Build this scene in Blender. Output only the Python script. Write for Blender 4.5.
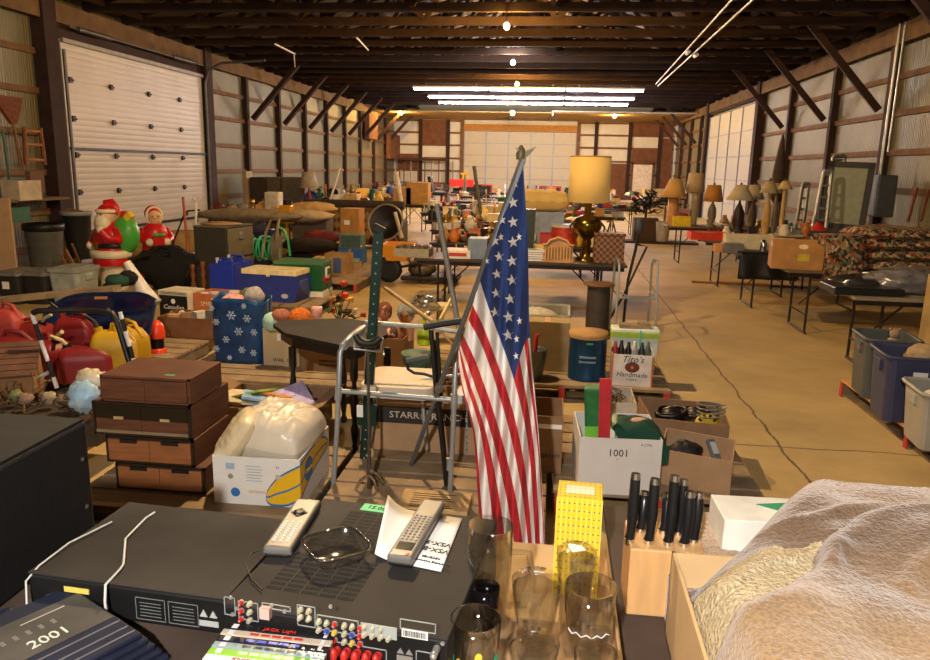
import bpy, math, random
from mathutils import Vector, Matrix, Euler
PI = math.pi
D = math.radians
scene = bpy.context.scene
for o in list(bpy.data.objects):
    bpy.data.objects.remove(o)
col = scene.collection

# ---------------------------------------------------------------- camera
YAW, PITCH, ROLL, F, EYE = D(6.6), D(12.3), 0.022, 750.0, 1.8
_f = Vector((-math.sin(YAW)*math.cos(PITCH), math.cos(YAW)*math.cos(PITCH), -math.sin(PITCH)))
_r0 = Vector((math.cos(YAW), math.sin(YAW), 0)); _u0 = _r0.cross(_f)
_r = _r0*math.cos(ROLL) + _u0*math.sin(ROLL); _u = _r.cross(_f)
CAM = Vector((0, 0, EYE))
cd = bpy.data.cameras.new('camera'); cam = bpy.data.objects.new('camera', cd); col.objects.link(cam)
m = Matrix((_r, _u, -_f)).transposed().to_4x4(); m.translation = CAM; cam.matrix_world = m
cd.sensor_width = 36; cd.lens = 36*F/930; cd.clip_start = .05; cd.clip_end = 200
scene.camera = cam
# ---------------------------------------------------------------- world, exposure
w = bpy.data.worlds.new('world'); scene.world = w; w.use_nodes = True
w.node_tree.nodes['Background'].inputs[0].default_value = (.35, .42, .55, 1)
w.node_tree.nodes['Background'].inputs[1].default_value = .3
vs = scene.view_settings
vs.view_transform = 'Standard'; vs.look = 'None'; vs.gamma = 1; vs.use_curve_mapping = False
vs.exposure = 0.6
BULB, FLASH_STANDIN, TUBE = 3000.0, 1800.0, 62.0     # emission strengths of the lamps and the added flash stand-in (built below)

# ---------------------------------------------------------------- helpers
def ray(px, py):
    return _r*((px-465)/F) - _u*((py-330)/F) + _f
def G(px, py, z=0.0):            # the spot at height z seen at a pixel of the photo
    d = ray(px, py); return CAM + d*((z-EYE)/d.z)
def GY(px, py, y):
    d = ray(px, py); return CAM + d*(y/d.y)
V = GY
def lin(c):
    return tuple((x/12.92 if x <= .04045 else ((x+.055)/1.055)**2.4) for x in c)
def hx(h):
    return lin(tuple(int(h[i:i+2], 16)/255 for i in (0, 2, 4)))
_mats = {}
def mat(h, rough=.6, metal=0., var=.18, scale=9., bump=0., emit=0., trans=0., wave=None, coat=0., ior=1.45, alpha=1., stretch=None, name=None):
    key = (h, rough, metal, var, scale, bump, emit, trans, wave, coat, ior, alpha, stretch)
    if key in _mats: return _mats[key]
    c = hx(h); mt = bpy.data.materials.new(name or 'mat_'+h); mt.use_nodes = True
    nt = mt.node_tree; N = nt.nodes; L = nt.links; b = N['Principled BSDF']
    b.inputs['Roughness'].default_value = rough; b.inputs['Metallic'].default_value = metal
    b.inputs['IOR'].default_value = ior
    if coat: b.inputs['Coat Weight'].default_value = coat
    if trans: b.inputs['Transmission Weight'].default_value = trans
    if alpha < 1: b.inputs['Alpha'].default_value = alpha
    tc = N.new('ShaderNodeTexCoord'); src = tc.outputs['Object']
    if stretch:
        mp = N.new('ShaderNodeMapping'); mp.inputs['Scale'].default_value = stretch
        L.new(src, mp.inputs[0]); src = mp.outputs[0]
    if var:
        nz = N.new('ShaderNodeTexNoise'); nz.inputs['Scale'].default_value = scale; nz.inputs['Detail'].default_value = 5
        L.new(src, nz.inputs['Vector'])
        rp = N.new('ShaderNodeMapRange'); rp.inputs['From Min'].default_value = .3; rp.inputs['From Max'].default_value = .7
        rp.inputs['To Min'].default_value = 1-var; rp.inputs['To Max'].default_value = 1+var
        L.new(nz.outputs['Fac'], rp.inputs['Value'])
        mx = N.new('ShaderNodeVectorMath'); mx.operation = 'SCALE'; mx.inputs[0].default_value = c
        L.new(rp.outputs[0], mx.inputs['Scale']); L.new(mx.outputs[0], b.inputs['Base Color'])
        if bump:
            bp = N.new('ShaderNodeBump'); bp.inputs['Strength'].default_value = bump; bp.inputs['Distance'].default_value = .02
            L.new(nz.outputs['Fac'], bp.inputs['Height']); L.new(bp.outputs[0], b.inputs['Normal'])
    else:
        b.inputs['Base Color'].default_value = (*c, 1)
    if wave:                      # (axis, scale, strength): ribs of corrugated sheet
        wv = N.new('ShaderNodeTexWave'); wv.bands_direction = wave[0]; wv.inputs['Scale'].default_value = wave[1]
        L.new(tc.outputs['Object'], wv.inputs['Vector'])
        bp = N.new('ShaderNodeBump'); bp.inputs['Strength'].default_value = wave[2]; bp.inputs['Distance'].default_value = .03
        L.new(wv.outputs['Fac'], bp.inputs['Height']); L.new(bp.outputs[0], b.inputs['Normal'])
    if emit:
        b.inputs['Emission Color'].default_value = (*c, 1); b.inputs['Emission Strength'].default_value = emit
    _mats[key] = mt
    return mt

class MB:
    def __init__(s): s.v = []; s.f = []; s.m = []; s.s = []; s.T = Matrix()
    def at(s, loc=(0, 0, 0), rot=(0, 0, 0)):
        s.T = Matrix.Translation(loc) @ Euler(rot).to_matrix().to_4x4(); return s
    def add(s, vs, fs, m=0, sm=False):
        o = len(s.v); s.v += [tuple(s.T @ Vector(p)) for p in vs]
        for f in fs: s.f.append([i+o for i in f]); s.m.append(m); s.s.append(sm)
        return s
    def box(s, x0, x1, y0, y1, z0, z1, m=0, tp=0):
        a, b = (x1-x0)*tp/2, (y1-y0)*tp/2      # tp > 0 narrows the foot
        v = [(x0+a, y0+b, z0), (x1-a, y0+b, z0), (x1-a, y1-b, z0), (x0+a, y1-b, z0), (x0, y0, z1), (x1, y0, z1), (x1, y1, z1), (x0, y1, z1)]
        return s.add(v, [(3, 2, 1, 0), (4, 5, 6, 7), (0, 1, 5, 4), (1, 2, 6, 5), (2, 3, 7, 6), (3, 0, 4, 7)], m)
    def cb(s, w, d, h, m=0, z=0, x=0, y=0, tp=0):    # box centred in x, y, standing on z
        return s.box(x-w/2, x+w/2, y-d/2, y+d/2, z, z+h, m, tp)
    def cyl(s, p, q, r, r2=None, n=12, m=0, sm=True):
        p = Vector(p); q = Vector(q); r2 = r if r2 is None else r2; d = (q-p)
        if d.length < 1e-6: return s
        d.normalize(); a = d.orthogonal().normalized(); b = d.cross(a)
        v = []
        for c, rr in ((p, r), (q, r2)):
            for i in range(n):
                t = 2*PI*i/n; v.append(c + a*math.cos(t)*rr + b*math.sin(t)*rr)
        s.add(v, [(i, (i+1) % n, n+(i+1) % n, n+i) for i in range(n)], m, sm)
        return s.add(v, [tuple(range(n-1, -1, -1)), tuple(range(n, 2*n))], m)
    def tube(s, pts, r, n=8, m=0, closed=False, rf=None):
        P = [Vector(p) for p in pts]; K = len(P); v = []; a = None
        for i in range(K):
            d = (P[(i+1) % K]-P[i-1]) if closed else (P[min(i+1, K-1)]-P[max(i-1, 0)])
            if d.length < 1e-9: d = Vector((0, 0, 1))
            d.normalize()
            a = (a - d*a.dot(d)) if a is not None else d.orthogonal()
            if a.length < 1e-6: a = d.orthogonal()
            a.normalize(); b = d.cross(a); rr = rf[i] if rf else r
            for j in range(n):
                t = 2*PI*j/n; v.append(P[i]+a*math.cos(t)*rr+b*math.sin(t)*rr)
        fs = []
        for i in range(K if closed else K-1):
            k = (i+1) % K
            for j in range(n):
                fs.append((i*n+j, i*n+(j+1) % n, k*n+(j+1) % n, k*n+j))
        s.add(v, fs, m, True)
        if not closed: s.add(v[:n]+v[-n:], [tuple(range(n-1, -1, -1)), tuple(range(n, 2*n))], m)
        return s
    def lathe(s, prof, n=20, m=0, c=(0, 0, 0), sm=True, sx=1, sy=1, wob=0, seed=0):
        v = []; R = random.Random(seed)
        for r, z in prof:
            for i in range(n):
                t = 2*PI*i/n; k = 1+wob*(R.random()-.5)
                v.append((c[0]+math.cos(t)*r*k*sx, c[1]+math.sin(t)*r*k*sy, c[2]+z))
        fs = []
        for j in range(len(prof)-1):
            for i in range(n):
                fs.append((j*n+i, j*n+(i+1) % n, (j+1)*n+(i+1) % n, (j+1)*n+i))
        s.add(v, fs, m, sm)
        if prof[0][0] > 1e-4: s.add(v[:n], [tuple(range(n-1, -1, -1))], m)
        if prof[-1][0] > 1e-4 and not (prof[-1][1] < prof[-2][1]-1e-4 and prof[-1][0] < prof[-2][0]): s.add(v[-n:], [tuple(range(n))], m)
        return s
    def ball(s, c, r, n=14, k=8, m=0, wob=0, seed=0, h=1):
        if not hasattr(r, '__len__'): r = (r, r, r)
        R = random.Random(seed); v = []
        for j in range(k+1):
            p = PI*j/k
            for i in range(n):
                t = 2*PI*i/n; q = 1+wob*(R.random()-.5)*(math.sin(p) > .05)
                v.append((c[0]+r[0]*math.sin(p)*math.cos(t)*q, c[1]+r[1]*math.sin(p)*math.sin(t)*q, c[2]-r[2]*math.cos(p)*q))
        return s.add(v, [(j*n+i, j*n+(i+1) % n, (j+1)*n+(i+1) % n, (j+1)*n+i) for j in range(k) for i in range(n)], m, True)
    def prism(s, poly, a, b, ax='z', m=0, sm=False):    # extrude a 2-D outline along an axis
        def P(u, w, t): return {'z': (u, w, t), 'y': (u, t, w), 'x': (t, u, w)}[ax]
        n = len(poly); v = [P(u, w, a) for u, w in poly]+[P(u, w, b) for u, w in poly]
        s.add(v, [tuple(range(n-1, -1, -1)), tuple(range(n, 2*n))], m)
        return s.add(v, [(i, (i+1) % n, n+(i+1) % n, n+i) for i in range(n)], m, sm)
    def grid(s, fn, nu, nv, m=0, sm=True, mf=None):
        v = [fn(i/nu, j/nv) for j in range(nv+1) for i in range(nu+1)]
        o = len(s.v); s.v += [tuple(s.T @ Vector(p)) for p in v]
        for j in range(nv):
            for i in range(nu):
                a = o+j*(nu+1)+i; s.f.append([a, a+1, a+nu+2, a+nu+1]); s.s.append(sm)
                s.m.append(mf((i+.5)/nu, (j+.5)/nv) if mf else m)
        return s

def obj(name, mb, mats, parent=None, loc=None, rot=None, bev=0, sub=0, solid=0, bseg=2):
    me = bpy.data.meshes.new(name); me.from_pydata(mb.v, [], mb.f)
    if not isinstance(mats, (list, tuple)): mats = [mats]
    for x in mats: me.materials.append(x)
    me.polygons.foreach_set('material_index', [min(i, len(mats)-1) for i in mb.m])
    me.polygons.foreach_set('use_smooth', mb.s)
    me.update()
    o = bpy.data.objects.new(name, me); col.objects.link(o)
    if parent is not None: o.parent = parent
    if loc is not None: o.location = loc
    if rot is not None: o.rotation_euler = rot if hasattr(rot, '__len__') else (0, 0, rot)
    if bev:
        b = o.modifiers.new('bevel', 'BEVEL'); b.width = bev; b.segments = bseg; b.limit_method = 'ANGLE'; b.angle_limit = D(35)
    if solid:
        b = o.modifiers.new('solid', 'SOLIDIFY'); b.thickness = solid; b.offset = 0
    if sub:
        b = o.modifiers.new('sub', 'SUBSURF'); b.levels = sub; b.render_levels = sub
    return o
_labels = set()
def tag(o, label, cat, group=None, kind=None):
    o['label'] = label; o['category'] = cat
    if label in _labels and not group: print('DUP LABEL', label)
    _labels.add(label)
    if group: o['group'] = group
    if kind: o['kind'] = kind
    return o
def thing(name, label, cat, loc=(0, 0, 0), rot=0, group=None):
    o = bpy.data.objects.new(name, None); o.empty_display_size = .1; col.objects.link(o)
    o.location = loc; o.rotation_euler = rot if hasattr(rot, '__len__') else (0, 0, rot)
    return tag(o, label, cat, group)
def solo(name, mb, mats, label, cat, loc=(0, 0, 0), rot=0, group=None, **k):
    return tag(obj(name, mb, mats, None, loc, rot, **k), label, cat, group)
def struct(name, mb, mats, parent=None, **k):
    o = obj(name, mb, mats, parent, **k)
    if parent is None: o['kind'] = 'structure'
    return o
def dup(root, loc, rot=0, label=None):
    r = root.copy(); col.objects.link(r); r.location = loc; r.rotation_euler = rot if hasattr(rot, '__len__') else (0, 0, rot)
    if label: r['label'] = label; _labels.add(label)
    def rec(a, b):
        for ch in [x for x in kids.get(a.name, [])]:
            c = ch.copy(); col.objects.link(c); c.parent = b; rec(ch, c)
    kids = {}
    for x in bpy.data.objects:
        if x.parent: kids.setdefault(x.parent.name, []).append(x)
    rec(root, r)
    return r
def text(parent, st, size, mt, loc, rot=(PI/2, 0, 0), ext=.0006, name='lettering', align='CENTER', shear=0, sx=1):
    cu = bpy.data.curves.new('t', 'FONT'); cu.body = st; cu.size = size; cu.extrude = ext; cu.align_x = align; cu.align_y = 'CENTER'
    cu.resolution_u = 2; cu.shear = shear
    t = bpy.data.objects.new('t', cu); col.objects.link(t)
    bpy.context.view_layer.update()
    me = bpy.data.meshes.new_from_object(t.evaluated_get(bpy.context.evaluated_depsgraph_get()))
    bpy.data.objects.remove(t); me.materials.clear(); me.materials.append(mt); me.name = name
    o = bpy.data.objects.new(name, me); col.objects.link(o); o.parent = parent; o.location = loc; o.rotation_euler = rot; o.scale = (sx, 1, 1)
    return o
# shared materials
WOOD_DK = mat('3a2418', .75, var=.3, scale=6, stretch=(1, 1, 6)); WOOD_MID = mat('7d5a3a', .75, var=.25, scale=6)
PAL = mat('8f7a5e', .85, var=.3, scale=7); PALG = mat('6f604c', .9, var=.3, scale=7); RED_P = mat('b3382f', .7)
CARD = mat('ab8a66', .85, var=.1); CARD_D = mat('8c6c4e', .85, var=.12); CARD_L = mat('cfae7e', .85, var=.08)
BLACK = mat('161616', .45, var=.2); BLACKM = mat('0c0c0d', .8, var=.2); STEEL = mat('a7a9a8', .35, .9, var=.1); CHROME = mat('d8d8d8', .15, 1., var=0)
WHITE = mat('e9e7e0', .6, var=.05); BROWNM = mat('2b2019', .5, .3, var=.2); ALU = mat('b9bdbf', .4, .8, var=.08)
def thin_glass(h='ffffff', tint='ffffff', rough=.02, ior=1.45):
    mt = bpy.data.materials.new('thin_glass'); mt.use_nodes = True; nt = mt.node_tree; N = nt.nodes; L = nt.links; N.clear()
    o = N.new('ShaderNodeOutputMaterial'); mx = N.new('ShaderNodeMixShader'); fw = N.new('ShaderNodeLayerWeight'); fw.inputs[0].default_value = .5; f2 = N.new('ShaderNodeMath'); f2.operation = 'POWER'; f2.inputs[1].default_value = 4.5; fr = N.new('ShaderNodeMath'); fr.operation = 'MULTIPLY_ADD'; fr.inputs[1].default_value = .9; fr.inputs[2].default_value = 2.6*(ior-1)**2/(ior+1)**2; L.new(fw.outputs['Facing'], f2.inputs[0]); L.new(f2.outputs[0], fr.inputs[0])
    t = N.new('ShaderNodeBsdfTransparent'); t.inputs[0].default_value = (*hx(tint), 1); g = N.new('ShaderNodeBsdfGlossy'); g.inputs[0].default_value = (*hx(h), 1); g.inputs['Roughness'].default_value = rough
    L.new(fr.outputs[0], mx.inputs[0]); L.new(t.outputs[0], mx.inputs[1]); L.new(g.outputs[0], mx.inputs[2]); L.new(mx.outputs[0], o.inputs[0])
    return mt
GLASS = thin_glass(tint='f4f4f2', ior=1.5); FILM = thin_glass(tint='dfe4e6', rough=.12, ior=1.9)
INK = mat('1d1b1a', .7, var=0); GOLD = mat('b98a35', .3, .9, var=.15); BRASS = mat('7f6a2b', .22, .95, var=.3)
# ================================================================= THE BUILDING
XL, XR, YF, YB, ZE = -8.5, 5.8, 40.0, -7.0, 4.35
# floor with control joints
fm = bpy.data.materials.new('concrete'); fm.use_nodes = True
nt = fm.node_tree; N = nt.nodes; L = nt.links; b = N['Principled BSDF']; b.inputs['Roughness'].default_value = .62
tc = N.new('ShaderNodeTexCoord'); sp = N.new('ShaderNodeSeparateXYZ')
nz = N.new('ShaderNodeTexNoise'); nz.inputs['Scale'].default_value = .9; nz.inputs['Detail'].default_value = 9; nz.inputs['Roughness'].default_value = .65
L.new(tc.outputs['Object'], nz.inputs['Vector'])
n2 = N.new('ShaderNodeTexNoise'); n2.inputs['Scale'].default_value = 3; n2.inputs['Detail'].default_value = 4; L.new(tc.outputs['Object'], n2.inputs['Vector'])
wv = N.new('ShaderNodeVectorMath'); wv.operation = 'MULTIPLY_ADD'; wv.inputs[1].default_value = (.1, .1, 0); L.new(n2.outputs['Color'], wv.inputs[0]); L.new(tc.outputs['Object'], wv.inputs[2])
L.new(wv.outputs[0], sp.inputs[0])
rp = N.new('ShaderNodeValToRGB'); e = rp.color_ramp.elements; e[0].position = .3; e[0].color = (*hx('a08a5c'), 1); e[1].position = .7; e[1].color = (*hx('cbb07a'), 1)
L.new(nz.outputs['Fac'], rp.inputs[0])
def mth(op, a, bb=None):
    q = N.new('ShaderNodeMath'); q.operation = op
    for i, t in enumerate((a, bb)):
        if t is None: continue
        if isinstance(t, (int, float)): q.inputs[i].default_value = t
        else: L.new(t, q.inputs[i])
    return q.outputs[0]
def line(src, off, per):
    t = mth('ADD', src, -off+per*50); t = mth('MODULO', t, per); t = mth('SUBTRACT', t, per/2); t = mth('ABSOLUTE', t); t = mth('SUBTRACT', per/2, t)
    return mth('LESS_THAN', t, .009)
ln = mth('MAXIMUM', line(sp.outputs[0], 1.63, 6.1), line(sp.outputs[1], 5.05, 6.1))
mx = N.new('ShaderNodeMix'); mx.data_type = 'RGBA'; L.new(mth('MULTIPLY', ln, .75), mx.inputs[0]); L.new(rp.outputs[0], mx.inputs[6]); mx.inputs[7].default_value = (*hx('3c3022'), 1)
L.new(mx.outputs[2], b.inputs['Base Color'])
bp = N.new('ShaderNodeBump'); bp.inputs['Strength'].default_value = .15; L.new(nz.outputs['Fac'], bp.inputs['Height']); L.new(bp.outputs[0], b.inputs['Normal'])
struct('floor', MB().box(XL-.3, XR+.3, YB-.3, YF+.3, -.15, 0), fm)

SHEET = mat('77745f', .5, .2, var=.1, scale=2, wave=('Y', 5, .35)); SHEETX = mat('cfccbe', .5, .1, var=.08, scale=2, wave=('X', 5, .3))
GIRT = mat('725539', .85, var=.25, scale=5); POST = mat('35211a', .85, var=.3, scale=5); HEAD = mat('6f5638', .85, var=.3, scale=3)
PLY = mat('6b4630', .85, var=.3, scale=3)
girts = (.3, .9, 1.55, 2.2, 2.87, 3.5)
LD = (12.55, 17.75, 3.72); RD = (24.0, 31.0, 3.85)
def side_wall(name, x, sgn, door, posts, extra):
    y0, y1, zt = door
    s = MB()
    for a, bb, z0, z1 in ((YB, y0, 0, 5), (y1, YF, 0, 5), (y0, y1, zt+.05, 5)): s.box(min(x+sgn*.12, x+sgn*.16), max(x+sgn*.12, x+sgn*.16), a, bb, z0, z1)
    wl = struct(name, s, SHEET)
    g = MB()
    for z in girts:
        for a, bb in ((YB, y0-.1), (y1+.1, YF)): g.box(min(x+sgn*.07, x+sgn*.119), max(x+sgn*.07, x+sgn*.119), a, bb, z-.05, z+.05)
    struct('girt', g, GIRT, wl)
    h = MB().box(min(x-sgn*.07, x-sgn*.02), max(x-sgn*.07, x-sgn*.02), YB, YF, 4.02, 4.34)
    struct('header_board', h, HEAD, wl)
    struct('door_lintel', MB().box(min(x+sgn*.0, x+sgn*.1), max(x+sgn*.0, x+sgn*.1), y0-.1, y1+.1, zt+.09, 4.02), POST, wl)
    for y in posts:
        struct('post', MB().box(x-.08+sgn*.06, x+.08+sgn*.06, y-.08, y+.08, 0, 4.5), POST, wl)
        struct('knee_brace', MB().cyl((x-sgn*.12, y+.06, 2.95), (x-sgn*1.45, y+.06, 4.4), .085, n=4, sm=False), POST, wl)
    for y in extra: struct('post', MB().box(x-.12, x+.12, y-.17, y+.17, 0, 4.5), POST, wl)
    return wl
lp = [-4, -1.5, 1, 3.5, 6, 9.5]+[20.5+2.45*i for i in range(8)]
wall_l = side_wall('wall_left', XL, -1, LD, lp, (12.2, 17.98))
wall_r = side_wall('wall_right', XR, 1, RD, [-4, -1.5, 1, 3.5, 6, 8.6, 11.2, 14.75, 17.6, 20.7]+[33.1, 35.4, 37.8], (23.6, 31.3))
# end walls
s = MB(); s.box(XL-.3, -4.95, YF+.12, YF+.16, 0, 6.6).box(.95, XR+.3, YF+.12, YF+.16, 0, 6.6).box(-4.95, .95, YF+.12, YF+.16, 3.7, 6.6)
wf = struct('wall_far', s, SHEETX)
g = MB()
for z in girts+(4.1,):
    g.box(XL, -4.95, YF+.07, YF+.119, z-.05, z+.05); g.box(.95, XR, YF+.07, YF+.119, z-.05, z+.05)
struct('girt', g, GIRT, wf)
for x in (-7.2, -5.75, -5.0, 1.0, 1.9, 3.6, 5.1): struct('post', MB().box(x-.09, x+.09, YF-.05, YF+.1, 0, 4.5), POST if x > 1.2 or x < -5.1 else GIRT, wf)
struct('door_header', MB().box(-4.9, .9, YF-.08, YF+.06, 3.62, 3.95), mat('b07f36', .8), wf)
q = MB().box(1.95, 3.5, YF+.0, YF+.06, 0, 2.1).box(-7.1, -5.85, YF+.02, YF+.07, 2.9, 4.1).box(-8.4, -7.3, YF, YF+.06, 1.6, 2.4).box(3.75, 5.0, YF, YF+.06, 2.2, 2.85).box(3.7, 5.7, YF, YF+.06, 3.5, 4.2).box(5.1, 5.75, YF, YF+.06, .5, 3.4).box(-8.45, -8.25, YF-2.6, YF-.2, 2.1, 3.3).box(-8.45, -8.25, YF-6.8, YF-5.2, 2.9, 4.0)
struct('plywood_patch', q, PLY, wf)
struct('wall_back', MB().box(XL-.3, XR+.3, YB-.16, YB-.1, 0, 6.6), SHEETX)
# sectional doors
def ribbed(x, y0, y1, z1, joints, sgn, n):
    m_ = MB(); zz = [0]+list(joints)+[z1]
    for a, bb in zip(zz[:-1], zz[1:]):
        k = max(2, int((bb-a)/.1)); h = (bb-a-.006)/k
        for i in range(k):
            z = a+i*h; m_.prism([(x, z), (x, z+h), (x-sgn*.001, z+h), (x-sgn*.004, z+h*.7), (x-sgn*.004, z+h*.3), (x-sgn*.001, z)], y0, y1, 'y')
    return m_
dl = struct('door_1', ribbed(XL+.02, LD[0], LD[1], LD[2], (.6, 1.2, 1.85, 2.47, 3.12), -1, 0), mat('bfb8ab', .45, var=.08, scale=1.2))
struct('backing', MB().box(XL-.06, XL+.018, LD[0], LD[1], 0, LD[2]), mat('a39d90', .7), dl)
for z in (.49, 1.96): struct('strut', MB().box(XL+.03, XL+.07, LD[0], LD[1], z-.025, z+.02), mat('2c3136', .5, .5), dl)
for z in (.6, 1.2, 1.85, 2.47, 3.12):
    for y in (12.72, 13.95, 15.3, 16.6):
        struct('hinge', MB().box(XL+.03, XL+.06, y-.04, y+.04, z-.05, z+.05).cyl((XL+.05, y-.07, z), (XL+.05, y+.07, z), .02, n=6), BROWNM, dl)
for y, dy in ((LD[0]-.03, 0), (LD[1]+.03, 1)):
    struct('track', MB().tube([(XL+.1, y, 0), (XL+.1, y, 3.6)] + ([(XL+.2, y, 3.9), (XL+.5, y, 4.05), (XL+1.6, y, 4.12)] if dy else []), .03, 6), mat('6d6f70', .5, .7), dl)
struct('torsion_shaft', MB().cyl((XL+.14, LD[0]+.1, 3.98), (XL+.14, LD[1]-.1, 3.98), .02).cyl((XL+.14, 12.9, 3.98), (XL+.14, 13.9, 3.98), .045).cyl((XL+.14, 16.2, 3.98), (XL+.14, 17.2, 3.98), .045), mat('55534e', .5, .6), dl)
struct('top_rail', MB().box(XL+.02, XL+.08, LD[0], LD[1], LD[2], LD[2]+.07), mat('8b8577', .5), dl)
DW = mat('bdb8a6', .5, var=.05)
def panel_door(name, p, q, z1, axis, nz, nc, base):
    m_ = MB(); fr = MB(); L_ = q-p
    def B(mb, a, bb, z0, zz, t0, t1):
        if axis == 'x': mb.box(a, bb, base-t1, base-t0, z0, zz)
        else: mb.box(base-t1, base-t0, a, bb, z0, zz)
    for i in range(nz): B(m_, p, q, i*z1/nz+.008, (i+1)*z1/nz-.008, 0, .05)
    d = struct(name, m_, DW)
    for i in range(nc+1): B(fr, p+i*L_/nc-.035, p+i*L_/nc+.035, 0, z1, .055, .08)
    for i in range(1, nz): B(fr, p, q, i*z1/nz-.015, i*z1/nz+.015, .055, .075)
    struct('stile', fr, mat('8f96a0', .45, .2, var=.1), d)
    return d
dfar = panel_door('door_2', -4.9, .9, 3.6, 'x', 6, 5, YF+.1)
for x in (-4.1, -.5):
    w_ = struct('window_frame', MB().box(x-.75, x+.75, YF-.06, YF, .25, .9).box(x-.04, x+.04, YF-.07, YF, .3, .85), mat('b3281f', .5), dfar)
    struct('pane', MB().box(x-.67, x-.06, YF-.075, YF-.055, .33, .82).box(x+.06, x+.67, YF-.075, YF-.055, .33, .82), mat('2b3138', .2), w_)
panel_door('door_3', RD[0], RD[1], RD[2], 'y', 5, 4, XR+.06)
d4 = struct('door_4', MB().box(3.85, 4.8, YF-.08, YF, 0, 2.08), mat('dcd3c6', .5), bev=.01)
struct('door_frame', MB().box(3.75, 3.85, YF-.1, YF, 0, 2.18).box(4.8, 4.9, YF-.1, YF, 0, 2.18).box(3.75, 4.9, YF-.1, YF, 2.08, 2.18), PLY, d4)
# roof, trusses
ROOFM = mat('6d6354', .6, .1, var=.25, scale=1.5, wave=('X', 2, .3)); XC = (XL+XR)/2; ZR = 6.6
rf = struct('ceiling', MB().add([(XL-.3, YB, ZE+.1), (XC, YB, ZR), (XC, YF+.2, ZR), (XL-.3, YF+.2, ZE+.1)], [(0, 1, 2, 3)]).add([(XR+.3, YB, ZE+.1), (XC, YB, ZR), (XC, YF+.2, ZR), (XR+.3, YF+.2, ZE+.1)], [(3, 2, 1, 0)]), ROOFM, solid=.04)
pl = MB()
for i in range(9):
    for sg, xe in ((0, XL), (1, XR)):
        t = (i+.5)/9; x = xe+(XC-xe)*t; z = ZE+.1+(ZR-ZE-.1)*t-.1
        pl.box(x-.045, x+.045, YB, YF, z-.05, z+.04)
struct('purlin', pl, POST, rf)
tr = MB(); hw = (XR-XL)/2
tr.box(-hw, hw, -.02, .02, 0, .15)
for sg in (-1, 1):
    tr.prism([(sg*hw, .02), (sg*hw, .17), (0, ZR-ZE-.1), (0, ZR-ZE-.25)], -.02, .02, 'y')
    for a, bb in ((1.2, .0), (1.2, 2.6), (3.6, 2.6), (3.6, 5.0), (5.6, 5.0)):
        za = .1; zb = (ZR-ZE-.2)*(1-bb/hw)
        tr.cyl((sg*a, .0, za), (sg*bb, .0, zb), .06, n=4, sm=False)
first = None
i = 0; y = -6.2
while y < 34.0:
    if first is None:
        first = struct('truss', tr, mat('2e1d14', .85, var=.3, scale=4)); o = first
    else:
        o = first.copy(); col.objects.link(o)
    o.location = (XC, y, ZE-.02); y += 1.22
struct('soffit_board', MB().box(XL+.2, XR-.2, 34.3, YF+.05, 4.16, 4.2), mat('a98d5c', .8, var=.2, scale=2))
# conduits and rails under the trusses
struct('trim_1', MB().cyl((-.3, 32.6, 4.13), (5.6, 32.9, 4.13), .035, n=6).cyl((-.3, 32.6, 4.13), (-.3, 32.6, 3.95), .03, n=6), mat('cfd0c8', .5, .3))
for k, (dx, z) in enumerate(((0, 4.28), (.28, 4.22))):
    struct('trim_%d' % (k+2), MB().cyl((2.75+dx*.2, 23.5, z), (2.35+dx, 9.2, z), .018, n=6).cyl((2.62+dx*.6, 17, z-.03), (2.62+dx*.6, 17.3, z-.03), .04, n=6), mat('d5d6cf', .4, .5))
# lamps: bare bulbs and fluorescent rows, plus one added flash stand-in
def bulb(x, y, z, label, strength, colr, r=.045):
    t = thing('light_bulb', label, 'light bulb', (x, y, z))
    obj('glass_bulb', MB().ball((0, 0, 0), (r, r, r*1.15), 12, 8), mat(colr, .4, var=0, emit=strength), t)
    if z < 4.12: pass
    obj('socket', MB().cyl((0, 0, r*1.02), (0, 0, r+.07), .028, n=10).cyl((0, 0, r+.07), (0, 0, ZE-z), .007, n=5), BLACK, t)
WARM = 'ffc060'; NEUT = 'fff6ee'
for (a, bb, lb) in ((-.95, 13.3, 'bare glowing bulb nearest the top edge of the photo'), (-1.24, 22.2, 'bare orange bulb just above the fluorescent tubes'), (-7.2, 35, 'bare orange bulb at the far left corner of the ceiling'), (2.4, 35, 'bare orange bulb at the far right by the white conduit')):
    bulb(a, bb, 4.1, lb, BULB*(1.3 if bb < 30 else 1), WARM)
bulb(-1.12, 18.1, 4.15, 'small white bulb between two orange ones', BULB*.6, 'fff4ea')
bulb(-1.9, 31.5, 3.95, 'brightest white bulb hanging below the tubes', BULB*1.2, 'ffe9c8', .07)
bulb(-1.6, 5.6, 4.1, 'bare bulb overhead past the walker', BULB*2.2, 'ffd8a2')
bulb(-.35, -1.1, 2.7, 'added bulb behind the camera standing in for its flash', FLASH_STANDIN*2.7, NEUT)  # unseen bulb, added to light the foreground as a camera flash would
TB = mat('f6eaff', .4, var=0, emit=TUBE)
for y, lb in ((24.5, 'nearest'), (27.3, 'middle'), (29.7, 'farthest')):
    for k in range(3):
        x = -4.65+k*2.4
        t = thing('tube_light', '%s segment of the %s row of white fluorescent tubes' % (('left', 'centre', 'right')[k], lb), 'tube light', (x, y, 4.2))
        obj('tube', MB().cyl((.03, -.05, -.03), (2.34, -.05, -.03), .019, n=8).cyl((.03, .05, -.03), (2.34, .05, -.03), .019, n=8), TB, t)
        obj('housing', MB().box(0, 2.38, -.1, .1, .0, .05), WHITE, t); obj('hanger', MB().cyl((.4, 0, .05), (.4, 0, .16), .006, n=5).cyl((2, 0, .05), (2, 0, .16), .006, n=5), STEEL, t)
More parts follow.
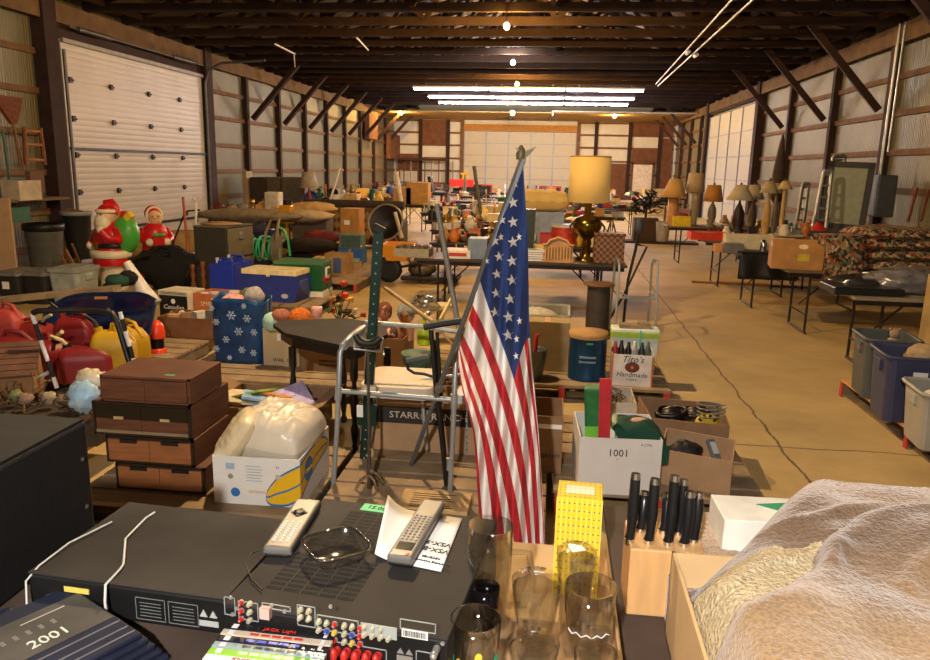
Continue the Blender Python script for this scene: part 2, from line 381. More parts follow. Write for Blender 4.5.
for y in (24.5, 27.3, 29.7): struct('trim_6', MB().box(-4.7, 2.6, y-.05, y+.05, ZE-.0, ZE+.03), POST)
# two ceiling fans in the far bay
for x, lb in ((-2.2, 'left'), (-.4, 'right')):
    t = thing('ceiling_fan', 'dark ceiling fan at the far end, %s of the two' % lb, 'ceiling fan', (x, 35.2, 3.95))
    obj('motor', MB().cyl((0, 0, -.06), (0, 0, .06), .12).cyl((0, 0, .06), (0, 0, .2), .02), BLACK, t)
    for k in range(4):
        a = k*PI/2+.4+x; obj('blade', MB().at(rot=(.1, 0, a)).box(.12, .72, -.06, .06, 0, .01), BROWNM, t)
# ================================================================= FOREGROUND
def ft(name, label, x0, x1, y0, y1, z, mt, leg=None, cat='table', group=None, rz=0, loc=None, edge=None):
    """folding table: top, two leg frames with braces"""
    cx, cy = (x0+x1)/2, (y0+y1)/2; W, Dp = x1-x0, y1-y0
    t = thing(name, label, cat, (cx, cy, 0) if loc is None else loc, rz, group)
    obj('tabletop', MB().cb(W, Dp, .03, z=z-.03), mt, t, bev=.004)
    obj('apron', MB().cb(W-.06, .02, .045, z=z-.075, y=-Dp/2+.04).cb(W-.06, .02, .045, z=z-.075, y=Dp/2-.04), leg or BROWNM, t)
    for sx in (-1, 1):
        x = sx*(W/2-.28); h = Dp/2-.08
        obj('leg_frame', MB().tube([(x, -h, z-.04), (x, -h, .02)], .014, 6).tube([(x, h, z-.04), (x, h, .02)], .014, 6).tube([(x, -h-.03, .02), (x, h+.03, .02)], .014, 6).tube([(x, -h, .22), (x, h, .22)], .01, 6), leg or BROWNM, t)
        obj('brace', MB().tube([(x, 0, .3), (x-sx*.4, 0, z-.04)], .009, 6), leg or BROWNM, t)
    return t
TOPD = mat('4a3c33', .8, var=.25, scale=8)
ft('display_table', 'dark topped table under the black electronics in the foreground', -1.75, -.135, .55, 1.6, .9, TOPD)
ft('display_table', 'dark topped table under the knife block and fuzzy blanket', .17, 1.6, .55, 1.95, .9, TOPD)
ft('display_table', 'narrow tan topped table under the drinking glasses in the foreground', -.13, .16, .7, 1.7, .9, CARD_L)
# black speaker block
DUST = mat('1b1a18', .75, var=.5, scale=5, stretch=(1, 4, 1)); CAB_ = mat('101011', .75, var=.3, scale=60, bump=.1)
t = thing('speaker_cabinet', 'large black speaker cabinet at the far left of the electronics table', 'speaker', (-1.31, 1.4, .9))
obj('cabinet', MB().cb(.45, .36, .29), CAB_, t, bev=.008)
obj('top_panel', MB().cb(.44, .35, .006, z=.29), DUST, t)
obj('corner_rivet', MB().cb(.003, .008, .008, z=.2, x=.227, y=.15).cb(.003, .008, .008, z=.08, x=.227, y=.15), STEEL, t)
solo('storage_box', MB().cb(.4, .2, .13), mat('9aa590', .6), 'pale green box at the left edge in front of the speaker', 'box', (-1.34, 1.1, .9), bev=.01)
# thin black component
t = thing('disc_player', 'wide flat black component with dusty top and thin white wire', 'electronics', (-.79, 1.4, .9), D(-4))
DUSTB = mat('2b2723', .8, var=.9, scale=3.2, bump=.05)
obj('case', MB().cb(.43, .33, .075, z=.01), BLACK, t, bev=.006)
obj('top_cover', MB().cb(.43, .33, .004, z=.085), DUSTB, t, bev=.002)
for x in (-.18, .18):
    for y in (-.13, .13): obj('foot', MB().cyl((x, y, 0), (x, y, .012), .015), BLACK, t)
YL = mat('d8c65c', .6, var=0); GREYL = mat('6f7472', .6, var=0)
obj('label_sticker', MB().cb(.055, .002, .011, z=.058, x=-.105, y=-.166), YL, t)
lb = MB()
for x in (.055, .125):
    for z in (.02, .066): lb.cb(.062, .001, .0015, z=z, x=x, y=-.166)
    for xx in (-.031, .031): lb.cb(.0015, .001, .047, z=.02, x=x+xx, y=-.166)
    for k in range(5): lb.cb(.045, .001, .0012, z=.028+k*.007, x=x, y=-.166)
obj('rating_plate', lb, GREYL, t)
obj('warning_plate', MB().prism([(.16, .045), (.176, .045), (.168, .06)], -.167, -.1655, 'y').prism([(.18, .045), (.196, .045), (.188, .06)], -.167, -.1655, 'y').cb(.04, .001, .012, z=.025, x=.178, y=-.166), mat('a9adab', .6), t)
obj('antenna_jack', MB().cyl((-.17, -.165, .04), (-.17, -.185, .04), .006), STEEL, t)
solo('antenna_wire', MB().tube([(-.97, 1.47, .992), (-1.0, 1.36, .995), (-1.003, 1.27, .993), (-1.012, 1.24, .975), (-1.0, 1.22, .93), (-.98, 1.21, .905)], .0022, 6), mat('c9c9c0', .4), 'thin white wire looping over the left edge of the flat component', 'cable')
solo('power_cable', MB().tube([(-.9, 1.53, .992), (-.905, 1.5, .992), (-.895, 1.4, .993), (-.84, 1.3, .993), (-.835, 1.28, .994), (-.835, 1.229, .99), (-.832, 1.218, .96), (-.828, 1.215, .915), (-.81, 1.21, .905), (-.79, 1.205, .905)], .0028, 6), mat('d3d3cb', .4), 'white wire crossing the middle of the flat black component', 'cable')
# A/V receiver, its rear towards the camera
p0 = G(222, 603, 1.06); p1 = G(448, 640, 1.06); rz = math.atan2(p1.y-p0.y, p1.x-p0.x); W = (p1-p0).length; DR = .43
t = thing('receiver', 'black audio video receiver with rows of rear jacks', 'electronics', (p0.x, p0.y, .9), rz)
RM = t.matrix_basis.copy() if False else Matrix.Translation((p0.x, p0.y, .9)) @ Euler((0, 0, rz)).to_matrix().to_4x4(); RI = RM.inverted()
def RPx(px, py):      # pixel on the rear panel plane -> local x, z
    o_ = RI @ CAM; d_ = RI.to_3x3() @ ray(px, py); k = -o_.y/d_.y; p = o_+d_*k; return p.x, p.z
obj('case', MB().box(0, W, 0, DR, .012, .157), BLACK, t, bev=.004)
RTOP = mat('282422', .75, .0, var=.25, scale=8, bump=.03)
obj('top_cover', MB().box(0, W, 0, DR, .157, .161), RTOP, t, bev=.002)
for x in (.04, W-.04):
    for y in (.05, DR-.05): obj('foot', MB().cyl((x, y, 0), (x, y, .014), .02), BLACK, t)
sl = MB(); R = random.Random(4)
for i in range(22):
    y = .06+i*.015
    for k in range(5):
        if (i in (9, 10) or (k in (0,) and i > 12)): continue
        x = .05+k*.034+max(0, 0)*.01
        for q in range(6): sl.box(x+q*.005, x+q*.005+.003, y, y+.010, .1611, .1614)
obj('vent', sl, mat('0a0a0a', .9, var=0), t)
SIL = mat('b4b4ae', .35, .6, var=0); jk = {'w': mat('c9c2a6', .35, .2, var=0), 'r': mat('c22a2a', .4, var=0), 'y': mat('d9b53a', .4, var=0), 'b': mat('3c4fb0', .4, var=0)}
pln = MB()
def rect(x0, x1, z0, z1, w_=.0016):
    pln.box(x0, x1, -.0012, 0, z0, z0+w_).box(x0, x1, -.0012, 0, z1-w_, z1).box(x0, x0+w_, -.0012, 0, z0, z1).box(x1-w_, x1, -.0012, 0, z0, z1)
def prect(a, b_, c_, d_): 
    x0, z1 = RPx(a, b_); x1, z0 = RPx(c_, d_); rect(x0, x1, z0, z1)
prect(238, 600, 259, 622); prect(262, 602, 291, 612); prect(297, 604, 316, 628); prect(317, 614, 359, 636); prect(317, 638, 387, 664); prect(400, 618, 436, 634); prect(416, 650, 436, 670); prect(224, 596, 236, 616)
obj('panel_line', pln, mat('8c9494', .5, var=0), t)
x0, z1 = RPx(361, 622); x1, z0 = RPx(397, 640)
obj('grey_panel', MB().box(x0, x1, -.0015, 0, z0, z1), mat('9ba3a0', .5, var=0), t)
def jack(px, py, c):
    x, z = RPx(px, py); j = obj('jack', MB().cyl((x, 0, z), (x, -.005, z), .0042, n=10).cyl((x, -.005, z), (x, -.009, z), .0032, n=10), [jk[c]], t)
    obj('jack_tip', MB().cyl((x, -.0092, z), (x, -.0098, z), .0018, n=8).cyl((x, 0, z), (x, -.002, z), .0052, n=10), SIL, j)
for i, row in enumerate(('rw', 'rw', 'rw')):
    for k, c in enumerate(row): jack(242+k*8.5, 602+i*8.2+k*1.2, c)
for i in range(2):
    for k in range(2): jack(301+k*8.5, 609+i*7.5+k*1.5, 'w')
for i in range(3):
    for k, c in enumerate(('wwr', 'wby', 'wwr')[i] + ('wwr', 'wbr', 'wyr')[i]): jack(319.5+k*7.8+(k > 2)*2, 621+i*8+k*1.3, c)
for i in range(2):
    for k in range(3 + i): jack(365+k*8, 626+i*7.5+k*1.4, 'w')
for k in range(5):
    for i in range(1):
        x, z = RPx(337+k*10.4, 650+k*1.4+i*12)
        if z > .02: obj('binding_post', MB().cyl((x, 0, z), (x, -.012, z), .0075, n=10).ball((x, -.014, z), (.0068, .008, .0125), 10, 6), mat('c3302c', .35, var=0), t)
for px, py in ((231, 597), (237, 608), (272, 605), (285, 611), (331, 606), (443, 643), (233, 614)):
    x, z = RPx(px, py); obj('screw', MB().cyl((x, 0, z), (x, -.003, z), .0034, n=8), SIL, t)
x0, z1 = RPx(262, 605); obj('antenna_terminal', MB().box(x0, x0+.018, -.01, 0, z1-.02, z1), mat('c8a9a0', .5), t)
x0, z1 = RPx(402, 628); x1, z0 = RPx(428, 638)
bc = obj('barcode_label', MB().box(x0, x1, -.0015, 0, z0-.004, z1), WHITE, t)
bb = MB(); R = random.Random(3); x = x0+.002
while x < x1-.003:
    w_ = R.choice((.0006, .001, .0016)); bb.box(x, x+w_, -.0019, -.001, z0-.002, z1-.002); x += w_+R.choice((.0006, .001))
obj('bars', bb, INK, bc)
x0, z1 = RPx(397, 648); obj('warning_plate', MB().prism([(x0, z1-.008), (x0+.012, z1-.008), (x0+.006, z1+.002)], -.0015, 0, 'y').prism([(x0+.015, z1-.008), (x0+.027, z1-.008), (x0+.021, z1+.002)], -.0015, 0, 'y').box(x0, x0+.027, -.0015, 0, z1-.025, z1-.012), SIL, t)
x, z = RPx(437, 648); obj('power_inlet', MB().cyl((x, 0, z), (x, -.02, z), .006).ball((x, -.022, z), .006), SIL, t)
tl = RI @ G(377, 509, 1.06)
ptag = obj('price_tag', MB().box(tl.x-.034, tl.x+.03, tl.y-.016, tl.y+.016, .1612, .1618), mat('62d08c', .6, var=0), t)
text(ptag, '15.00', .02, INK, (tl.x, tl.y, .162), (0, 0, -.1))
# remotes
def remote(label, a, b_, z, w_, col_, kind):
    A = G(*a, z); B = G(*b_, z); d_ = B-A; rz_ = math.atan2(d_.y, d_.x)-PI/2; L_ = d_.length
    t_ = thing('remote_control', label, 'remote control', (A.x, A.y, z), rz_)
    obj('case', MB().box(-w_/2, w_/2, 0, L_, 0, .02), [col_, BLACK], t_, bev=.006, bseg=3)
    obj('underside', MB().box(-w_/2+.003, w_/2-.003, -.001, L_-.002, -.001, .008), BLACK, t_, bev=.003)
    bt = MB(); R_ = random.Random(5)
    rows = 9 if kind else 11
    for i in range(rows):
        for k in range(3 if kind else 4):
            y = L_*(.22 if kind == 0 else .12)+i*L_*.045; x = (k-(1 if kind else 1.5))*w_*(.24 if kind else .19)
            if kind and y > L_*.6: continue
            bt.box(x-.0028, x+.0028, y-.0022, y+.0022, .0195, .022)
    obj('button', bt, mat('d4d4cd', .5, var=0) if kind else mat('6d6c68', .5, var=0), t_)
    if kind:
        obj('direction_pad', MB().lathe([(.013, .0195), (.013, .0225), (.005, .0235)], 14, c=(0, L_*.68, 0)).box(-.017, .017, L_*.68-.003, L_*.68+.003, .02, .0225).box(-.003, .003, L_*.68-.017, L_*.68+.017, .02, .0225), BLACK, t_)
    else:
        obj('display', MB().box(-w_*.34, w_*.34, L_*.1, L_*.22, .0195, .0208), mat('2a2d2c', .15, var=0), t_, bev=.001)
        obj('red_button', MB().box(w_*.2, w_*.32, L_*.03, L_*.05, .0195, .0215), jk['r'], t_)
    return t_
RG = mat('76736e', .4, .3, var=.08)
zt = .9+.162
remote('grey remote control with a round direction pad, on the receiver top', (277, 557), (309, 507), zt, .056, RG, 1)
# manual and second remote
mp = G(400, 561, zt); t = thing('instruction_booklet', 'white instruction booklet lying upside down under the right remote', 'booklet', (-.32, 1.2, zt), D(-24))
A = G(441, 572, zt); B_ = G(462, 520, zt); C_ = G(388, 508, zt); D_ = G(375, 558, zt)
bpages = bpy.data.objects; t.location = (0, 0, 0); t.rotation_euler = (0, 0, 0)
PAPER = mat('ecebe6', .6, var=.03)
def lerp(p, q, k): return p+(q-p)*k
def sheet(u, v):
    p = lerp(lerp(D_, A, u), lerp(C_, B_, u), v); h = .003+ (.028*max(0, 1-u*3.2)**2)*(.3+.7*v); return (p.x, p.y, zt+h)
obj('page', MB().grid(sheet, 20, 4), PAPER, t, solid=.001)
obj('cover', MB().grid(lambda u, v: (lambda p: (p[0], p[1], p[2]-.002))(sheet(u, v)), 20, 4), PAPER, t, solid=.002)
dirv = (D_-A); ang = math.atan2(dirv.y, dirv.x)
pc = lerp(lerp(D_, A, .83), lerp(C_, B_, .83), .42)
text(t, 'VSX-9', .021, INK, (pc.x, pc.y, zt+.0055), (0, 0, ang)); pc2 = lerp(lerp(D_, A, .83), lerp(C_, B_, .83), .3)
text(t, 'VSX-8', .021, INK, (pc2.x, pc2.y, zt+.0055), (0, 0, ang))
for k, s_ in ((.16, 'RECEIVER'), (.08, 'Operating Instructions'), (.85, '-------')):
    q_ = lerp(lerp(D_, A, .8), lerp(C_, B_, .8), k); text(t, s_, .009, INK, (q_.x, q_.y, zt+.0055), (0, 0, ang))
remote('silver remote control with a small display, lying on the white booklet', (399, 566), (434, 508), zt+.007, .05, RG, 0)
# square glass ashtray with wire
t = thing('glass_dish', 'clear square dish lying on the receiver top', 'dish', (*G(336, 556, zt).xy, zt), D(38))
def sq(h, r): return [(h*math.copysign(abs(math.cos(a))**.5, math.cos(a)), h*math.copysign(abs(math.sin(a))**.5, math.sin(a)), r) for a in [2*PI*i/32 for i in range(32)]]
obj('rim', MB().tube(sq(.056, .026), .0032, 8, closed=True), thin_glass(tint='b9c0c0', ior=2.2), t)
v_ = MB(); a_ = sq(.046, .002); b2 = sq(.056, .026); v_.add(a_+b2, [(i, (i+1) % 32, 32+(i+1) % 32, 32+i) for i in range(32)]+[tuple(range(31, -1, -1))], 0, True)
obj('bowl', v_, FILM, t)
a = G(285, 558, zt); solo('antenna_wire', MB().tube([G(300, 552, zt+.004), G(285, 556, zt+.004), G(268, 548, zt+.006), G(252, 553, zt+.004), G(246, 565, zt+.003), G(252, 580, zt+.003), G(262, 590, zt+.003)], .0015, 6), BLACK, 'thin dark wire trailing off the grey remote', 'cable')
# DVD cases, spines up
sp_ = [('1a1a1e', 'JACK Light', 'c33028'), ('bfb29e', '', 'c33028'), ('20222e', '', '6f78d8'), ('8fa3a6', '', '5a4f46'), ('86c241', '', 'eaf3c0'), ('e9e4e6', 'KNIGHT and DAY', 'b52a5a'), ('3b2a52', '', 'ffffff')]
cA = G(228, 622, 1.035); cB = G(328, 633, 1.035); rzd = math.atan2(cB.y-cA.y, cB.x-cA.x); lbl = ['black spined disc case at the back of the row against the receiver', 'cream spined disc case with red lettering and a yellow edge', 'dark navy spined disc case between cream and blue-grey ones', 'blue-grey spined disc case', 'bright green spined disc case', 'white disc case with KNIGHT and DAY on its spine', 'dark purple spined disc case at the front of the row']
dirx = (cB-cA).normalized(); nrm = Vector((dirx.y, -dirx.x, 0))
for i, (c1, s_, c2) in enumerate(sp_):
    p = cA+nrm*(i*.0155)-Vector((0, 0, i*.0012))
    t = thing('disc_case', lbl[i], 'disc case', (p.x, p.y, .9), rzd, 'disc cases standing in front of the receiver')
    obj('case', MB().box(0, .19, -.0145, 0, 0, .134-i*.0008), mat(c1, .25, var=.05), t, bev=.001)
    if s_:
        text(t, s_, .0105, mat(c2, .4, var=0), (.095, -.0072, .1345-i*.0008), (0, 0, 0), sx=1.2 if len(s_) > 7 else 1.5)
    else:
        for q in range(5): obj('spine_print', MB().box(.05+q*.019, .065+q*.019, -.01, -.0045, .134-i*.0008, .1345-i*.0008), mat(c2, .4, var=0), t)
    obj('spine_band', MB().box(.012, .022, -.0125, -.002, .134-i*.0008, .1346-i*.0008).box(.172, .178, -.0125, -.002, .134-i*.0008, .1346-i*.0008), mat('d8d8dc', .4, var=0), t)
# navy folders stack
NAVY = mat('151c33', .75, var=.25, scale=14, bump=.1); GRY = mat('4b4843', .7, var=.3, scale=10)
ra = D(61)
names = ['topmost grey banded navy folded bag printed 2001', 'second navy folded bag of the pile in the corner', 'third navy folded bag of the pile in the corner', 'fourth navy folded bag of the pile in the corner', 'lowest navy folded bag of the pile in the corner']
base = G(48, 634, .955)
for i in range(5):
    z = .9+(4-i)*.011; off = Vector((math.cos(ra-.95), math.sin(ra-.95), 0))*(i*.012)
    t = thing('folded_bag', names[i], 'bag', (base.x+off.x, base.y+off.y, z), ra-PI/2+D(0), 'navy folded bags')
    obj('cloth', MB().box(-.13, .13, -.2, .105, 0, .0115), NAVY, t, bev=.004)
    if i == 0:
        obj('grey_band', MB().box(-.085, .045, -.19, .1, .0115, .0135), GRY, t, bev=.001)
        text(t, '2001', .036, mat('d4dccf', .5, var=0), (.016, -.005, .0142), (0, 0, PI/2))
        for k in range(6): obj('faint_print', MB().box(-.036, -.02, -.09+k*.022, -.083+k*.022, .0135, .014), mat('77756e', .5, var=0), t)
        obj('print_line', MB().box(-.062, -.06, -.02, .06, .0135, .0142), mat('b9b9b0', .5, var=0), t)
    for x in (.062, .09, .112): obj('piping', MB().box(x, x+.003, -.198, .1, .0112, .0128), mat('6c6c70', .6), t)
solo('folded_bag', MB().box(-.12, .12, -.15, .15, 0, .022), NAVY, 'navy folded bag left of the grey banded one, at the frame corner', 'bag', (-1.08, 1.05, .9), D(-50), bev=.008)
# ---- glasses in a shallow cardboard tray
t = thing('cardboard_tray', 'shallow cardboard tray holding the drinking glasses', 'box', (.015, 1.04, .9))
obj('bottom', MB().cb(.27, .54, .04), CARD, t)
obj('side', MB().box(-.135, .135, .266, .27, .0, .045).box(.131, .135, -.27, .27, .0, .07).box(-.135, -.131, -.27, .27, .0, .05), CARD, t)
zg = .941
def cup(label, px, py, h, r, rb, name='drinking_glass', cat='glass', inv=False, mt=None, th=.003, extra=None, base=.012):
    """(px,py) is the centre of the upper end in the photo"""
    p = G(px, py, zg+h)
    t_ = thing(name, label, cat, (p.x, p.y, zg))
    pr = [(0, 0), (rb*.9, 0), (rb, .004), (rb+(r-rb)*.5, h*.45), (r, h), (r-th, h), (rb+(r-rb)*.5-th, h*.45), (rb-th, base+.004), (rb*.7, base), (0, base)]
    if inv: pr = [(a, h-b_) for a, b_ in pr][::-1]
    obj('glass_body', MB().lathe(pr, 32), mt or GLASS, t_)
    if extra: extra(t_, h, r, rb)
    return t_
def handle(t_, h, r, rb):
    obj('handle', MB().tube([(r*.9, -.0, h*.75), (r+.03, -.01, h*.78), (r+.04, -.012, h*.5), (r+.025, -.01, h*.25), (r*.8, 0, h*.2)], .007, 8), GLASS, t_)
def dots(t_, h, r, rb):
    R_ = random.Random(9)
    for i, c in enumerate(('2f9d78', 'd8b23c', 'c92f2a', 'c9c03c', 'c92f2a', '2f9d78', 'd8753c')):
        a_ = -2.6+i*.42; z = h*(.35+.3*R_.random()); rr = rb+(r-rb)*.6+.0012
        obj('painted_dot', MB().at((math.cos(a_)*rr, math.sin(a_)*rr, z), (0, PI/2, a_)).lathe([(0, .0006), (.0065, 0)], 10, sx=1.4), mat(c, .4, var=0), t_)
def stick(t_, h, r, rb):
    obj('price_sticker', MB().at((0, 0, h+.0005), (0, 0, .4)).box(-.013, .013, -.009, .009, 0, .0008), WHITE, t_)
def etch(t_, h, r, rb):
    pts = []
    for i in range(19):
        a_ = -2.5+i*.1; pts.append((math.cos(a_)*(r*.965+.0008), math.sin(a_)*(r*.965+.0008), h*.5+.006*abs(((i*.5) % 2)-1)))
    obj('etched_line', MB().tube(pts, .0008, 5), mat('f0f0f0', .6, var=0), t_)
cup('tall clear glass beer mug with a handle, at the back left', 491, 525, .205, .043, .038, 'beer_mug', 'mug', extra=handle)
cup('tall clear tumbler turned upside down with a white price sticker', 577, 549, .185, .026, .036, inv=True, extra=stick)
cup('clear straight pint glass etched with a mountain line, front right', 591, 585, .15, .046, .035, extra=etch)
cup('clear round glass turned upside down in the middle of the tray', 537, 578, .15, .03, .045, inv=True)
cup('clear tumbler painted with small coloured dots, front left', 476, 618, .12, .043, .036, extra=dots)
cup('small dark tinted glass behind the dotted tumbler', 486, 586, .1, .026, .022, mt=mat('100c0e', .05, var=0))
cup('short clear glass turned upside down at the front middle', 534, 640, .1, .03, .043, inv=True)
cup('clear stemless glass at the front right of the tray', 596, 652, .09, .036, .03)
# yellow dotted tissue box
YBX = mat('edc51f', .55, var=.03)
p = G(578, 492, 1.12); t = thing('patterned_box', 'tall yellow box with rows of tiny purple dots', 'box', (p.x+.005, p.y-.0, .9), D(-3))
obj('carton', MB().cb(.095, .09, .225), YBX, t, bev=.002)
dt = MB()
for i in range(9):
    for k in range(13):
        dt.at((-.042+i*.0105, -.0455, .012+k*.0168), (PI/2, 0, 0)).lathe([(0, .0006), (.0019, 0)], 6)
for i in range(9):
    for k in range(6): dt.at((-.042+i*.0105, -.037+k*.0145, .2255)).lathe([(0, .0006), (.0019, 0)], 6)
obj('printed_dot', dt, mat('5d4378', .6, var=0), t)
obj('stripe', MB().box(-.03, .03, -.02, .02, .2252, .2258), mat('e9e3c0', .6), t)
dd = MB()
for i in range(10): dd.box(-.0475+i*.0105-.0007, -.0475+i*.0105+.0007, -.0457, -.045, 0, .225)
obj('pin_stripe', dd, mat('f3de7c', .6, var=0), t)
# knife block
LW = mat('cfa26b', .45, var=.12, scale=5, stretch=(6, 6, 1)); t = thing('knife_block', 'pale wooden knife block with black handled knives', 'knife block', (.258, 1.455, .9))
obj('block', MB().box(-.075, .075, -.03, .1, 0, .15), LW, t, bev=.004)
KH = mat('17181a', .3, var=.05)
for i, (px, py, yy) in enumerate(((636, 472, 0), (655, 477, .0), (675, 474, .0), (690, 490, .0), (699, 491, .02), (645, 490, .05), (668, 492, .05), (684, 478, .05))):
    p = GY(px, py, 1.455+yy+.02); lx, lz = p.x-.258, p.z-.9
    k = thing('kitchen_knife', 'black handled knife in the wooden block, %s' % ('first from the left in front', 'second from the left in front', 'third from the left in front', 'fourth from the left in front', 'at the front right corner', 'left one in the back row', 'middle one in the back row', 'right one in the back row')[i], 'knife', (p.x-.004, 1.455+yy, .9), 0, 'knives in the wooden block')
    obj('handle', MB().tube([(-.002, 0, .155), (0, 0, .17), (.002, .005, .22), (.003, .012, lz-.012)], .01, 10, rf=[.0105, .009, .012, .0105]), KH, k)
    obj('bolster', MB().cyl((-.002, 0, .146), (-.002, 0, .158), .0108), CHROME, k)
    obj('end_cap', MB().cyl((.003, .012, lz-.012), (.0035, .0135, lz), .0105, .009), CHROME, k)
# white flat box and papers behind the knives
t = thing('white_carton', 'white carton with a green mark behind the knife handles', 'box', (.6, 1.62, .9), D(2))
obj('carton', MB().cb(.42, .13, .17), mat('dcdcd2', .6), t, bev=.003)
obj('green_mark', MB().prism([(-.12, .02), (-.05, .035), (-.06, -.02)], .1705, .172), mat('2f8f63', .6), t)
# cardboard box in front and blanket
t = thing('cardboard_box', 'open cardboard box under the fuzzy blanket', 'box', (.8, 1.1, .9))
bx = MB(); X0, X1, Y0, Y1 = -.545, .6, -.38, .27
bx.box(X0, X0+.006, Y0, Y1, 0, .18).box(X1-.006, X1, Y0, Y1, 0, .18).box(X0, X1, Y0, Y0+.006, 0, .18).box(X0, X1, Y1-.006, Y1, 0, .18).box(X0, X1, Y0, Y1, 0, .006)
obj('walls', bx, CARD_L, t)
obj('green_print', MB().box(X0-.001, X0, -.2, -.19, .03, .12).box(X0-.001, X0, -.14, -.02, .05, .055).box(X0-.001, X0, -.14, -.135, .05, .11), mat('3c7a55', .7), t)
obj('inside_print', MB().box(X0+.02, X0+.05, Y1-.007, Y1-.006, .1, .105).box(X0+.02, X0+.024, Y1-.007, Y1-.006, .07, .105), mat('3c7a55', .7), t)
# blanket
def sm(a, b_, x): k = min(1, max(0, (x-a)/(b_-a))); return k*k*(3-2*k)
from mathutils import noise
def inpoly(x, y, P_):
    c = False; j = len(P_)-1
    for i in range(len(P_)):
        (xi, yi), (xj, yj) = P_[i], P_[j]
        if (yi > y) != (yj > y) and x < (xj-xi)*(y-yi)/(yj-yi)+xi: c = not c
        j = i
    return c
def pxp(*pts): return [tuple(G(a_, b_, 1.13).xy) for a_, b_ in pts]
SHP = pxp((690, 548), (750, 546), (822, 545), (806, 580), (792, 600), (768, 612), (735, 620), (675, 622))
FLAP = pxp((1100, 500), (930, 521), (905, 519), (850, 530), (822, 545), (806, 580), (792, 600), (768, 612), (735, 620), (690, 626), (640, 640), (660, 900), (1200, 900))
def seg(x, y, P_):
    dm = 9
    for (ax, ay), (bx_, by) in zip(P_, P_[1:]):
        vx, vy = bx_-ax, by-ay; k = max(0, min(1, ((x-ax)*vx+(y-ay)*vy)/(vx*vx+vy*vy))); dm = min(dm, math.hypot(x-ax-vx*k, y-ay-vy*k))
    return dm
CR1 = pxp((757, 571), (775, 560), (795, 553)); CR2 = pxp((830, 570), (838, 558), (850, 562)); CR3 = pxp((905, 590), (920, 580), (935, 572)); CR4 = pxp((760, 528), (830, 524), (880, 516))
def blz(x, y):
    q_ = ((x-.27)*.84-(y-1.2)*.54)*1.0
    e_ = min(sm(0, .05, x-.262), sm(0, .09, 1.73-y), sm(0, .12, q_+.05), sm(1.6, 1.4, x))
    z = 1.0+.14*e_**.55
    wx = x+.02*noise.noise(Vector((x*9, y*9, 0))); wy = y+.02*noise.noise(Vector((x*9, y*9, 5)))
    z += (.034*noise.noise(Vector((x*2.6, y*2.6, 1.7)))+.018*noise.noise(Vector((x*7, y*7, 4))))*e_
    ds = seg(wx, wy, FLAP[:11])
    if inpoly(wx, wy, FLAP): z += .012*sm(0, .012, ds)+.012*math.exp(-(ds-.03)**2/.0006)
    elif not inpoly(wx, wy, SHP): z += .012*math.exp(-((seg(wx, wy, SHP[:3])-.05)/.035)**2)
    for c_, h_ in ((CR1, .009), (CR2, .007), (CR3, .01), (CR4, .012)): z += h_*(math.exp(-(seg(wx, wy, c_)/.018)**2))
    z += .0024*noise.noise(Vector((x*110, y*110, 2)))+.0014*noise.noise(Vector((x*260, y*260, 8)))
    return z
fz = bpy.data.materials.new('fuzzy'); fz.use_nodes = True; nt = fz.node_tree; N = nt.nodes; L = nt.links; b = N['Principled BSDF']; b.inputs['Roughness'].default_value = .9
b.inputs['Sheen Weight'].default_value = .5; b.inputs['Sheen Roughness'].default_value = .5
tc = N.new('ShaderNodeTexCoord'); n1 = N.new('ShaderNodeTexNoise'); n1.inputs['Scale'].default_value = 2.6; n1.inputs['Detail'].default_value = 3; L.new(tc.outputs['Object'], n1.inputs[0])
n2 = N.new('ShaderNodeTexNoise'); n2.inputs['Scale'].default_value = 170; n2.inputs['Detail'].default_value = 3; L.new(tc.outputs['Object'], n2.inputs[0])
r1 = N.new('ShaderNodeValToRGB'); e = r1.color_ramp.elements; e[0].position = .38; e[0].color = (*hx('6a5038'), 1); e[1].position = .62; e[1].color = (*hx('9c7d55'), 1); L.new(n1.outputs['Fac'], r1.inputs[0])
mr = N.new('ShaderNodeMapRange'); mr.inputs['From Min'].default_value = .3; mr.inputs['From Max'].default_value = .7; mr.inputs['To Min'].default_value = .72; mr.inputs['To Max'].default_value = 1.25; L.new(n2.outputs['Fac'], mr.inputs[0])
sc = N.new('ShaderNodeVectorMath'); sc.operation = 'SCALE'; L.new(r1.outputs[0], sc.inputs[0]); L.new(mr.outputs[0], sc.inputs['Scale']); L.new(sc.outputs[0], b.inputs['Base Color'])
bp = N.new('ShaderNodeBump'); bp.inputs['Strength'].default_value = .6; bp.inputs['Distance'].default_value = .006; L.new(n2.outputs['Fac'], bp.inputs['Height']); L.new(bp.outputs[0], b.inputs['Normal'])
SHERPA = mat('ddcda8', .9, var=.22, scale=120, bump=1.0)
def bfn(u, v):
    x = .262+u*1.3; y = .62+v*1.11
    return (x, y, blz(x, y))
def sherpa(u, v):
    x = .262+u*1.3; y = .62+v*1.11
    return 1 if inpoly(x+.006*math.sin(y*60), y+.006*math.sin(x*70), SHP) and not inpoly(x, y, FLAP) else 0
t = thing('fuzzy_blanket', 'fuzzy tan and cream plush blanket heaped on the open box', 'blanket', (0, 0, 0))
obj('pile_surface', MB().grid(bfn, 300, 240, mf=sherpa), [fz, SHERPA], t)
sk = MB(); n_ = 80
sk.grid(lambda u, v: (.262-.012*math.sin(v*PI*.5)*0, .62+u*1.11, blz(.262, .62+u*1.11)-v*.14), n_, 4).grid(lambda u, v: (.262+u*1.3, 1.73, blz(.262+u*1.3, 1.73)-v*.06), n_, 4)
obj('hanging_edge', sk, fz, t)
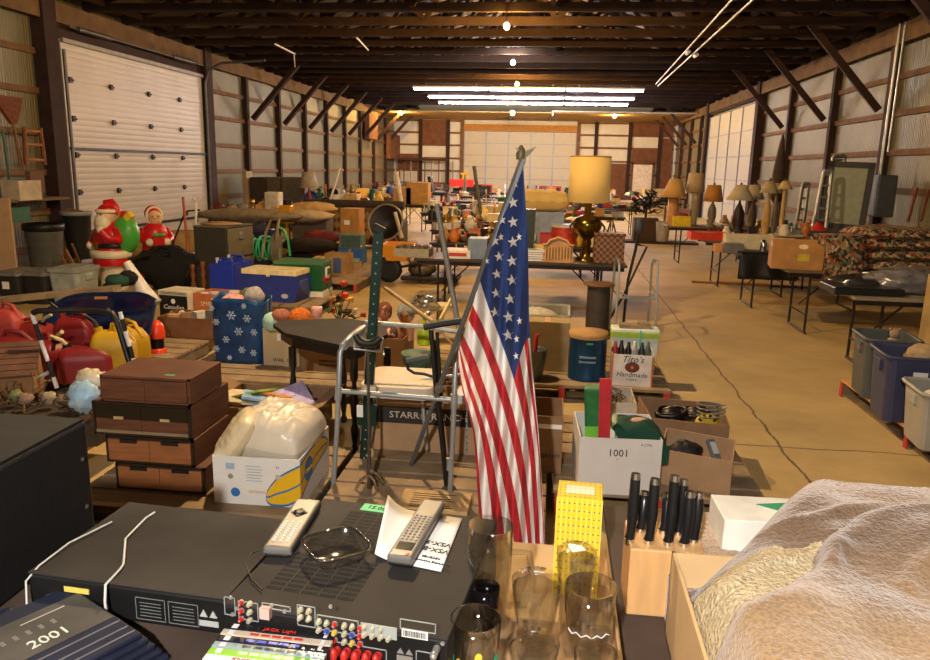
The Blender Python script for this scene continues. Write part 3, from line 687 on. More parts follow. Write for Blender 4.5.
# ================================================================= MIDDLE GROUND
def fb(xl, xr, yb, yt, z0=0.):
    """front face of a box from its photo corners, standing on height z0 -> x0, x1, y, height"""
    p = G((xl+xr)/2, yb, z0); y = p.y
    return GY(xl, (yb+yt)/2, y).x, GY(xr, (yb+yt)/2, y).x, y, GY((xl+xr)/2, yt, y).z-z0
def pallet(label, x0, x1, y0, y1, rz=0, top=PAL, n=7, along='x', red=True):
    cx, cy = (x0+x1)/2, (y0+y1)/2; W, Dp = x1-x0, y1-y0
    t = thing('pallet', label, 'pallet', (cx, cy, 0), rz, 'shipping pallets on the floor')
    d = MB()
    bw = Dp/n if along == 'x' else W/n
    for i in range(n):
        if along == 'x': d.box(-W/2, W/2, -Dp/2+i*bw+.012, -Dp/2+(i+1)*bw-.012, .118, .14)
        else: d.box(-W/2+i*bw+.012, -W/2+(i+1)*bw-.012, -Dp/2, Dp/2, .118, .14)
    obj('deck', d, top, t)
    for k in (-1, 0, 1):
        s_ = MB()
        if along == 'x':
            x = k*(W/2-.03); s_.box(x-.022, x+.022, -Dp/2+.01, Dp/2-.01, .018, .118)
            if red: s_.box(x-.024, x+.024, -Dp/2, -Dp/2+.012, .0, .12, 1)
        else:
            y = k*(Dp/2-.03); s_.box(-W/2+.01, W/2-.01, y-.022, y+.022, .018, .118)
            if red: s_.box(-W/2, -W/2+.012, y-.024, y+.024, .0, .12, 1).box(W/2-.012, W/2, y-.024, y+.024, .0, .12, 1)
        obj('stringer', s_, [PALG, RED_P], t)
    b_ = MB()
    for i in (0, .5, 1):
        if along == 'x': y = -Dp/2+.03+i*(Dp-.14); b_.box(-W/2+.03, W/2-.03, y+.015, y+.095, 0, .018)
        else: x = -W/2+.03+i*(W-.14); b_.box(x+.015, x+.095, -Dp/2+.03, Dp/2-.03, 0, .018)
    obj('bottom_board', b_, PALG, t)
    return t
def box_open(name, label, x0, x1, y, h, z0, dp, mt=None, rz=0, cat='box', group=None, flaps='', inner=None, flap_mt=None):
    """open carton: returns its Empty whose origin is the middle of the front bottom edge"""
    W = x1-x0; t = thing(name, label, cat, ((x0+x1)/2, y, z0), rz, group); w_ = .006; mt = mt or CARD
    b_ = MB().box(-W/2, W/2, 0, dp, 0, w_).box(-W/2, W/2, 0, w_, w_, h).box(-W/2, W/2, dp-w_, dp, w_, h).box(-W/2, -W/2+w_, w_, dp-w_, w_, h).box(W/2-w_, W/2, w_, dp-w_, w_, h)
    obj('walls', b_, mt, t)
    fm_ = flap_mt or mt
    if 'f' in flaps: obj('flap', MB().add([(-W/2, 0, h), (W/2, 0, h), (W/2-.01, -.07, h-.1), (-W/2+.01, -.07, h-.1)], [(0, 1, 2, 3)]), fm_, t, solid=.004)
    if 'b' in flaps: obj('flap', MB().add([(-W/2, dp, h), (W/2, dp, h), (W/2-.01, dp+.05, h+.11), (-W/2+.01, dp+.05, h+.11)], [(0, 1, 2, 3)]), fm_, t, solid=.004)
    if 'l' in flaps: obj('flap', MB().add([(-W/2, 0, h), (-W/2, dp, h), (-W/2-.09, dp-.01, h+.05), (-W/2-.09, .01, h+.05)], [(0, 1, 2, 3)]), fm_, t, solid=.004)
    if 'r' in flaps: obj('flap', MB().add([(W/2, 0, h), (W/2, dp, h), (W/2+.09, dp-.01, h+.04), (W/2+.09, .01, h+.04)], [(0, 1, 2, 3)]), fm_, t, solid=.004)
    return t
def box_shut(name, label, x0, x1, y, h, z0, dp, mt=None, rz=0, cat='box', group=None, tape=True):
    W = x1-x0; t = thing(name, label, cat, ((x0+x1)/2, y, z0), rz, group)
    obj('carton', MB().box(-W/2, W/2, 0, dp, 0, h), mt or CARD, t, bev=.004)
    if tape: obj('tape', MB().box(-.022, .022, -.001, dp+.001, h-.05, h+.0015), mat('a9814f', .4, var=0), t)
    return t
# pallets
pallet('pallet under the brown drawer units and the white fruit box', -2.35, -1.14, 3.2, 4.15, n=6)
pallet('pallet under the STARR RANCH box and the grey walker', -1.1, .02, 3.3, 4.85, n=9)
pallet('pallet under the white box marked 1001 and the belts', .06, 1.16, 3.72, 5.0, n=7)
pallet('pallet under the blue drum and the grey tub', -.72, .95, 5.7, 6.9, n=7)
pallet('pallet under the snowflake bag', -2.95, -.85, 5.35, 6.7, n=8)
pallet('pallet under the red and yellow fuel cans', -5.2, -3.2, 5.15, 6.6, n=8)
pallet('pallet with a red end under the blue and white cooler', -4.35, -2.75, 8.45, 9.7, along='y', n=7)
pallet('pallet under the tan cartons beyond the coolers', -4.1, -2.75, 10.3, 12.6, n=9)
pallet('pallet with red ends under the plastic totes at the right', 2.42, 3.7, 3.9, 6.35, n=5, along='y', top=mat('c99b62', .8, var=.2))
# ---- brown drawer units
WV = mat('5d3826', .55, var=.3, scale=6, stretch=(1, 1, 8)); WV2 = mat('8e5a36', .5, var=.25, scale=6, stretch=(1, 1, 8))
def unit(label, xl, xr, yb, z0, h, dp, kind, mt, fmt):
    p = G((xl+xr)/2, yb, z0); y = 3.37; x0 = GY(xl, yb-10, y).x; x1 = GY(xr, yb-10, y).x; W = x1-x0
    t = thing('drawer_unit', label, 'drawer unit', ((x0+x1)/2, y, z0), 0, 'brown drawer units in a stack')
    obj('cabinet', MB().box(-W/2, W/2, .012, dp, 0, h), mt, t, bev=.003)
    obj('face_frame', MB().box(-W/2, W/2, 0, .014, h-.012, h).box(-W/2, W/2, 0, .014, 0, .01).box(-W/2, -W/2+.012, 0, .014, 0, h).box(W/2-.012, W/2, 0, .014, 0, h), BROWNM if kind != 'a' else WV, t)
    for k in (0, 1):
        x = -W/2+.014+k*(W/2-.014)
        if kind == 'b':
            d = obj('drawer', MB().box(x, x+W/2-.016, .004, .02, .012, h*.5), fmt, t); obj('window', MB().box(x, x+W/2-.016, .001, .006, h*.5, h-.014), mat('0d0c0b', .1, var=0), t)
            obj('handle', MB().box(x+W/4-.03, x+W/4+.02, -.004, .004, h*.5, h*.5+.014), mat('b9a27a', .4), d)
            obj('trim_strip', MB().box(x, x+W/2-.016, .0, .006, .012, .028), STEEL, d)
        else:
            d = obj('drawer', MB().box(x, x+W/2-.016, -.004, .014, .012, h-.016), fmt, t, bev=.003)
            if kind == 'c': obj('handle', MB().box(x+W/4-.05, x+W/4+.04, -.01, 0, h-.03, h-.012), BLACK, d)
    return t
unit('lowest of the stacked brown drawer units, with a pale brown front', 117, 205, 497, .14, .14, .42, 'c', WV, WV2)
unit('third brown drawer unit from the top, black finger pulls', 107, 194, 468, .285, .14, .42, 'c', WV, WV2)
unit('wide brown drawer unit with dark windows, second from the top', 94, 191, 440, .43, .175, .45, 'b', WV, WV)
t = unit('topmost plain brown drawer unit with a green price sticker', 101, 190, 404, .61, .135, .36, 'a', WV, WV)
obj('price_sticker', MB().box(.08, .13, .05, .07, .1352, .136), mat('5fae80', .5), t)
# ---- white banana box with pillows
hb = .25; xa_ = V(214, 482, 3.3).x; xb_ = V(300, 482, 3.3).x; wb = (xb_-xa_)/2
t = box_open('fruit_box', 'white fruit box with a yellow and blue banana print, holding two pillows', xa_, xb_, 3.3, hb, .14, .5, mat('dfdfdc', .6, var=.04), D(1))
BL = mat('2f6fb5', .5, var=0); YE = mat('e5b81e', .5, var=0)
def strip(mb, pts, m_, off):      # pts: (u, low, high); u < 1 on the front face, u > 1 on the right face
    v = []
    for u, a, b_ in pts:
        x, y = ((-wb+2*wb*u, -off) if u <= 1 else (wb+off, (u-1)*.5)); v += [(x, y, a*hb), (x, y, b_*hb)]
    mb.add(v, [(2*i, 2*i+2, 2*i+3, 2*i+1) for i in range(len(pts)-1)], m_)
BAN = [(.6, .12, .2), (.62, .05, .33), (.66, .0, .45), (.72, .0, .58), (.78, .0, .67), (.85, .02, .75), (.92, .08, .82), (1, .17, .9)]
BAN2 = [(1.0001, .17, .9), (1.15, .28, .95), (1.3, .38, .98), (1.5, .46, .99), (1.7, .5, .96), (1.85, .52, .88), (1.95, .58, .74)]
pr = MB()
for P_, o1 in ((BAN, .0012), (BAN2, .0012)):
    strip(pr, P_, 0, o1); strip(pr, [(u, b_-.045, b_) for u, a, b_ in P_], 1, o1+.0006); strip(pr, [(u, a, a+.045) for u, a, b_ in P_], 1, o1+.0006); strip(pr, [(u, a+(b_-a)*.42, a+(b_-a)*.42+.04) for u, a, b_ in P_], 1, o1+.0006)
obj('banana_print', pr, [YE, BL], t)
obj('oval_logo', MB().at((wb+.0022, .13, hb*.62), (0, PI/2, 0)).lathe([(0, .0012), (.062, 0)], 22, sy=1.1), BL, t)
text(t, 'Chiquita', .034, YE, (wb+.0045, .13, hb*.62), (PI/2, 0, PI/2))
def fu(u): return -wb+2*wb*u
for u, v_, m_ in ((.2, .58, mat('8d8a84', .6)), (.75, .62, mat('b9b4a8', .6)), (.25, .25, BL)): obj('hand_hole' if m_ is not BL else 'round_logo', MB().at((fu(u), -.0006-(.002 if v_ == .62 else 0), hb*v_), (PI/2, 0, 0)).lathe([(0, .0008), (.014 if m_ is not BL else .024, 0)], 14), m_, t)
for k in range(6): obj('printed_line', MB().box(fu(.38), fu(.57-.02*(k % 2)), -.001, 0, hb*(.5+.06*k), hb*(.52+.06*k)), mat('a9bccb', .6), t)
obj('blue_stamp', MB().box(fu(.15), fu(.25), -.001, 0, hb*.73, hb*.86), mat('9db8d6', .6), t); text(t, 'M', .02, BL, (fu(.745), -.001, hb*.81))
obj('grip_slot', MB().box(fu(.4), fu(.6), -.001, 0, hb*.25, hb*.31), mat('cfc3ae', .5), t)
PILW = mat('ddd3bf', .35, var=.08, scale=4, bump=.15, coat=.6); PIL2 = mat('e0cfa8', .35, var=.1, scale=8, bump=.3, coat=.7)
def pillow(label, loc, size, rot, mt, seed):
    R_ = random.Random(seed); a, b_, c_ = size
    def fn(u, v):
        th = (u*2-1); ph = (v*2-1)
        return None
    mb = MB(); k = 44
    for sg in (1, -1):
        def f(u, v, sg=sg):
            x = 2*u-1; y = 2*v-1; q_ = max(0, (1-x**4)*(1-y**4))**.5
            w_ = noise.noise(Vector((x*2.5+seed, y*2.5, sg)))*.16*q_+.10*noise.noise(Vector((x*7+seed, y*4, sg)))*q_+.07*(1-abs(noise.noise(Vector((x*9, y*14, seed)))))*(y < -.3)+.06*q_*math.sin(14*x+6*y)*abs(y)**3
            return (x*a*(1-.1*abs(y)**2), y*b_*(1-.1*abs(x)**2), sg*(c_*q_**.8)*(1+w_))
        mb.grid(f, k, k)
    return solo('bagged_pillow', mb, mt, label, 'pillow', loc, rot)
pillow('large cream pillow in shiny plastic, lying in the fruit box', (V(280, 436, 3.56).x, 3.56, .43), (.2, .21, .13), (.1, .1, -.1), PILW, 3)
pillow('small pillow in clear plastic leaning at the left of the fruit box', (V(234, 436, 3.42).x, 3.44, .43), (.16, .12, .055), (.25, -.95, .15), PIL2, 8)
# ---- walker (grey), near the flag
WG = mat('9fa4a6', .4, .4, var=.05)
def mobility_walker(label, loc, rz, w_=.56, d_=.5, h_=.86, mt=WG, z0=0.):
    t = thing('walker', label, 'walker', loc, rz)
    for sx in (-1, 1):
        x = sx*w_/2; fr = [(x*1.08, 0, .02), (x, .04, h_-.1), (x, .07, h_-.03), (x, .12, h_), (x, d_-.12, h_), (x, d_-.05, h_-.03), (x, d_-.02, h_-.1), (x*1.08, d_+.03, .02)]
        sf = obj('side_frame', MB().tube(fr, .0127, 8), mt, t)
        obj('hand_grip', MB().tube([(x, .14, h_), (x, d_-.12, h_)], .019, 8), mat('6f7476', .7), sf)
        for y in (0, d_+.03): obj('rubber_foot', MB().cyl((x*1.08, y, 0), (x*1.08, y, .04), .02, .016), BLACK, sf)
        obj('side_bar', MB().tube([(x, .03, .5), (x, d_, .5)], .01, 6), mt, sf)
    obj('cross_bar', MB().tube([(-w_/2, .03, h_-.38), (w_/2, .03, h_-.38)], .0127, 8), mt, t)
    obj('cross_bar', MB().tube([(-w_/2, .03, h_-.32), (-w_/4, .02, h_-.36), (w_/4, .02, h_-.36), (w_/2, .03, h_-.32)], .008, 8), mt, t)
    return t
t = thing('walker', 'grey metal walking frame standing left of the flag', 'walker', (0, 0, 0))
zp = .14
def V(px, py, y): return GY(px, py, y)
yf, yb = 3.62, 4.15
FL = V(332, 503, yf); FR = V(449, 512, yf)
lf = [FL, V(337, 430, yf), V(340, 352, yf+.01), V(345, 343, yf+.04), V(352, 337, yf+.1), V(364, 327, yb-.1), V(368, 333, yb), V(366, 380, yb), V(362, 440, yb)]
sf = obj('side_frame', MB().tube(lf, .0135, 10), WG, t)
obj('hand_grip', MB().tube([V(343, 347, yf+.03), V(352, 337, yf+.12), V(362, 329, yb-.14)], .022, 8), WG, sf)
rf_ = [FR, V(453, 430, yf), V(456, 352, yf+.01), V(457, 340, yf+.06), V(458, 331, yf+.14), V(462, 327, yb-.12), V(465, 333, yb), V(467, 380, yb), V(467, 462, yb)]
sf = obj('side_frame', MB().tube(rf_, .0135, 10), WG, t)
for i in range(7): 
    p = V(467, 410+i*6.5, yb); obj('adjust_hole', MB().cyl((p.x, p.y-.0145, p.z), (p.x, p.y-.013, p.z), .004, n=6), BLACK, sf)
obj('cross_bar', MB().tube([V(340, 391, yf), V(454, 400, yf)], .013, 10), WG, t)
obj('cross_bar', MB().tube([V(366, 322, yb), V(426, 327, yb), V(465, 333, yb)], .013, 10), WG, t)
obj('cross_bar', MB().tube([V(366, 388, yb), V(466, 374, yb)], .011, 8), WG, t)
obj('collar', MB().cyl(V(338, 400, yf), V(339, 388, yf), .019).cyl(V(454, 408, yf), V(454, 394, yf), .019).cyl(V(449.5, 470, yf), V(450, 458, yf), .017), WG, t)
for p in (FL, FR): obj('rubber_foot', MB().cyl(p+Vector((0, 0, -.02)), p+Vector((0, 0, .03)), .021, .017), mat('6e655c', .8), t)
# commode seat behind
t = thing('padded_stool', 'beige rounded bath seat standing inside the walking frame', 'seat', (*G(403, 378, .58).xy, .2))
SE = mat('cfc4b0', .5, var=.06)
def rr(w_, d_, r, n_=6):
    P_ = []
    for cx, cy, a0 in ((w_-r, d_-r, 0), (-w_+r, d_-r, 90), (-w_+r, -d_+r, 180), (w_-r, -d_+r, 270)):
        for i in range(n_+1): a = D(a0+90*i/n_); P_.append((cx+r*math.cos(a), cy+r*math.sin(a)))
    return P_
obj('seat', MB().prism(rr(.21, .22, .07), .34, .385), SE, t, bev=.012, bseg=3)
obj('seat_edge', MB().prism(rr(.205, .195, .07), .31, .335), mat('b9b5ad', .4), t, bev=.005)
for sx in (-1, 1):
    for sy in (-1, 1): obj('leg', MB().tube([(sx*.13, sy*.1, .32), (sx*.17, sy*.14, 0)], .011, 8), WG, t)
# dark green perforated upright
GP = mat('15362f', .4, .3, var=.15)
t = thing('steel_post', 'tall dark green steel post with a row of holes', 'post', (0, 0, 0))
A = V(363, 476, 3.98); B_ = V(378, 232, 3.98); dv = (B_-A).normalized(); sd = Vector((.024, 0, 0))
pst = MB()
for q0, q1, yy, th in ((-.024, .024, 0, .006), (-.026, -.02, 0, .03), (.02, .026, 0, .03)):
    pst.add([A+Vector((q0, yy, 0)), A+Vector((q1, yy, 0)), A+Vector((q1, yy+th, 0)), A+Vector((q0, yy+th, 0)), B_+Vector((q0, yy, 0)), B_+Vector((q1, yy, 0)), B_+Vector((q1, yy+th, 0)), B_+Vector((q0, yy+th, 0))], [(3, 2, 1, 0), (4, 5, 6, 7), (0, 1, 5, 4), (1, 2, 6, 5), (2, 3, 7, 6), (3, 0, 4, 7)])
pst.cyl(A+Vector((0, .02, 0)), B_+Vector((0, .02, 0)), .012, n=6)
obj('channel', pst, GP, t)
hl = MB()
for i in range(24):
    p = A+(B_-A)*(.04+i*.04); hl.cyl((p.x, p.y-.001, p.z), (p.x, p.y+.001, p.z), .005, n=6)
obj('hole_row', hl, mat('9aa8a0', .5, var=0), t)
obj('anchor_plate', MB().box(-.05, .06, -.004, .0, .0, .12), GP, t, loc=V(366, 425, 3.975))
pp = V(360, 411, 3.96); obj('paper_tag', MB().box(-.018, .018, -.004, 0, -.035, .035), WHITE, t, loc=pp)
obj('cap', MB().at(B_+Vector((-.01, .01, -.01)), (.1, .5, .3)).cb(.07, .03, .05), BLACK, t, bev=.01)
# black clamp / rest on the walker
t = thing('arm_rest', 'black curved rest with wire hooks clamped over the walker corner', 'arm rest', (0, 0, 0))
ya = 3.58
obj('pad', MB().tube([V(355, 335, ya), V(360, 342, ya), V(368, 344, ya), V(376, 342, ya), V(381, 337, ya)], .022, 10, rf=[.015, .024, .022, .024, .015]), BLACK, t)
obj('bracket', MB().tube([V(354, 334, ya), V(354, 349, ya), V(381, 352, ya), V(383, 338, ya)], .006, 6).tube([V(380, 352, ya), V(384, 356, ya), V(383, 346, ya+.03)], .005, 6), STEEL, t)
# chrome tripod stand
t = thing('tripod_stand', 'thin chrome stand on three curved legs in front of the green post', 'stand', (0, 0, 0))
hub = V(369, 472, 3.55); CH2 = mat('9a9690', .2, .9, var=.1)
obj('pole', MB().tube([V(368, 352, 3.57), V(369, 440, 3.56), hub], .0075, 8).tube([V(369, 440, 3.56), hub-Vector((0, 0, .09))], .011, 8), mat('5f554b', .4, .6), t)
for pts in (((369, 475), (361, 480), (354, 492), (346, 505)), ((369, 475), (374, 480), (377, 492), (380, 507)), ((371, 471), (377, 474), (384, 486), (389, 498))):
    yy = 3.55 if pts[1][0] < 376 else 3.7
    ps = [V(a, b_, 3.55+(yy-3.55)*i/3) for i, (a, b_) in enumerate(pts)]; lg = obj('leg', MB().tube(ps, .0085, 8), CHROME, t)
    obj('rubber_tip', MB().ball(ps[-1], .014, 8, 6), mat('8d8a84', .7), lg)
obj('clamp_screw', MB().cyl(V(370, 449, 3.55), V(374, 448, 3.55), .008).ball(V(367, 455, 3.54), .009), CHROME, t)
# black cane with offset grip
t = thing('walking_cane', 'black cane with a straight padded grip and a dark round foot', 'cane', (0, 0, 0)); yc = 3.66
foot = V(447, 492, yc)
obj('shaft', MB().tube([V(431, 330, yc), V(436, 390, yc), V(444, 460, yc), foot], .0125, 8), BLACK, t)
obj('grip', MB().tube([V(424, 327, yc), V(440, 324, yc), V(461, 321, yc)], .018, 8), mat('202224', .6), t)
obj('brace_tube', MB().tube([V(437, 332, yc+.02), V(441, 390, yc+.02), V(440, 430, yc+.02)], .009, 8), BLACK, t)
obj('foot', MB().ball(V(449, 491, yc), (.045, .04, .035), 12, 8), mat('3f3430', .8), t)
t = thing('cane_handle', 'black and green loop handled tool hooked beside the cane', 'handle', (0, 0, 0)); yk = 3.74
obj('grip', MB().tube([V(407, 361, yk), V(418, 359, yk), V(430, 357, yk)], .017, 8), mat('4a4e4b', .6), t)
obj('loop', MB().tube([V(407, 362, yk), V(408, 369, yk), V(414, 373, yk), V(424, 374, yk), V(434, 377, yk)], .008, 8), BLACK, t)
obj('shaft', MB().tube([V(434, 340, yk), V(438, 380, yk), V(444, 440, yk), V(447, 480, yk)], .008, 8), BLACK, t)
# ---- the flag
t = thing('flag', 'american flag hanging from a slanted grey pole with an eagle finial', 'flag', (0, 0, 0))
YFL = 2.88
GC = {0: [(523, 160), (528, 250), (530, 337), (539, 440), (546, 556)], .25: [(511, 192), (520, 268), (524, 345), (537, 445), (544.5, 557)], .54: [(480, 281), (490, 312), (514, 380), (529, 452), (536, 557)], .77: [(469, 318), (485, 350), (507, 418), (522, 488), (530, 557)], 1: [(461, 344), (473, 376), (493, 434), (509, 500), (518, 557)], 1.45: [(458, 352), (461, 384), (473, 432), (478, 500), (482, 557)]}
US = [0, .2, .4, .7, 1]; VS = [0, .25, .54, .77, 1, 1.45]
def cr(p0, p1, p2, p3, k): return .5*((2*p1)+(p2-p0)*k+(2*p0-5*p1+4*p2-p3)*k*k+(3*p1-p0-3*p2+p3)*k**3)
def spl(xs, ys, x):
    i = max(0, min(len(xs)-2, sum(1 for q_ in xs if q_ <= x)-1)); k = (x-xs[i])/(xs[i+1]-xs[i])
    g = lambda j: ys[j] if 0 <= j < len(ys) else (2*ys[0]-ys[1] if j < 0 else 2*ys[-1]-ys[-2])
    return cr(g(i-1), g(i), g(i+1), g(i+2), k)
def fpix(u, v):
    X = [spl(US, [q_[0] for q_ in GC[w_]], u) for w_ in VS]; Y = [spl(US, [q_[1] for q_ in GC[w_]], u) for w_ in VS]
    return spl(VS, X, v), spl(VS, Y, v)
def fdep(px, py):
    k = sm(170, 330, py); cx = 519-(py-170)*.03
    return YFL+.012+.45*max(0, min(1, (523-px)/65))*(1-sm(330, 430, py))-.026*k*math.sin((px-cx)*.42+py*.006)-.02*k*math.sin((px-cx)*.17+1.2+py*.012)-.004*math.sin(py*.11+px*.2)
def fpt(u, v):
    v *= 1.45
    a, b_ = fpix(u, v); return GY(a, b_, fdep(a, b_))
FB_, FR_, FW_ = mat('21366a', .8, var=.12, scale=20), mat('b5262c', .8, var=.1, scale=20), mat('e6e2dc', .8, var=.04, scale=20)
def fmat(u, v):
    v *= 1.45
    if u < .4 and v < 7/13: return 0
    q = 7+(v-7/13)*13*(.62 if v > 7/13 else .5)
    return 1 if math.floor(q) % 2 == 0 else 2
fl = MB().grid(fpt, 110, 137, mf=fmat)
stars = [(514, 183, 8), (513, 202.5, 9), (502, 220, 7), (513, 222, 9), (501, 237, 6), (495, 241, 8), (513, 242, 9), (519, 237, 6), (499, 256.5, 8), (487, 261, 5), (512, 261, 9), (497, 274, 8), (512, 280, 9), (496, 293, 8), (510, 299, 9), (495, 312, 8), (508.5, 317, 9.5), (519.5, 321, 6), (508, 335, 9.5), (516.5, 339, 6), (516, 356, 6)]
for a, b_, r_ in stars:
    v_ = []
    for i in range(11):
        rr_ = 0 if i == 0 else (r_*.62 if i % 2 else r_*.25); th = D(-8)+PI/5*(i-1)
        x_, y_ = a+rr_*math.sin(th)*(.8 if r_ < 7 else 1), b_-rr_*math.cos(th)*1.1
        v_.append(GY(x_, y_, fdep(x_, y_)-.0035))
    fl.add(v_, [(0, i, i % 10+1) for i in range(1, 11)], 2)
obj('cloth', fl, [FB_, FR_, FW_], t)
PG = mat('74797c', .4, .5, var=.1); pt_ = V(523, 158, YFL+.03); pb_ = V(407, 476, 3.98)
obj('pole', MB().tube([pb_, lerp(pb_, pt_, .5), pt_], .0125, 10), PG, t)
obj('pole_collar', MB().cyl(lerp(pb_, pt_, .36), lerp(pb_, pt_, .38), .02), STEEL, t)
sl_ = obj('header_band', MB().tube([V(524, 160, YFL), V(517, 180, fdep(517, 180)), V(505, 210, fdep(505, 210)), V(492, 246, fdep(492, 246))], .008, 8, rf=[.008, .008, .006, .004]), mat('8e959c', .8), t)
EG = mat('5b5236', .5, .2, var=.3); ye = YFL+.03
eg = obj('eagle_finial', MB().tube([V(520, 160, ye), V(521, 154, ye), V(522, 149, ye), V(520, 146.5, ye)], .012, 8, rf=[.014, .02, .011, .006]).ball(V(521, 147.5, ye), (.009, .009, .01)).cyl(V(519, 148, ye), V(516.5, 149, ye), .004, .001), EG, t)
wg = MB()
for pts in (((521, 158), (517, 151), (514.5, 146), (517.5, 149.5)), ((522, 159), (527, 157), (533, 151), (536.5, 146), (531, 149), (526, 151))):
    P_ = [V(a, b_, ye) for a, b_ in pts]; k = len(P_); wg.add([p-Vector((0, .006, 0)) for p in P_]+[p+Vector((0, .006, 0)) for p in P_], [tuple(range(k)), tuple(range(2*k-1, k-1, -1))]+[(i, i+k, (i+1) % k+k, (i+1) % k) for i in range(k)])
obj('wing', wg, EG, eg)
# ---- STARR RANCH box and neighbours on the pallet
x0, x1, y, h = fb(372, 478, 452, 402, .14)
t = box_open('apple_box', 'open cardboard box printed STARR RANCH behind the walker', x0, x1+.12, y, h, .14, .36)
Wb = x1+.12-x0
obj('dark_band', MB().box(-Wb/2, Wb/2, -.0012, 0, h*.55, h*.88), mat('2b2725', .7), t)
text(t, 'STARR    RANCH', .056, mat('cdbfa5', .6, var=0), (-.04, -.0022, h*.715), sx=1.1)
obj('star_emblem', MB().prism([(math.sin(PI/5*i)*(.033 if i % 2 == 0 else .014)-.045, math.cos(PI/5*i)*(.033 if i % 2 == 0 else .014)+h*.715) for i in range(10)], -.003, -.001, 'y').at((-.045, -.002, h*.715), (PI/2, 0, 0)).tube([(.036*math.cos(i*PI/10), .036*math.sin(i*PI/10), 0) for i in range(20)], .002, 5, closed=True), mat('cdbfa5', .6, var=0), t)
0 and solo('folded_paper', MB().box(-.2, .2, 0, .25, 0, .02), mat('d7dbe0', .6), 'white folded papers on top of the STARR RANCH box contents', 'paper', ((x0+x1)/2+.03, y+.05, .14+h-.02), .05)
solo('folded_paper', MB().box(-.13, .13, 0, .2, 0, .05), mat('c7cdd6', .6), 'pale blue stack of papers at the right inside the STARR RANCH box', 'paper', (x1-.03, y+.06, .14+h-.02), -.1)
x0, x1, y, h = fb(400, 470, 508, 478, 0.14)
t = box_shut('newspaper_bundle', 'flat bundle of printed newspaper on the pallet edge below the cane', x0, x1, 3.32, .035, .14, .22, mat('b8996a', .8, var=.2, scale=20), tape=False, cat='newspaper')
for k in range(7): obj('printed_line', MB().box(-.12+.0*k, .1-.02*(k % 3), .02+k*.025, .026+k*.025, .0352, .036), INK, t)
# box of children's books
x0, x1, y, h = fb(205, 268, 411, 395, .14)
t = box_open('cardboard_box', 'low cardboard box full of colourful picture books behind the pillows', -2.05, -1.42, 3.85+.3, .2, .14, .5, CARD_D, flaps='lr')
R = random.Random(12)
for i, (c, nm) in enumerate((('d9cdb0', 'cream'), ('a8c050', 'lime green'), ('8fb4d8', 'sky blue'), ('e3d6d0', 'pale pink'), ('cf8a4a', 'orange'), ('b6a8cf', 'lilac'), ('e7dfa0', 'pale yellow'))):
    solo('picture_book', MB().box(-.11, .11, -.14, .14, 0, .015), mat(c, .4, var=.25, scale=25), nm+' picture book lying in the box behind the pillows', 'book', (-1.93+.068*i, 4.4+.06*math.sin(i*2.), .3+.012*(i % 3)+.02), (R.uniform(-.3, .3), R.uniform(-.35, .35), R.uniform(-.8, .8)), 'picture books in the box')
# ---- black side table with turned legs
t = thing('side_table', 'black side table with clipped corners and turned legs', 'table', (*G(330, 330, .72).xy, 0)); cx, cy = t.location.x, t.location.y
TB_ = mat('191512', .35, var=.3, scale=8); tp = [G(273, 324, .72), G(284, 320, .72), G(345, 318, .72), G(384, 324, .72), G(388, 334, .72), G(358, 348, .72), G(350, 347, .72), G(285, 333, .72)]
poly = [(p.x-cx, p.y-cy) for p in tp][::-1]
obj('tabletop', MB().prism(poly, .695, .72), mat('1d1713', .75, var=.5, scale=6), t, bev=.004)
obj('apron', MB().prism([(a*.86, b_*.8) for a, b_ in poly], .62, .695), TB_, t)
prof = [(.02, .0), (.024, .03), (.014, .06), (.02, .1), (.026, .16), (.014, .2), (.022, .26), (.028, .34), (.018, .42), (.014, .46), (.026, .5), (.026, .62)]
for px_, py_ in ((286, 333), (356, 346), (345, 322), (395, 333)):
    p = G(px_, py_, .72); obj('leg', MB().lathe(prof, 12, c=((p.x-cx)*.88, (p.y-cy)*.82, 0)), TB_, t)
# white box and brown box under it
x0, x1, y, h = fb(263, 299, 366, 329, .14)
t = box_shut('carton', 'pale carton behind the black side table leg', x0, x1, y, h, .14, .35, mat('c6b088', .7, var=.06)); text(t, 'WAL  II', .045, INK, (0, -.002, .05)); obj('label_sticker', MB().box(-.03, .0, -.002, 0, h-.1, h-.04), WHITE, t)
x0, x1, y, h = fb(300, 352, 372, 335, .14)
t = box_shut('carton', 'brown carton with a red printed ribbon behind the side table', x0, x1, y, h, .14, .35, CARD_D)
obj('red_ribbon_print', MB().prism([(-.12, h-.1), (.16, h-.11), (.16, h-.05), (.12, h-.03), (-.08, h-.03), (-.12, h-.05)], -.0015, 0, 'y'), mat('b23a30', .6), t); obj('blue_mark', MB().box(-.02, .05, -.0025, 0, h-.13, h-.09), mat('2f3f80', .6), t)
for k in range(2): obj('printed_line', MB().box(-.06, .1, -.0015, 0, .05+k*.035, .065+k*.035), mat('4a382c', .7), t)
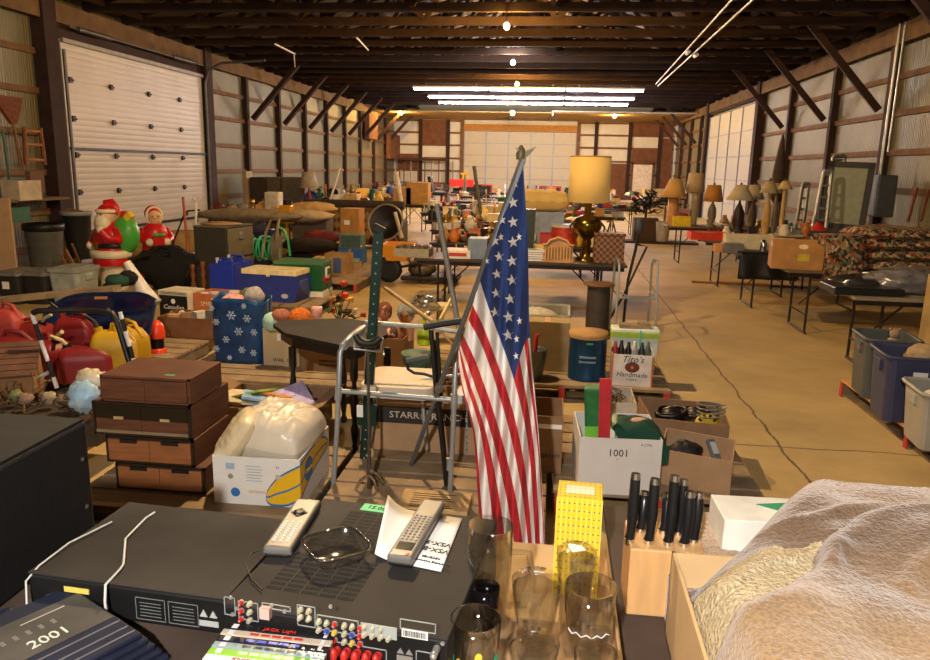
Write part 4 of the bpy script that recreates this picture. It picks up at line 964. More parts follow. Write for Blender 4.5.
# snowflake bag
x0, x1, y, h = fb(211, 262, 363, 300, .14); W = x1-x0
SB = mat('17406f', .35, var=.3, scale=14); t = thing('shopping_bag', 'large blue reusable bag printed with white snowflakes', 'bag', ((x0+x1)/2, y+.14, .14))
def bagf(u, v):
    a = 2*PI*u; z = v*h; kx = (W/2)*(1+.08*v)*(abs(math.cos(a))**.5)*math.copysign(1, math.cos(a)); ky = .16*(abs(math.sin(a))**.6)*math.copysign(1, math.sin(a))
    q_ = .012*noise.noise(Vector((math.cos(a)*3, math.sin(a)*3, v*4))); return (kx*(1+q_*3), ky*(1+q_*4), z-.02*v*math.cos(2*a)*0+.015*math.sin(a*3)*v)
obj('body', MB().grid(bagf, 48, 14).box(-W/2*.95, W/2*.95, -.13, .13, 0, .01), SB, t, solid=.003)
fl_ = MB(); R = random.Random(2)
SNW = mat('a9bfd8', .5, var=0)
for (ux, uz, s_) in ((-.14, .34, .03), (-.02, .4, .042), (.1, .38, .035), (.15, .27, .03), (.03, .27, .038), (-.07, .2, .032), (-.15, .12, .03), (.05, .12, .032), (.14, .1, .03), (-.05, .05, .022), (-.17, .45, .024), (.08, .48, .024)):
    ux *= W/.4; uz *= h/.52
    for k in range(3):
        a = k*PI/3; c_, s2 = math.cos(a)*s_, math.sin(a)*s_; yy = -.172-.01*uz
        fl_.cyl((ux-c_, yy, uz-s2), (ux+c_, yy, uz+s2), .0035, n=4)
        for sg in (-.65, .65): fl_.cyl((ux+c_*sg-s2*.28, yy, uz+s2*sg+c_*.28), (ux+c_*sg+s2*.28, yy, uz+s2*sg-c_*.28), .003, n=4)
obj('snowflake_print', fl_, SNW, t)
def blob(name, label, c, r, mt, cat='toy', seed=1, wob=.2, group=None, n=14, k=9):
    return solo(name, MB().ball((0, 0, 0), r, n, k, wob=wob, seed=seed), mt, label, cat, c, 0, group)
bx_, by_ = t.location.x, t.location.y
blob('stuffed_cloth', 'pink cloth sticking out of the snowflake bag', (bx_-.06, by_-.04, .14+h-.02), (.1, .07, .06), mat('c98f8a', .8, var=.4, scale=30), 'cloth', 4)
blob('stuffed_cloth', 'grey plush cloth at the right in the snowflake bag', (bx_+.1, by_+.02, .14+h), (.09, .08, .09), mat('9a938e', .8, var=.3, scale=30), 'cloth', 5)
blob('stuffed_cloth', 'green bundle at the back of the snowflake bag', (bx_+.02, by_+.07, .14+h), (.06, .05, .07), mat('4f6a4a', .8, var=.3, scale=30), 'cloth', 6)
blob('yarn_ball', 'fuzzy orange ball behind the black side table', V(300, 318, 5.75), (.095, .09, .085), mat('c96a20', .95, var=.3, scale=60, bump=1), 'yarn', 7, .06, n=22, k=14)
blob('plush_toy', 'mint green plush behind the corner of the black side table', V(272, 322, 5.75), (.08, .08, .08), mat('9fc7b4', .9, var=.1), 'plush toy', 8, .1)
blob('plush_toy', 'brown haired doll head beside the orange ball', V(281, 316, 5.75), (.08, .07, .06), mat('9a5f48', .9, var=.3, scale=40), 'doll', 9, .15)
solo('candle_jar', MB().lathe([(.03, 0), (.045, .01), (.05, .09), (.045, .1), (0, .1)], 14), mat('e0a79a', .4), 'pink jar beside the bouquet of artificial flowers', 'jar', (*G(317, 318, .48).xy, .48))
# bouquet
t = thing('flower_bouquet', 'bouquet of artificial red and orange flowers', 'flowers', (*G(340, 325, .45).xy, .45))
R = random.Random(21); GRN = mat('3d4a22', .7, var=.3)
st_ = MB()
fls = [(343, 285, 'c0402a', .035), (326, 281, '8c2a24', .035), (344, 297, 'd8452b', .04), (333, 300, 'b88a3a', .03), (350, 301, 'd9a03a', .035), (332, 312, 'd0563a', .035), (346, 313, 'c93b2c', .04), (338, 307, '8d8b45', .03), (355, 312, 'd9c0a0', .025), (363, 316, 'a33a2e', .03)]
o0 = t.location
for a, b_, c, r_ in fls:
    p = GY(a, b_, o0.y+R.uniform(-.08, .08))-o0; st_.tube([(0, 0, 0), (p.x*.5, p.y*.5, p.z*.6), p], .004, 5)
    f_ = MB()
    for k in range(9):
        q_ = k*2.4; f_.ball((p.x+math.cos(q_)*r_*.45, p.y+math.sin(q_)*r_*.45, p.z+.012*(k % 3)), (r_*.55, r_*.55, r_*.42), 7, 5)
    obj('blossom', f_, mat(c, .6, var=.2, scale=50), t)
for k in range(26):
    a = R.uniform(0, 6.3); r_ = R.uniform(.03, .13); z = R.uniform(.0, .16); st_.at((math.cos(a)*r_, math.sin(a)*r_, z), (R.uniform(-1, 1), R.uniform(-1, 1), a)).ball((0, 0, 0), (.04, .014, .004), 8, 4)
obj('foliage', st_, GRN, t)
# box of dolls
x0, x1, y, h = fb(362, 400, 372, 338, .14)
t = box_open('cardboard_box', 'open cardboard box of dolls behind the grey walker', x0-.05, x1+.03, y, h, .14, .45, CARD)
yb_ = y+.2; zb_ = .14+h
for i, (a, b_, r_, c, lb_) in enumerate(((384, 312, .075, 'b37352', 'long haired brown doll head in the doll box'), (406, 314, .085, 'd99a72', 'pale pink doll head with grey hood in the doll box'), (375, 326, .07, 'c98a78', 'pink arm of a doll at the left of the doll box'), (390, 334, .07, 'e0a183', 'peach coloured doll lying over the front of the doll box'))):
    p = GY(a, b_, yb_-(.1 if i > 1 else 0)); d_ = MB().ball((0, 0, 0), (r_*.8, r_*.8, r_), 14, 10).tube([(0, 0, -r_*.8), (0, .02, -r_*1.6), (0, .03, -r_*2.6)], r_*.7, 10, rf=[r_*.3, r_*.8, r_*.7])
    dt_ = thing('doll', lb_, 'doll', p); obj('body', d_, mat(c, .6, var=.1), dt_)
    obj('hair', MB().ball((0, .012, .01), (r_*.92, r_*.9, r_*1.02), 14, 10, wob=.12, seed=i), mat(('6b3f2a', '8b8e92', 'a8705a', '5c4a40')[i], .9, var=.3, scale=40), dt_)
    for e_ in (-1, 1): obj('eye', MB().ball((e_*r_*.3, -r_*.85, 0), r_*.1, 6, 4), BLACK, dt_)
blob('plastic_bag', 'crumpled clear plastic bag behind the doll heads', V(425, 305, yb_+.1), (.12, .1, .08), FILM, 'bag', 3, .5)
# stool & stick, net, funnel
t = thing('stool', 'small round topped wooden stool beyond the doll box', 'stool', (*G(440, 345, .0).xy, 0)); zt_ = GY(440, 304, t.location.y).z
obj('seat', MB().cyl((0, 0, zt_-.035), (0, 0, zt_), .13, n=24), mat('cdb48a', .6), t, bev=.005)
obj('stem', MB().cyl((0, 0, .12), (0, 0, zt_-.035), .03), mat('a88a60', .6), t)
for k in range(3): a = k*2.1; obj('leg', MB().tube([(0, 0, .16), (math.cos(a)*.14, math.sin(a)*.14, 0)], .014, 6), mat('a88a60', .6), t)
solo('wooden_stick', MB().tube([V(385, 288, 4.9), V(433, 322, 4.5)], .013, 8), mat('9c8053', .6), 'wooden stick leaning diagonally above the doll box', 'stick')
solo('wooden_stick', MB().tube([V(440, 320, 4.6), V(451, 299, 4.9)], .012, 8), mat('cfc08a', .4, .3), 'short brass coloured rod beside the stool', 'rod')
solo('pole', MB().tube([V(437, 205, 4.75), V(447, 262, 4.6), V(459, 330, 4.4), V(465, 366, 4.3)], .017, 8), mat('8a8681', .5, .3), 'long grey pole standing upright left of the flag', 'pole')
t = thing('net_basket', 'green netted bucket below the doll box corner', 'basket', V(418, 374, 4.75))
obj('basket', MB().lathe([(.06, 0), (.1, .1), (.11, .14)], 16), mat('46604a', .7, var=.4, scale=80), t, solid=.004); obj('rim', MB().at((0, 0, .14)).tube([(.11*math.cos(i*PI/8), .11*math.sin(i*PI/8), 0) for i in range(16)], .007, 6, closed=True), mat('6f8a70', .6), t)
t = thing('spray_bottle', 'bright yellow green bottle beside the netted bucket', 'bottle', V(424, 345, 4.8))
obj('bottle', MB().lathe([(.035, 0), (.045, .01), (.045, .12), (.015, .16), (.015, .19), (0, .19)], 14), mat('b9cc2a', .4), t); obj('cap', MB().cyl((0, 0, .19), (0, 0, .215), .017), WHITE, t)
box_open('cardboard_box', 'cardboard box holding the netted bucket and yellow bottle', V(405, 380, 4.7).x, V(470, 380, 4.7).x, 4.62, .3, .14, .35, CARD_D)
# ================================================================= LEFT SIDE
# ---- fuel cans
def fuel_can(label, px, py, s_, col_, rz, tall=False, z0=.14, tilt=0):
    s_ *= 1.12; p = G(px, py, z0); t = thing('fuel_can', label, 'fuel can', p, (tilt, 0, rz), 'plastic fuel cans on the pallet'); m_ = mat(col_, .45, var=.15, scale=6)
    w_, d_, h_ = (.13*s_, .085*s_, .3*s_) if tall else (.15*s_, .1*s_, .2*s_)
    rings = [(1, 0), (1.02, .04), (1.02, .6), (.98, .75), (.75, .93), (.5, 1.0)]
    mb = MB(); base = rr(1, 1, .35, 4); n_ = len(base); v = []
    for k, z in rings:
        for x, y in base: v.append((x*w_*k-(1-k)*w_*.35, y*d_*(k if k < 1 else 1), z*h_))
    mb.add(v, [(j*n_+i, j*n_+(i+1) % n_, (j+1)*n_+(i+1) % n_, (j+1)*n_+i) for j in range(len(rings)-1) for i in range(n_)]+[tuple(range(n_-1, -1, -1)), tuple(range((len(rings)-1)*n_, len(rings)*n_))], 0, True)
    obj('body', mb, m_, t)
    obj('handle', MB().tube([(-w_*.1, 0, h_*.92), (-w_*.0, 0, h_*1.14), (w_*.5, 0, h_*1.08), (w_*.92, 0, h_*.75)], .014*s_, 8), m_, t)
    obj('cap', MB().cyl((-w_*.6, 0, h_*.93), (-w_*.65, 0, h_*1.08), .026*s_), BLACK if not tall else m_, t)
    obj('spout', MB().tube([(-w_*.65, 0, h_*1.05), (-w_*.8, 0, h_*1.2), (-w_*1.2, .0, h_*1.35)], .012*s_, 8), BLACK if tall else mat('c9b98a', .5), t)
    return t
fuel_can('rounded red fuel can in front of the other red ones', 88, 378, 1.15, '7c1a1e', .5)
fuel_can('red fuel can with a lying shape at the front left of the group', 52, 372, 1.2, '831d23', 2.6)
fuel_can('tall red fuel can with a pale spout, behind the front ones', 78, 358, 1.05, '7a1c20', .2, True)
fuel_can('dark red fuel can at the left edge of the photo', 10, 372, 1.3, '761b20', .4)
fuel_can('red fuel can half hidden behind the striped frame', 34, 350, 1.1, '85251f', 3.0)
fuel_can('faded red fuel can at the far left of the group', 8, 350, 1.1, 'a8403a', .1, True)
fuel_can('tall yellow fuel can with a black cap', 116, 376, 1.08, 'b8921a', .35, True)
fuel_can('second yellow fuel can, behind the first yellow one', 130, 368, 1.05, 'b8921a', -.2, True)
# striped black and white frame
t = thing('equipment_stand', 'black tube frame with black and white striped legs', 'frame', (0, 0, 0)); y1 = 4.55
STR = mat('e6e4e8', .4, var=0)
def striped(par, a, b_, k, yA, yB=None):
    A_ = V(*a, yA); B2 = V(*b_, yB or yA)
    lg = obj('leg', MB().cyl(A_, B2, .014), STR, par)
    for i in range(k):
        q0, q1 = (i+.5)/k-.12/1, (i+.5)/k+.1; obj('black_band', MB().cyl(lerp(A_, B2, max(0, q0)), lerp(A_, B2, min(1, q1)), .0155), BLACK, lg)
    return lg
obj('top_tube', MB().tube([V(33, 313, y1), V(38, 311, y1), V(70, 310, y1+.1), V(100, 311, y1+.15), V(112, 313, y1+.15), V(117, 322, y1+.15), V(124, 345, y1+.12), V(131, 368, y1+.1)], .02, 8), BLACK, t)
striped(t, (32, 314), (57, 388), 2, y1); striped(t, (120, 312), (135, 366), 2, y1+.12)
obj('foot_tube', MB().cyl(V(31, 382, y1-.1), V(49, 372, y1), .014).cyl(V(31, 382, y1-.1), V(34, 380.5, y1-.08), .018), mat('8e949c', .4), t)
# sled
t = thing('plastic_sled', 'dark blue plastic sled lying tilted on the fuel cans', 'sled', V(104, 325, 6.0), (D(62), D(-4), D(-8)))
def sled(u, v):
    x = (u*2-1); y = (v*2-1); ex = max(abs(x), 0); k = 1-.5*max(0, -x)**3; r_ = max(abs(x)**3, abs(y)**3)
    return (x*.56, y*.26*k*(1-.25*max(0, abs(x)-.75)/.25), .10*r_+(.02*math.sin(y*9)*(1-r_)))
obj('shell', MB().grid(sled, 40, 22), mat('12284f', .25, var=.1, scale=4, coat=.6), t, solid=.008)
obj('rim', MB().tube([sled(*q_) for q_ in [(i/12, 0) for i in range(12)]+[(1, i/8) for i in range(8)]+[(1-i/12, 1) for i in range(12)]+[(0, 1-i/8) for i in range(8)]], .012, 6, closed=True), mat('12284f', .25, var=.1, scale=4, coat=.6), t)
obj('hand_slot', MB().box(-.06, .07, .2, .225, .105, .112), mat('a8704a', .7), t)
# red lamp / thermos
t = thing('marker_lamp', 'bright orange red marker lamp with a black band', 'lamp', G(158, 352, .14)); OR = mat('d8401f', .35, var=.1)
obj('base', MB().lathe([(.075, 0), (.07, .03), (.055, .04)], 20), OR, t); obj('lens_band', MB().cyl((0, 0, .04), (0, 0, .13), .058, n=20), mat('1c1714', .15, var=.2), t); obj('dome', MB().lathe([(.07, .13), (.072, .17), (.06, .24), (.03, .28), (0, .285)], 20), OR, t)
t = thing('marker_lamp', 'orange red dish lying below the edge of the blue sled', 'dish', G(146, 345, .16)); obj('dish', MB().at((0, 0, .06), (.9, 0, 0)).lathe([(0, 0), (.07, .01), (.11, .06), (.1, .06), (.06, .015), (0, .01)], 18), mat('d9401d', .35), t)
# flat cardboard sheets
solo('flat_cardboard', MB().box(-.3, .3, 0, .4, 0, .02).at(rot=(0, 0, .3)).box(-.15, .2, -.1, .2, .02, .035), CARD, 'flattened cardboard lying right of the orange red lamp', 'cardboard', (*G(185, 348, .0).xy, .14), .2)
# left lower things
t = box_open('cardboard_box', 'cardboard box of twigs and dried flowers at the far left', V(-20, 400, 3.9).x, V(92, 400, 3.9).x, 3.75, .22, .14, .4, CARD_D)
tx = t.location.x; R = random.Random(4)
tw = MB()
for k in range(46):
    a = R.uniform(-.42, .42); b_ = R.uniform(.05, .35); z = .2; p = [(a, b_, z)]
    for j in range(4): p.append((p[-1][0]+R.uniform(-.05, .05), p[-1][1]+R.uniform(-.05, .05), p[-1][2]+R.uniform(-.02, .05)))
    tw.tube(p, R.uniform(.003, .007), 5)
tt = thing('dried_flowers', 'tangle of dried twigs and flower heads in the box at the far left', 'dried flowers', (tx, 3.75, .14))
obj('twigs', tw, mat('5a4630', .9, var=.3), tt)
for i, c in enumerate(('7b6a52', '6d7347', '8b6f60', '9c8a70', '6d5a48', '84795a')):
    obj('flower_head', MB().ball((-.3+.11*i, .18+.05*(i % 2), .25), .04, 10, 7, wob=.4, seed=i), mat(c, .9, var=.3, scale=40), tt)
obj('fill', MB().box(-.45, .45, .02, .36, .05, .18), mat('3d3122', .9, var=.4, scale=20), tt)
blob('plastic_bag', 'pale blue and white plastic bag at the corner of the twig box', V(84, 397, 3.8), (.09, .07, .09), mat('9fc2dc', .3, var=.3, scale=12, coat=.5), 'bag', 11, .35, n=20, k=14)
blob('plastic_bag', 'cream crumpled wrapping beside the pale blue bag', V(92, 381, 4.0), (.1, .07, .07), mat('c9bda6', .4, var=.3, scale=12, coat=.4), 'bag', 12, .4, n=20, k=14)
t = thing('slatted_crate', 'brown slatted wooden lid at the left edge, above the twig box', 'crate', (V(-14, 378, 4.3).x, 4.35, .48), (.35, .0, .5))
for i in range(6): obj('slat', MB().box(-.3, .28, -.2+i*.07, -.14+i*.07, 0, .015), mat('5d4030', .8, var=.3), t)
obj('box_body', MB().box(-.28, .26, -.18, .2, -.35, -.002), CARD_D, t)
# ---- storage totes (far left) and bin
def tote(name, label, x0, x1, y, z0, h, dp, mt, lid=None, rz=0, tp=.14, lab=None, lidh=.04, group=None, cat='storage tote'):
    W = x1-x0; t = thing(name, label, cat, ((x0+x1)/2, y+dp/2, z0), rz, group); a, b_ = W/2, dp/2
    w_ = .008; mb = MB()
    def ring(k, z, q_=0): r_ = rr(a*k-q_, b_*k-q_, .05, 3); return [(x, yy, z) for x, yy in r_]
    k0 = 1-tp; o1 = ring(k0, 0); o2 = ring(1-.02, h); i2 = ring(1-.02, h, w_); i1 = ring(k0, .01, w_); n_ = len(o1)
    q = lambda A, B: [(A*n_+i, A*n_+(i+1) % n_, B*n_+(i+1) % n_, B*n_+i) for i in range(n_)]
    mb.add(o1+o2+i2+i1, q(0, 1)+q(1, 2)+q(2, 3)+[tuple(range(n_-1, -1, -1)), tuple(range(3*n_, 4*n_))])
    obj('tub', mb, mt, t)
    if lid: obj('lid', MB().prism(rr(a+.01, b_+.01, .05, 3), h, h+lidh).prism(rr(a-.04, b_-.04, .04, 3), h+lidh, h+lidh+.015), lid, t, bev=.004)
    else:
        r2 = [(x, yy, h) for x, yy in rr(a+.004, b_+.004, .05, 3)]; obj('rim', MB().tube(r2, .014, 6, closed=True), mt, t)
    for sx in (-1, 1): obj('side_handle', MB().box(sx*a*.99-.012, sx*a*.99+.012, -.07, .07, h*.72, h*.9), mt, t, bev=.004)
    if lab: obj('paper_label', MB().box(-.06, .03, -b_*.975-.002, -b_*.96, h*.55, h*.8), WHITE, t)
    return t
TB1 = mat('22211f', .5, var=.15); TCL = mat('9aa09a', .3, .0, var=.25, scale=7)
x0, x1, y, h = fb(6, 30, 302, 270, 0); tote('storage_tote', 'black lidded tote at the left, with a small pale label', x0, x1, y-.2, 0, h-.05, .5, TB1, mat('6f6c66', .6), lab=1)
x0, x1, y, h = fb(31, 56, 302, 270, 0); tote('storage_tote', 'black lidded tote between its labelled twin and the clear one', x0, x1, y-.2, 0, h-.05, .5, TB1, mat('6f6c66', .6), lab=None)
x0, x1, y, h = fb(58, 84, 302, 268, 0); tote('storage_tote', 'clear grey plastic tote right of the two black lidded ones', x0, x1+.05, y-.2, 0, h-.03, .5, TCL, mat('8d908a', .5))
p = G(27, 276, 0); t = thing('trash_can', 'large grey ribbed trash can with a dark rim', 'trash can', (p.x+.1, p.y+.35, 0)); zt_ = GY(27, 226, p.y).z
obj('barrel', MB().lathe([(.22, 0), (.23, .02), (.26, zt_*.7), (.265, zt_*.72), (.275, zt_-.05)], 26), mat('555650', .6, var=.15), t); obj('rim', MB().lathe([(.275, zt_-.1), (.3, zt_-.08), (.3, zt_), (.28, zt_+.02), (.26, zt_)], 26), BLACK, t)
p = G(56, 272, 0); t = thing('trash_can', 'black trash can right of the large grey one', 'trash can', (p.x+.1, p.y+.5, 0)); obj('barrel', MB().lathe([(.17, 0), (.22, .9), (.23, .92)], 20), mat('171716', .6), t); obj('rim', MB().lathe([(.23, .88), (.25, .9), (.24, .94)], 20), mat('8d8f8c', .5), t)
solo('leaning_panel', MB().box(-.25, .25, -.02, .02, 0, 1.25), CARD, 'tan fibreboard panel standing at the left edge of the photo', 'panel', (V(-2, 270, 9.4).x, 9.4, 0), .2)
for i, (a, b_, c) in enumerate((((60, 253), (76, 284), '9a6a42'), ((66, 250), (84, 283), 'a36e42'), ((72, 244), (88, 284), '8f5d38'), ((92, 268), (104, 290), '9c7342'), ((68, 262), (72, 280), '6d4a30'))):
    A_ = V(*a, 10.6); B2 = V(*b_, 9.9); B2.z = max(B2.z, .02); solo('wooden_pole', MB().tube([A_, B2], .019, 6), mat(c, .7), ('leftmost leaning wooden tool handle by the dark post', 'second leaning wooden tool handle by the dark post', 'tallest leaning wooden tool handle by the dark post', 'short wooden handle leaning towards the sled', 'dark short handle behind the clear tote')[i], 'pole', group='leaning tool handles')
t = thing('tool_board', 'weathered wide board leaning on the dark post', 'board', V(66, 262, 11.4)); t.location.z = 0
obj('board', MB().at((0, 0, 0), (-.2, .1, 0)).box(-.14, .14, 0, .03, 0, 1.0), WOOD_MID, t)
# broom, ladder, handles on the left wall
def wallpt(px, py, off=.16): d = ray(px, py); return CAM+d*((XL+off)/d.x)
t = thing('broom', 'corn broom hanging upside down on the left wall', 'broom', (0, 0, 0))
A_ = wallpt(7, 96); B2 = wallpt(13, 124); C2 = wallpt(24, 170)
ln_ = MB(); v = []
for k, p_ in ((.3, A_), (.2, lerp(A_, B2, .5)), (.05, B2)):
    v += [(p_.x-.03, p_.y-k, p_.z), (p_.x-.03, p_.y+k, p_.z), (p_.x+.03, p_.y+k, p_.z), (p_.x+.03, p_.y-k, p_.z)]
obj('bristles', ln_.add(v, [(0, 1, 5, 4), (1, 2, 6, 5), (2, 3, 7, 6), (3, 0, 4, 7), (4, 5, 9, 8), (5, 6, 10, 9), (6, 7, 11, 10), (7, 4, 8, 11), (0, 3, 2, 1), (8, 9, 10, 11)]), mat('6d3d28', .9, var=.3, scale=30), t)
obj('handle', MB().tube([B2, C2], .018, 6), WOOD_MID, t)
t = thing('step_ladder', 'small wooden step ladder hanging on the left wall', 'ladder', (0, 0, 0))
for a, b_ in (((24, 127), (26, 165)), ((40, 128), (45, 165))): obj('rail', MB().tube([wallpt(*a), wallpt(*b_)], .035, 4), mat('7a4a2c', .8), t)
for k in (.1, .45, .85): obj('rung', MB().tube([wallpt(25+k*2, 127+38*k), wallpt(41+k*4, 128+38*k)], .03, 4), mat('9a6a45', .8), t)
solo('push_broom', MB().tube([wallpt(2, 130), wallpt(14, 205)], .018, 6).at(wallpt(15, 207)).box(-.05, .1, -.2, .2, -.22, .0), [mat('3c6a5a', .8)], 'green push broom hanging on the left wall', 'broom')
solo('shovel', MB().tube([wallpt(14, 130), wallpt(20, 165)], .015, 6).at(wallpt(34, 180)).box(-.03, .06, -.16, .16, -.2, .14), mat('6a4a30', .8), 'rusty square shovel blade hanging under the step ladder', 'shovel')
solo('wall_shelf_box', MB().cb(.3, .5, .3), mat('b8a88c', .7), 'pale carton on the left wall ledge', 'box', (XL+.3, wallpt(4, 190).y+.2, wallpt(4, 197).z-.05))
struct('trim_9', MB().box(XL-.02, XL+.4, 8, 11.9, 1.12, 1.16), GIRT)
# ---- christmas figures
RED = mat('c4181c', .35, var=.06, coat=.4); CREAM = mat('e6d8b8', .4, var=.08); SKIN = mat('e0b48c', .4, var=.04); GRNB = mat('46a03c', .4, var=.1)
def figure(label, px, py, s_, rz, kind):
    p = G(px, py, 0); t = thing('christmas_figure', label, 'christmas figure', p, rz)
    if kind == 0:
        obj('trousers', MB().lathe([(0, 0), (.2, 0), (.23, .04), (.2, .12), (.19, .3), (.24, .42), (.26, .5)], 24, sy=.8), CREAM, t)
        obj('boot', MB().ball((-.1, -.08, .07), (.1, .15, .08)), BLACK, t); obj('boot', MB().ball((.1, -.08, .07), (.1, .15, .08)), BLACK, t)
        obj('coat', MB().lathe([(.26, .36), (.27, .42), (.25, .52), (.22, .6), (.24, .7), (.23, .8), (.15, .92), (.08, .96)], 24, sy=.85), RED, t)
        obj('coat_trim', MB().lathe([(.26, .46), (.3, .48), (.3, .55), (.26, .57)], 24, sy=.85), CREAM, t)
        obj('belt', MB().lathe([(.225, .6), (.25, .61), (.25, .66), (.23, .67)], 24, sy=.85), BLACK, t)
        obj('buckle', MB().box(-.04, .04, -.225, -.205, .6, .68), GOLD, t)
        h_ = obj('head', MB().ball((0, -.02, 1.03), (.115, .12, .13), 18, 12).ball((0, -.145, 1.03), .022, 8, 6), SKIN, t)
        for e in (-1, 1): obj('eye', MB().ball((e*.04, -.13, 1.06), .013, 6, 4), BLACK, h_)
        obj('beard', MB().ball((0, -.09, .93), (.13, .1, .14), 16, 10, wob=.1, seed=3), CREAM, t)
        obj('hat', MB().ball((0, 0, 1.11), (.125, .13, .09), 16, 10).tube([(0, 0, 1.17), (.05, .03, 1.2), (.12, .06, 1.13), (.14, .06, 1.05)], .05, 10, rf=[.09, .07, .05, .03]), RED, t)
        obj('hat_trim', MB().at((0, -.01, 1.1)).tube([(.125*math.cos(i*PI/8), .125*math.sin(i*PI/8), 0) for i in range(16)], .028, 8, closed=True), CREAM, t)
        for sg, pts in ((1, [(.2, 0, .85), (.27, -.05, .72), (.2, -.16, .74), (.13, -.2, .86)]), (-1, [(-.2, 0, .85), (-.28, -.04, .7), (-.24, -.14, .62)])):
            ar = obj('arm', MB().tube(pts, .06, 10, rf=[.075, .07, .06, .055][:len(pts)]), RED, t)
            obj('mitten', MB().ball(pts[-1], (.055, .06, .06)), CREAM, ar)
        obj('sack', MB().ball((.2, .12, .78), (.2, .17, .26), 16, 12, wob=.06, seed=5), GRNB, t)
        for i, c in enumerate(('d9a52c', 'c4332c', 'e0c040')): obj('parcel', MB().at((.14+.07*i, .1, 1.0), (0, .4*i, .3)).cb(.09, .09, .1), mat(c, .4), t)
    else:
        obj('dress', MB().lathe([(0, 0), (.25, 0), (.27, .03), (.24, .2), (.2, .45), (.19, .6), (.2, .72), (.17, .82), (.09, .9)], 24, sy=.9), RED, t)
        obj('apron', MB().at((0, -.03, 0)).lathe([(.21, .04), (.2, .2), (.185, .45), (.16, .55)], 24, sy=.93, sx=.6), CREAM, t)
        obj('dress_trim', MB().lathe([(.26, 0), (.285, .01), (.28, .08), (.25, .09)], 24, sy=.9), CREAM, t)
        h_ = obj('head', MB().ball((0, -.02, .98), (.105, .11, .125), 18, 12).ball((0, -.13, .975), .018, 8, 6), SKIN, t)
        for e in (-1, 1): obj('eye', MB().ball((e*.04, -.12, 1.0), .012, 6, 4), BLACK, h_); obj('lens', MB().at((e*.04, -.125, 1.0), (PI/2, 0, 0)).tube([(.028*math.cos(i*PI/6), .028*math.sin(i*PI/6), 0) for i in range(12)], .004, 5, closed=True), GOLD, h_)
        obj('bonnet', MB().ball((0, .03, 1.03), (.13, .12, .13), 18, 12), RED, t)
        obj('bonnet_trim', MB().at((0, -.035, 1.0), (PI/2, 0, 0)).tube([(.11*math.cos(i*PI/8), .13*math.sin(i*PI/8), 0) for i in range(16)], .022, 8, closed=True), CREAM, t)
        for sg in (-1, 1):
            pts = [(sg*.16, 0, .8), (sg*.22, -.06, .66), (sg*.12, -.2, .62)]; ar = obj('arm', MB().tube(pts, .055, 10), RED, t); obj('cuff', MB().ball(pts[-1], .06), CREAM, ar)
        obj('parcel', MB().at((.0, -.22, .58)).cb(.16, .12, .12), RED, t); obj('green_bow', MB().ball((-.03, -.25, .73), (.05, .03, .03)).ball((.05, -.25, .73), (.05, .03, .03)), GRNB, t)
    t.scale = (s_, s_, s_)
    return t
za = G(112, 285, 0); figure('plastic christmas figure in red coat with a green sack on its back', 114, 290, 1.0, -.45, 0)
figure('plastic christmas figure in a long red dress and red bonnet', 158, 281, .98, .7, 1)
# dark heap with chair between
t = thing('folded_chair', 'dark folded lawn chair lying in front of the red figures', 'chair', (*G(170, 290, 0).xy, 0), .2)
obj('canvas', MB().ball((0, .1, .3), (.45, .3, .3), 18, 12, wob=.35, seed=7), mat('15120f', .9, var=.3), t)
obj('arm_rest', MB().tube([(-.55, -.1, .4), (-.3, -.1, .5), (.05, -.1, .52)], .03, 8), BLACK, t); obj('frame_tube', MB().tube([(-.5, 0, .3), (-.1, 0, .62), (.4, 0, .5), (.2, -.1, .1)], .016, 6), BROWNM, t)
solo('carpet_roll', MB().cyl((-.6, 0, .28), (.6, .3, .28), .28, n=24), mat('a58a62', .9, var=.15), 'tan carpet roll behind the red dressed figure', 'roll', (*G(165, 262, 0).xy, 0), .3)
t = thing('hand_truck_frame', 'dark bent metal frame above the folded chair', 'frame', (0, 0, 0)); yq = 12.6
obj('tube', MB().tube([V(172, 246, yq), V(185, 212, yq), V(196, 210, yq), V(198, 222, yq)], .015, 6).tube([V(187, 211, yq), V(200, 210, yq)], .015, 6).tube([V(172, 246, yq), V(170, 285, yq)], .015, 6), BROWNM, t)
solo('wooden_pole', MB().tube([V(183, 197, 11.6), V(187, 240, 11.5), V(189, 284, 11.4)], .022, 8), mat('a8582c', .6), 'upright orange brown wooden pole left of the grey file cabinet', 'pole')
t = thing('boot_stand', 'white forked rod standing behind the file cabinet corner', 'rod', (0, 0, 0)); obj('rod', MB().tube([V(196, 222, 12), V(196, 202, 12), V(193, 198, 12)], .02, 6).tube([V(196, 202, 12), V(200, 197, 12)], .02, 6).tube([V(196, 222, 12), V(196, 290, 12)], .015, 6), WHITE, t)
# cabinet, spindles
x0, x1, y, h = fb(187, 219, 291, 227, 0); GC_ = mat('77705a', .5, .2, var=.1)
t = thing('file_cabinet', 'grey green metal file cabinet turned with its drawers to the right', 'cabinet', ((x0+x1)/2+.15, y+.25, 0), D(-8)); wc = (x1-x0)/2+.02
obj('body', MB().box(-wc, wc, -.25, .45, 0, h), [mat('3d3a34', .5, .2, var=.1)], t, bev=.006); obj('top', MB().box(-wc-.005, wc+.005, -.255, .455, h, h+.015), GC_, t)
for i in range(2):
    d = obj('drawer', MB().box(wc, wc+.02, -.22, .42, .06+i*h*.47, .03+(i+1)*h*.47), GC_, t, bev=.004); obj('handle', MB().box(wc+.02, wc+.05, .04, .16, .0+(i+.72)*h*.47, .02+(i+.72)*h*.47), STEEL, d); obj('label_holder', MB().box(wc+.02, wc+.026, .06, .14, (i+.85)*h*.47, .04+(i+.85)*h*.47), mat('8fa0b0', .5), d)
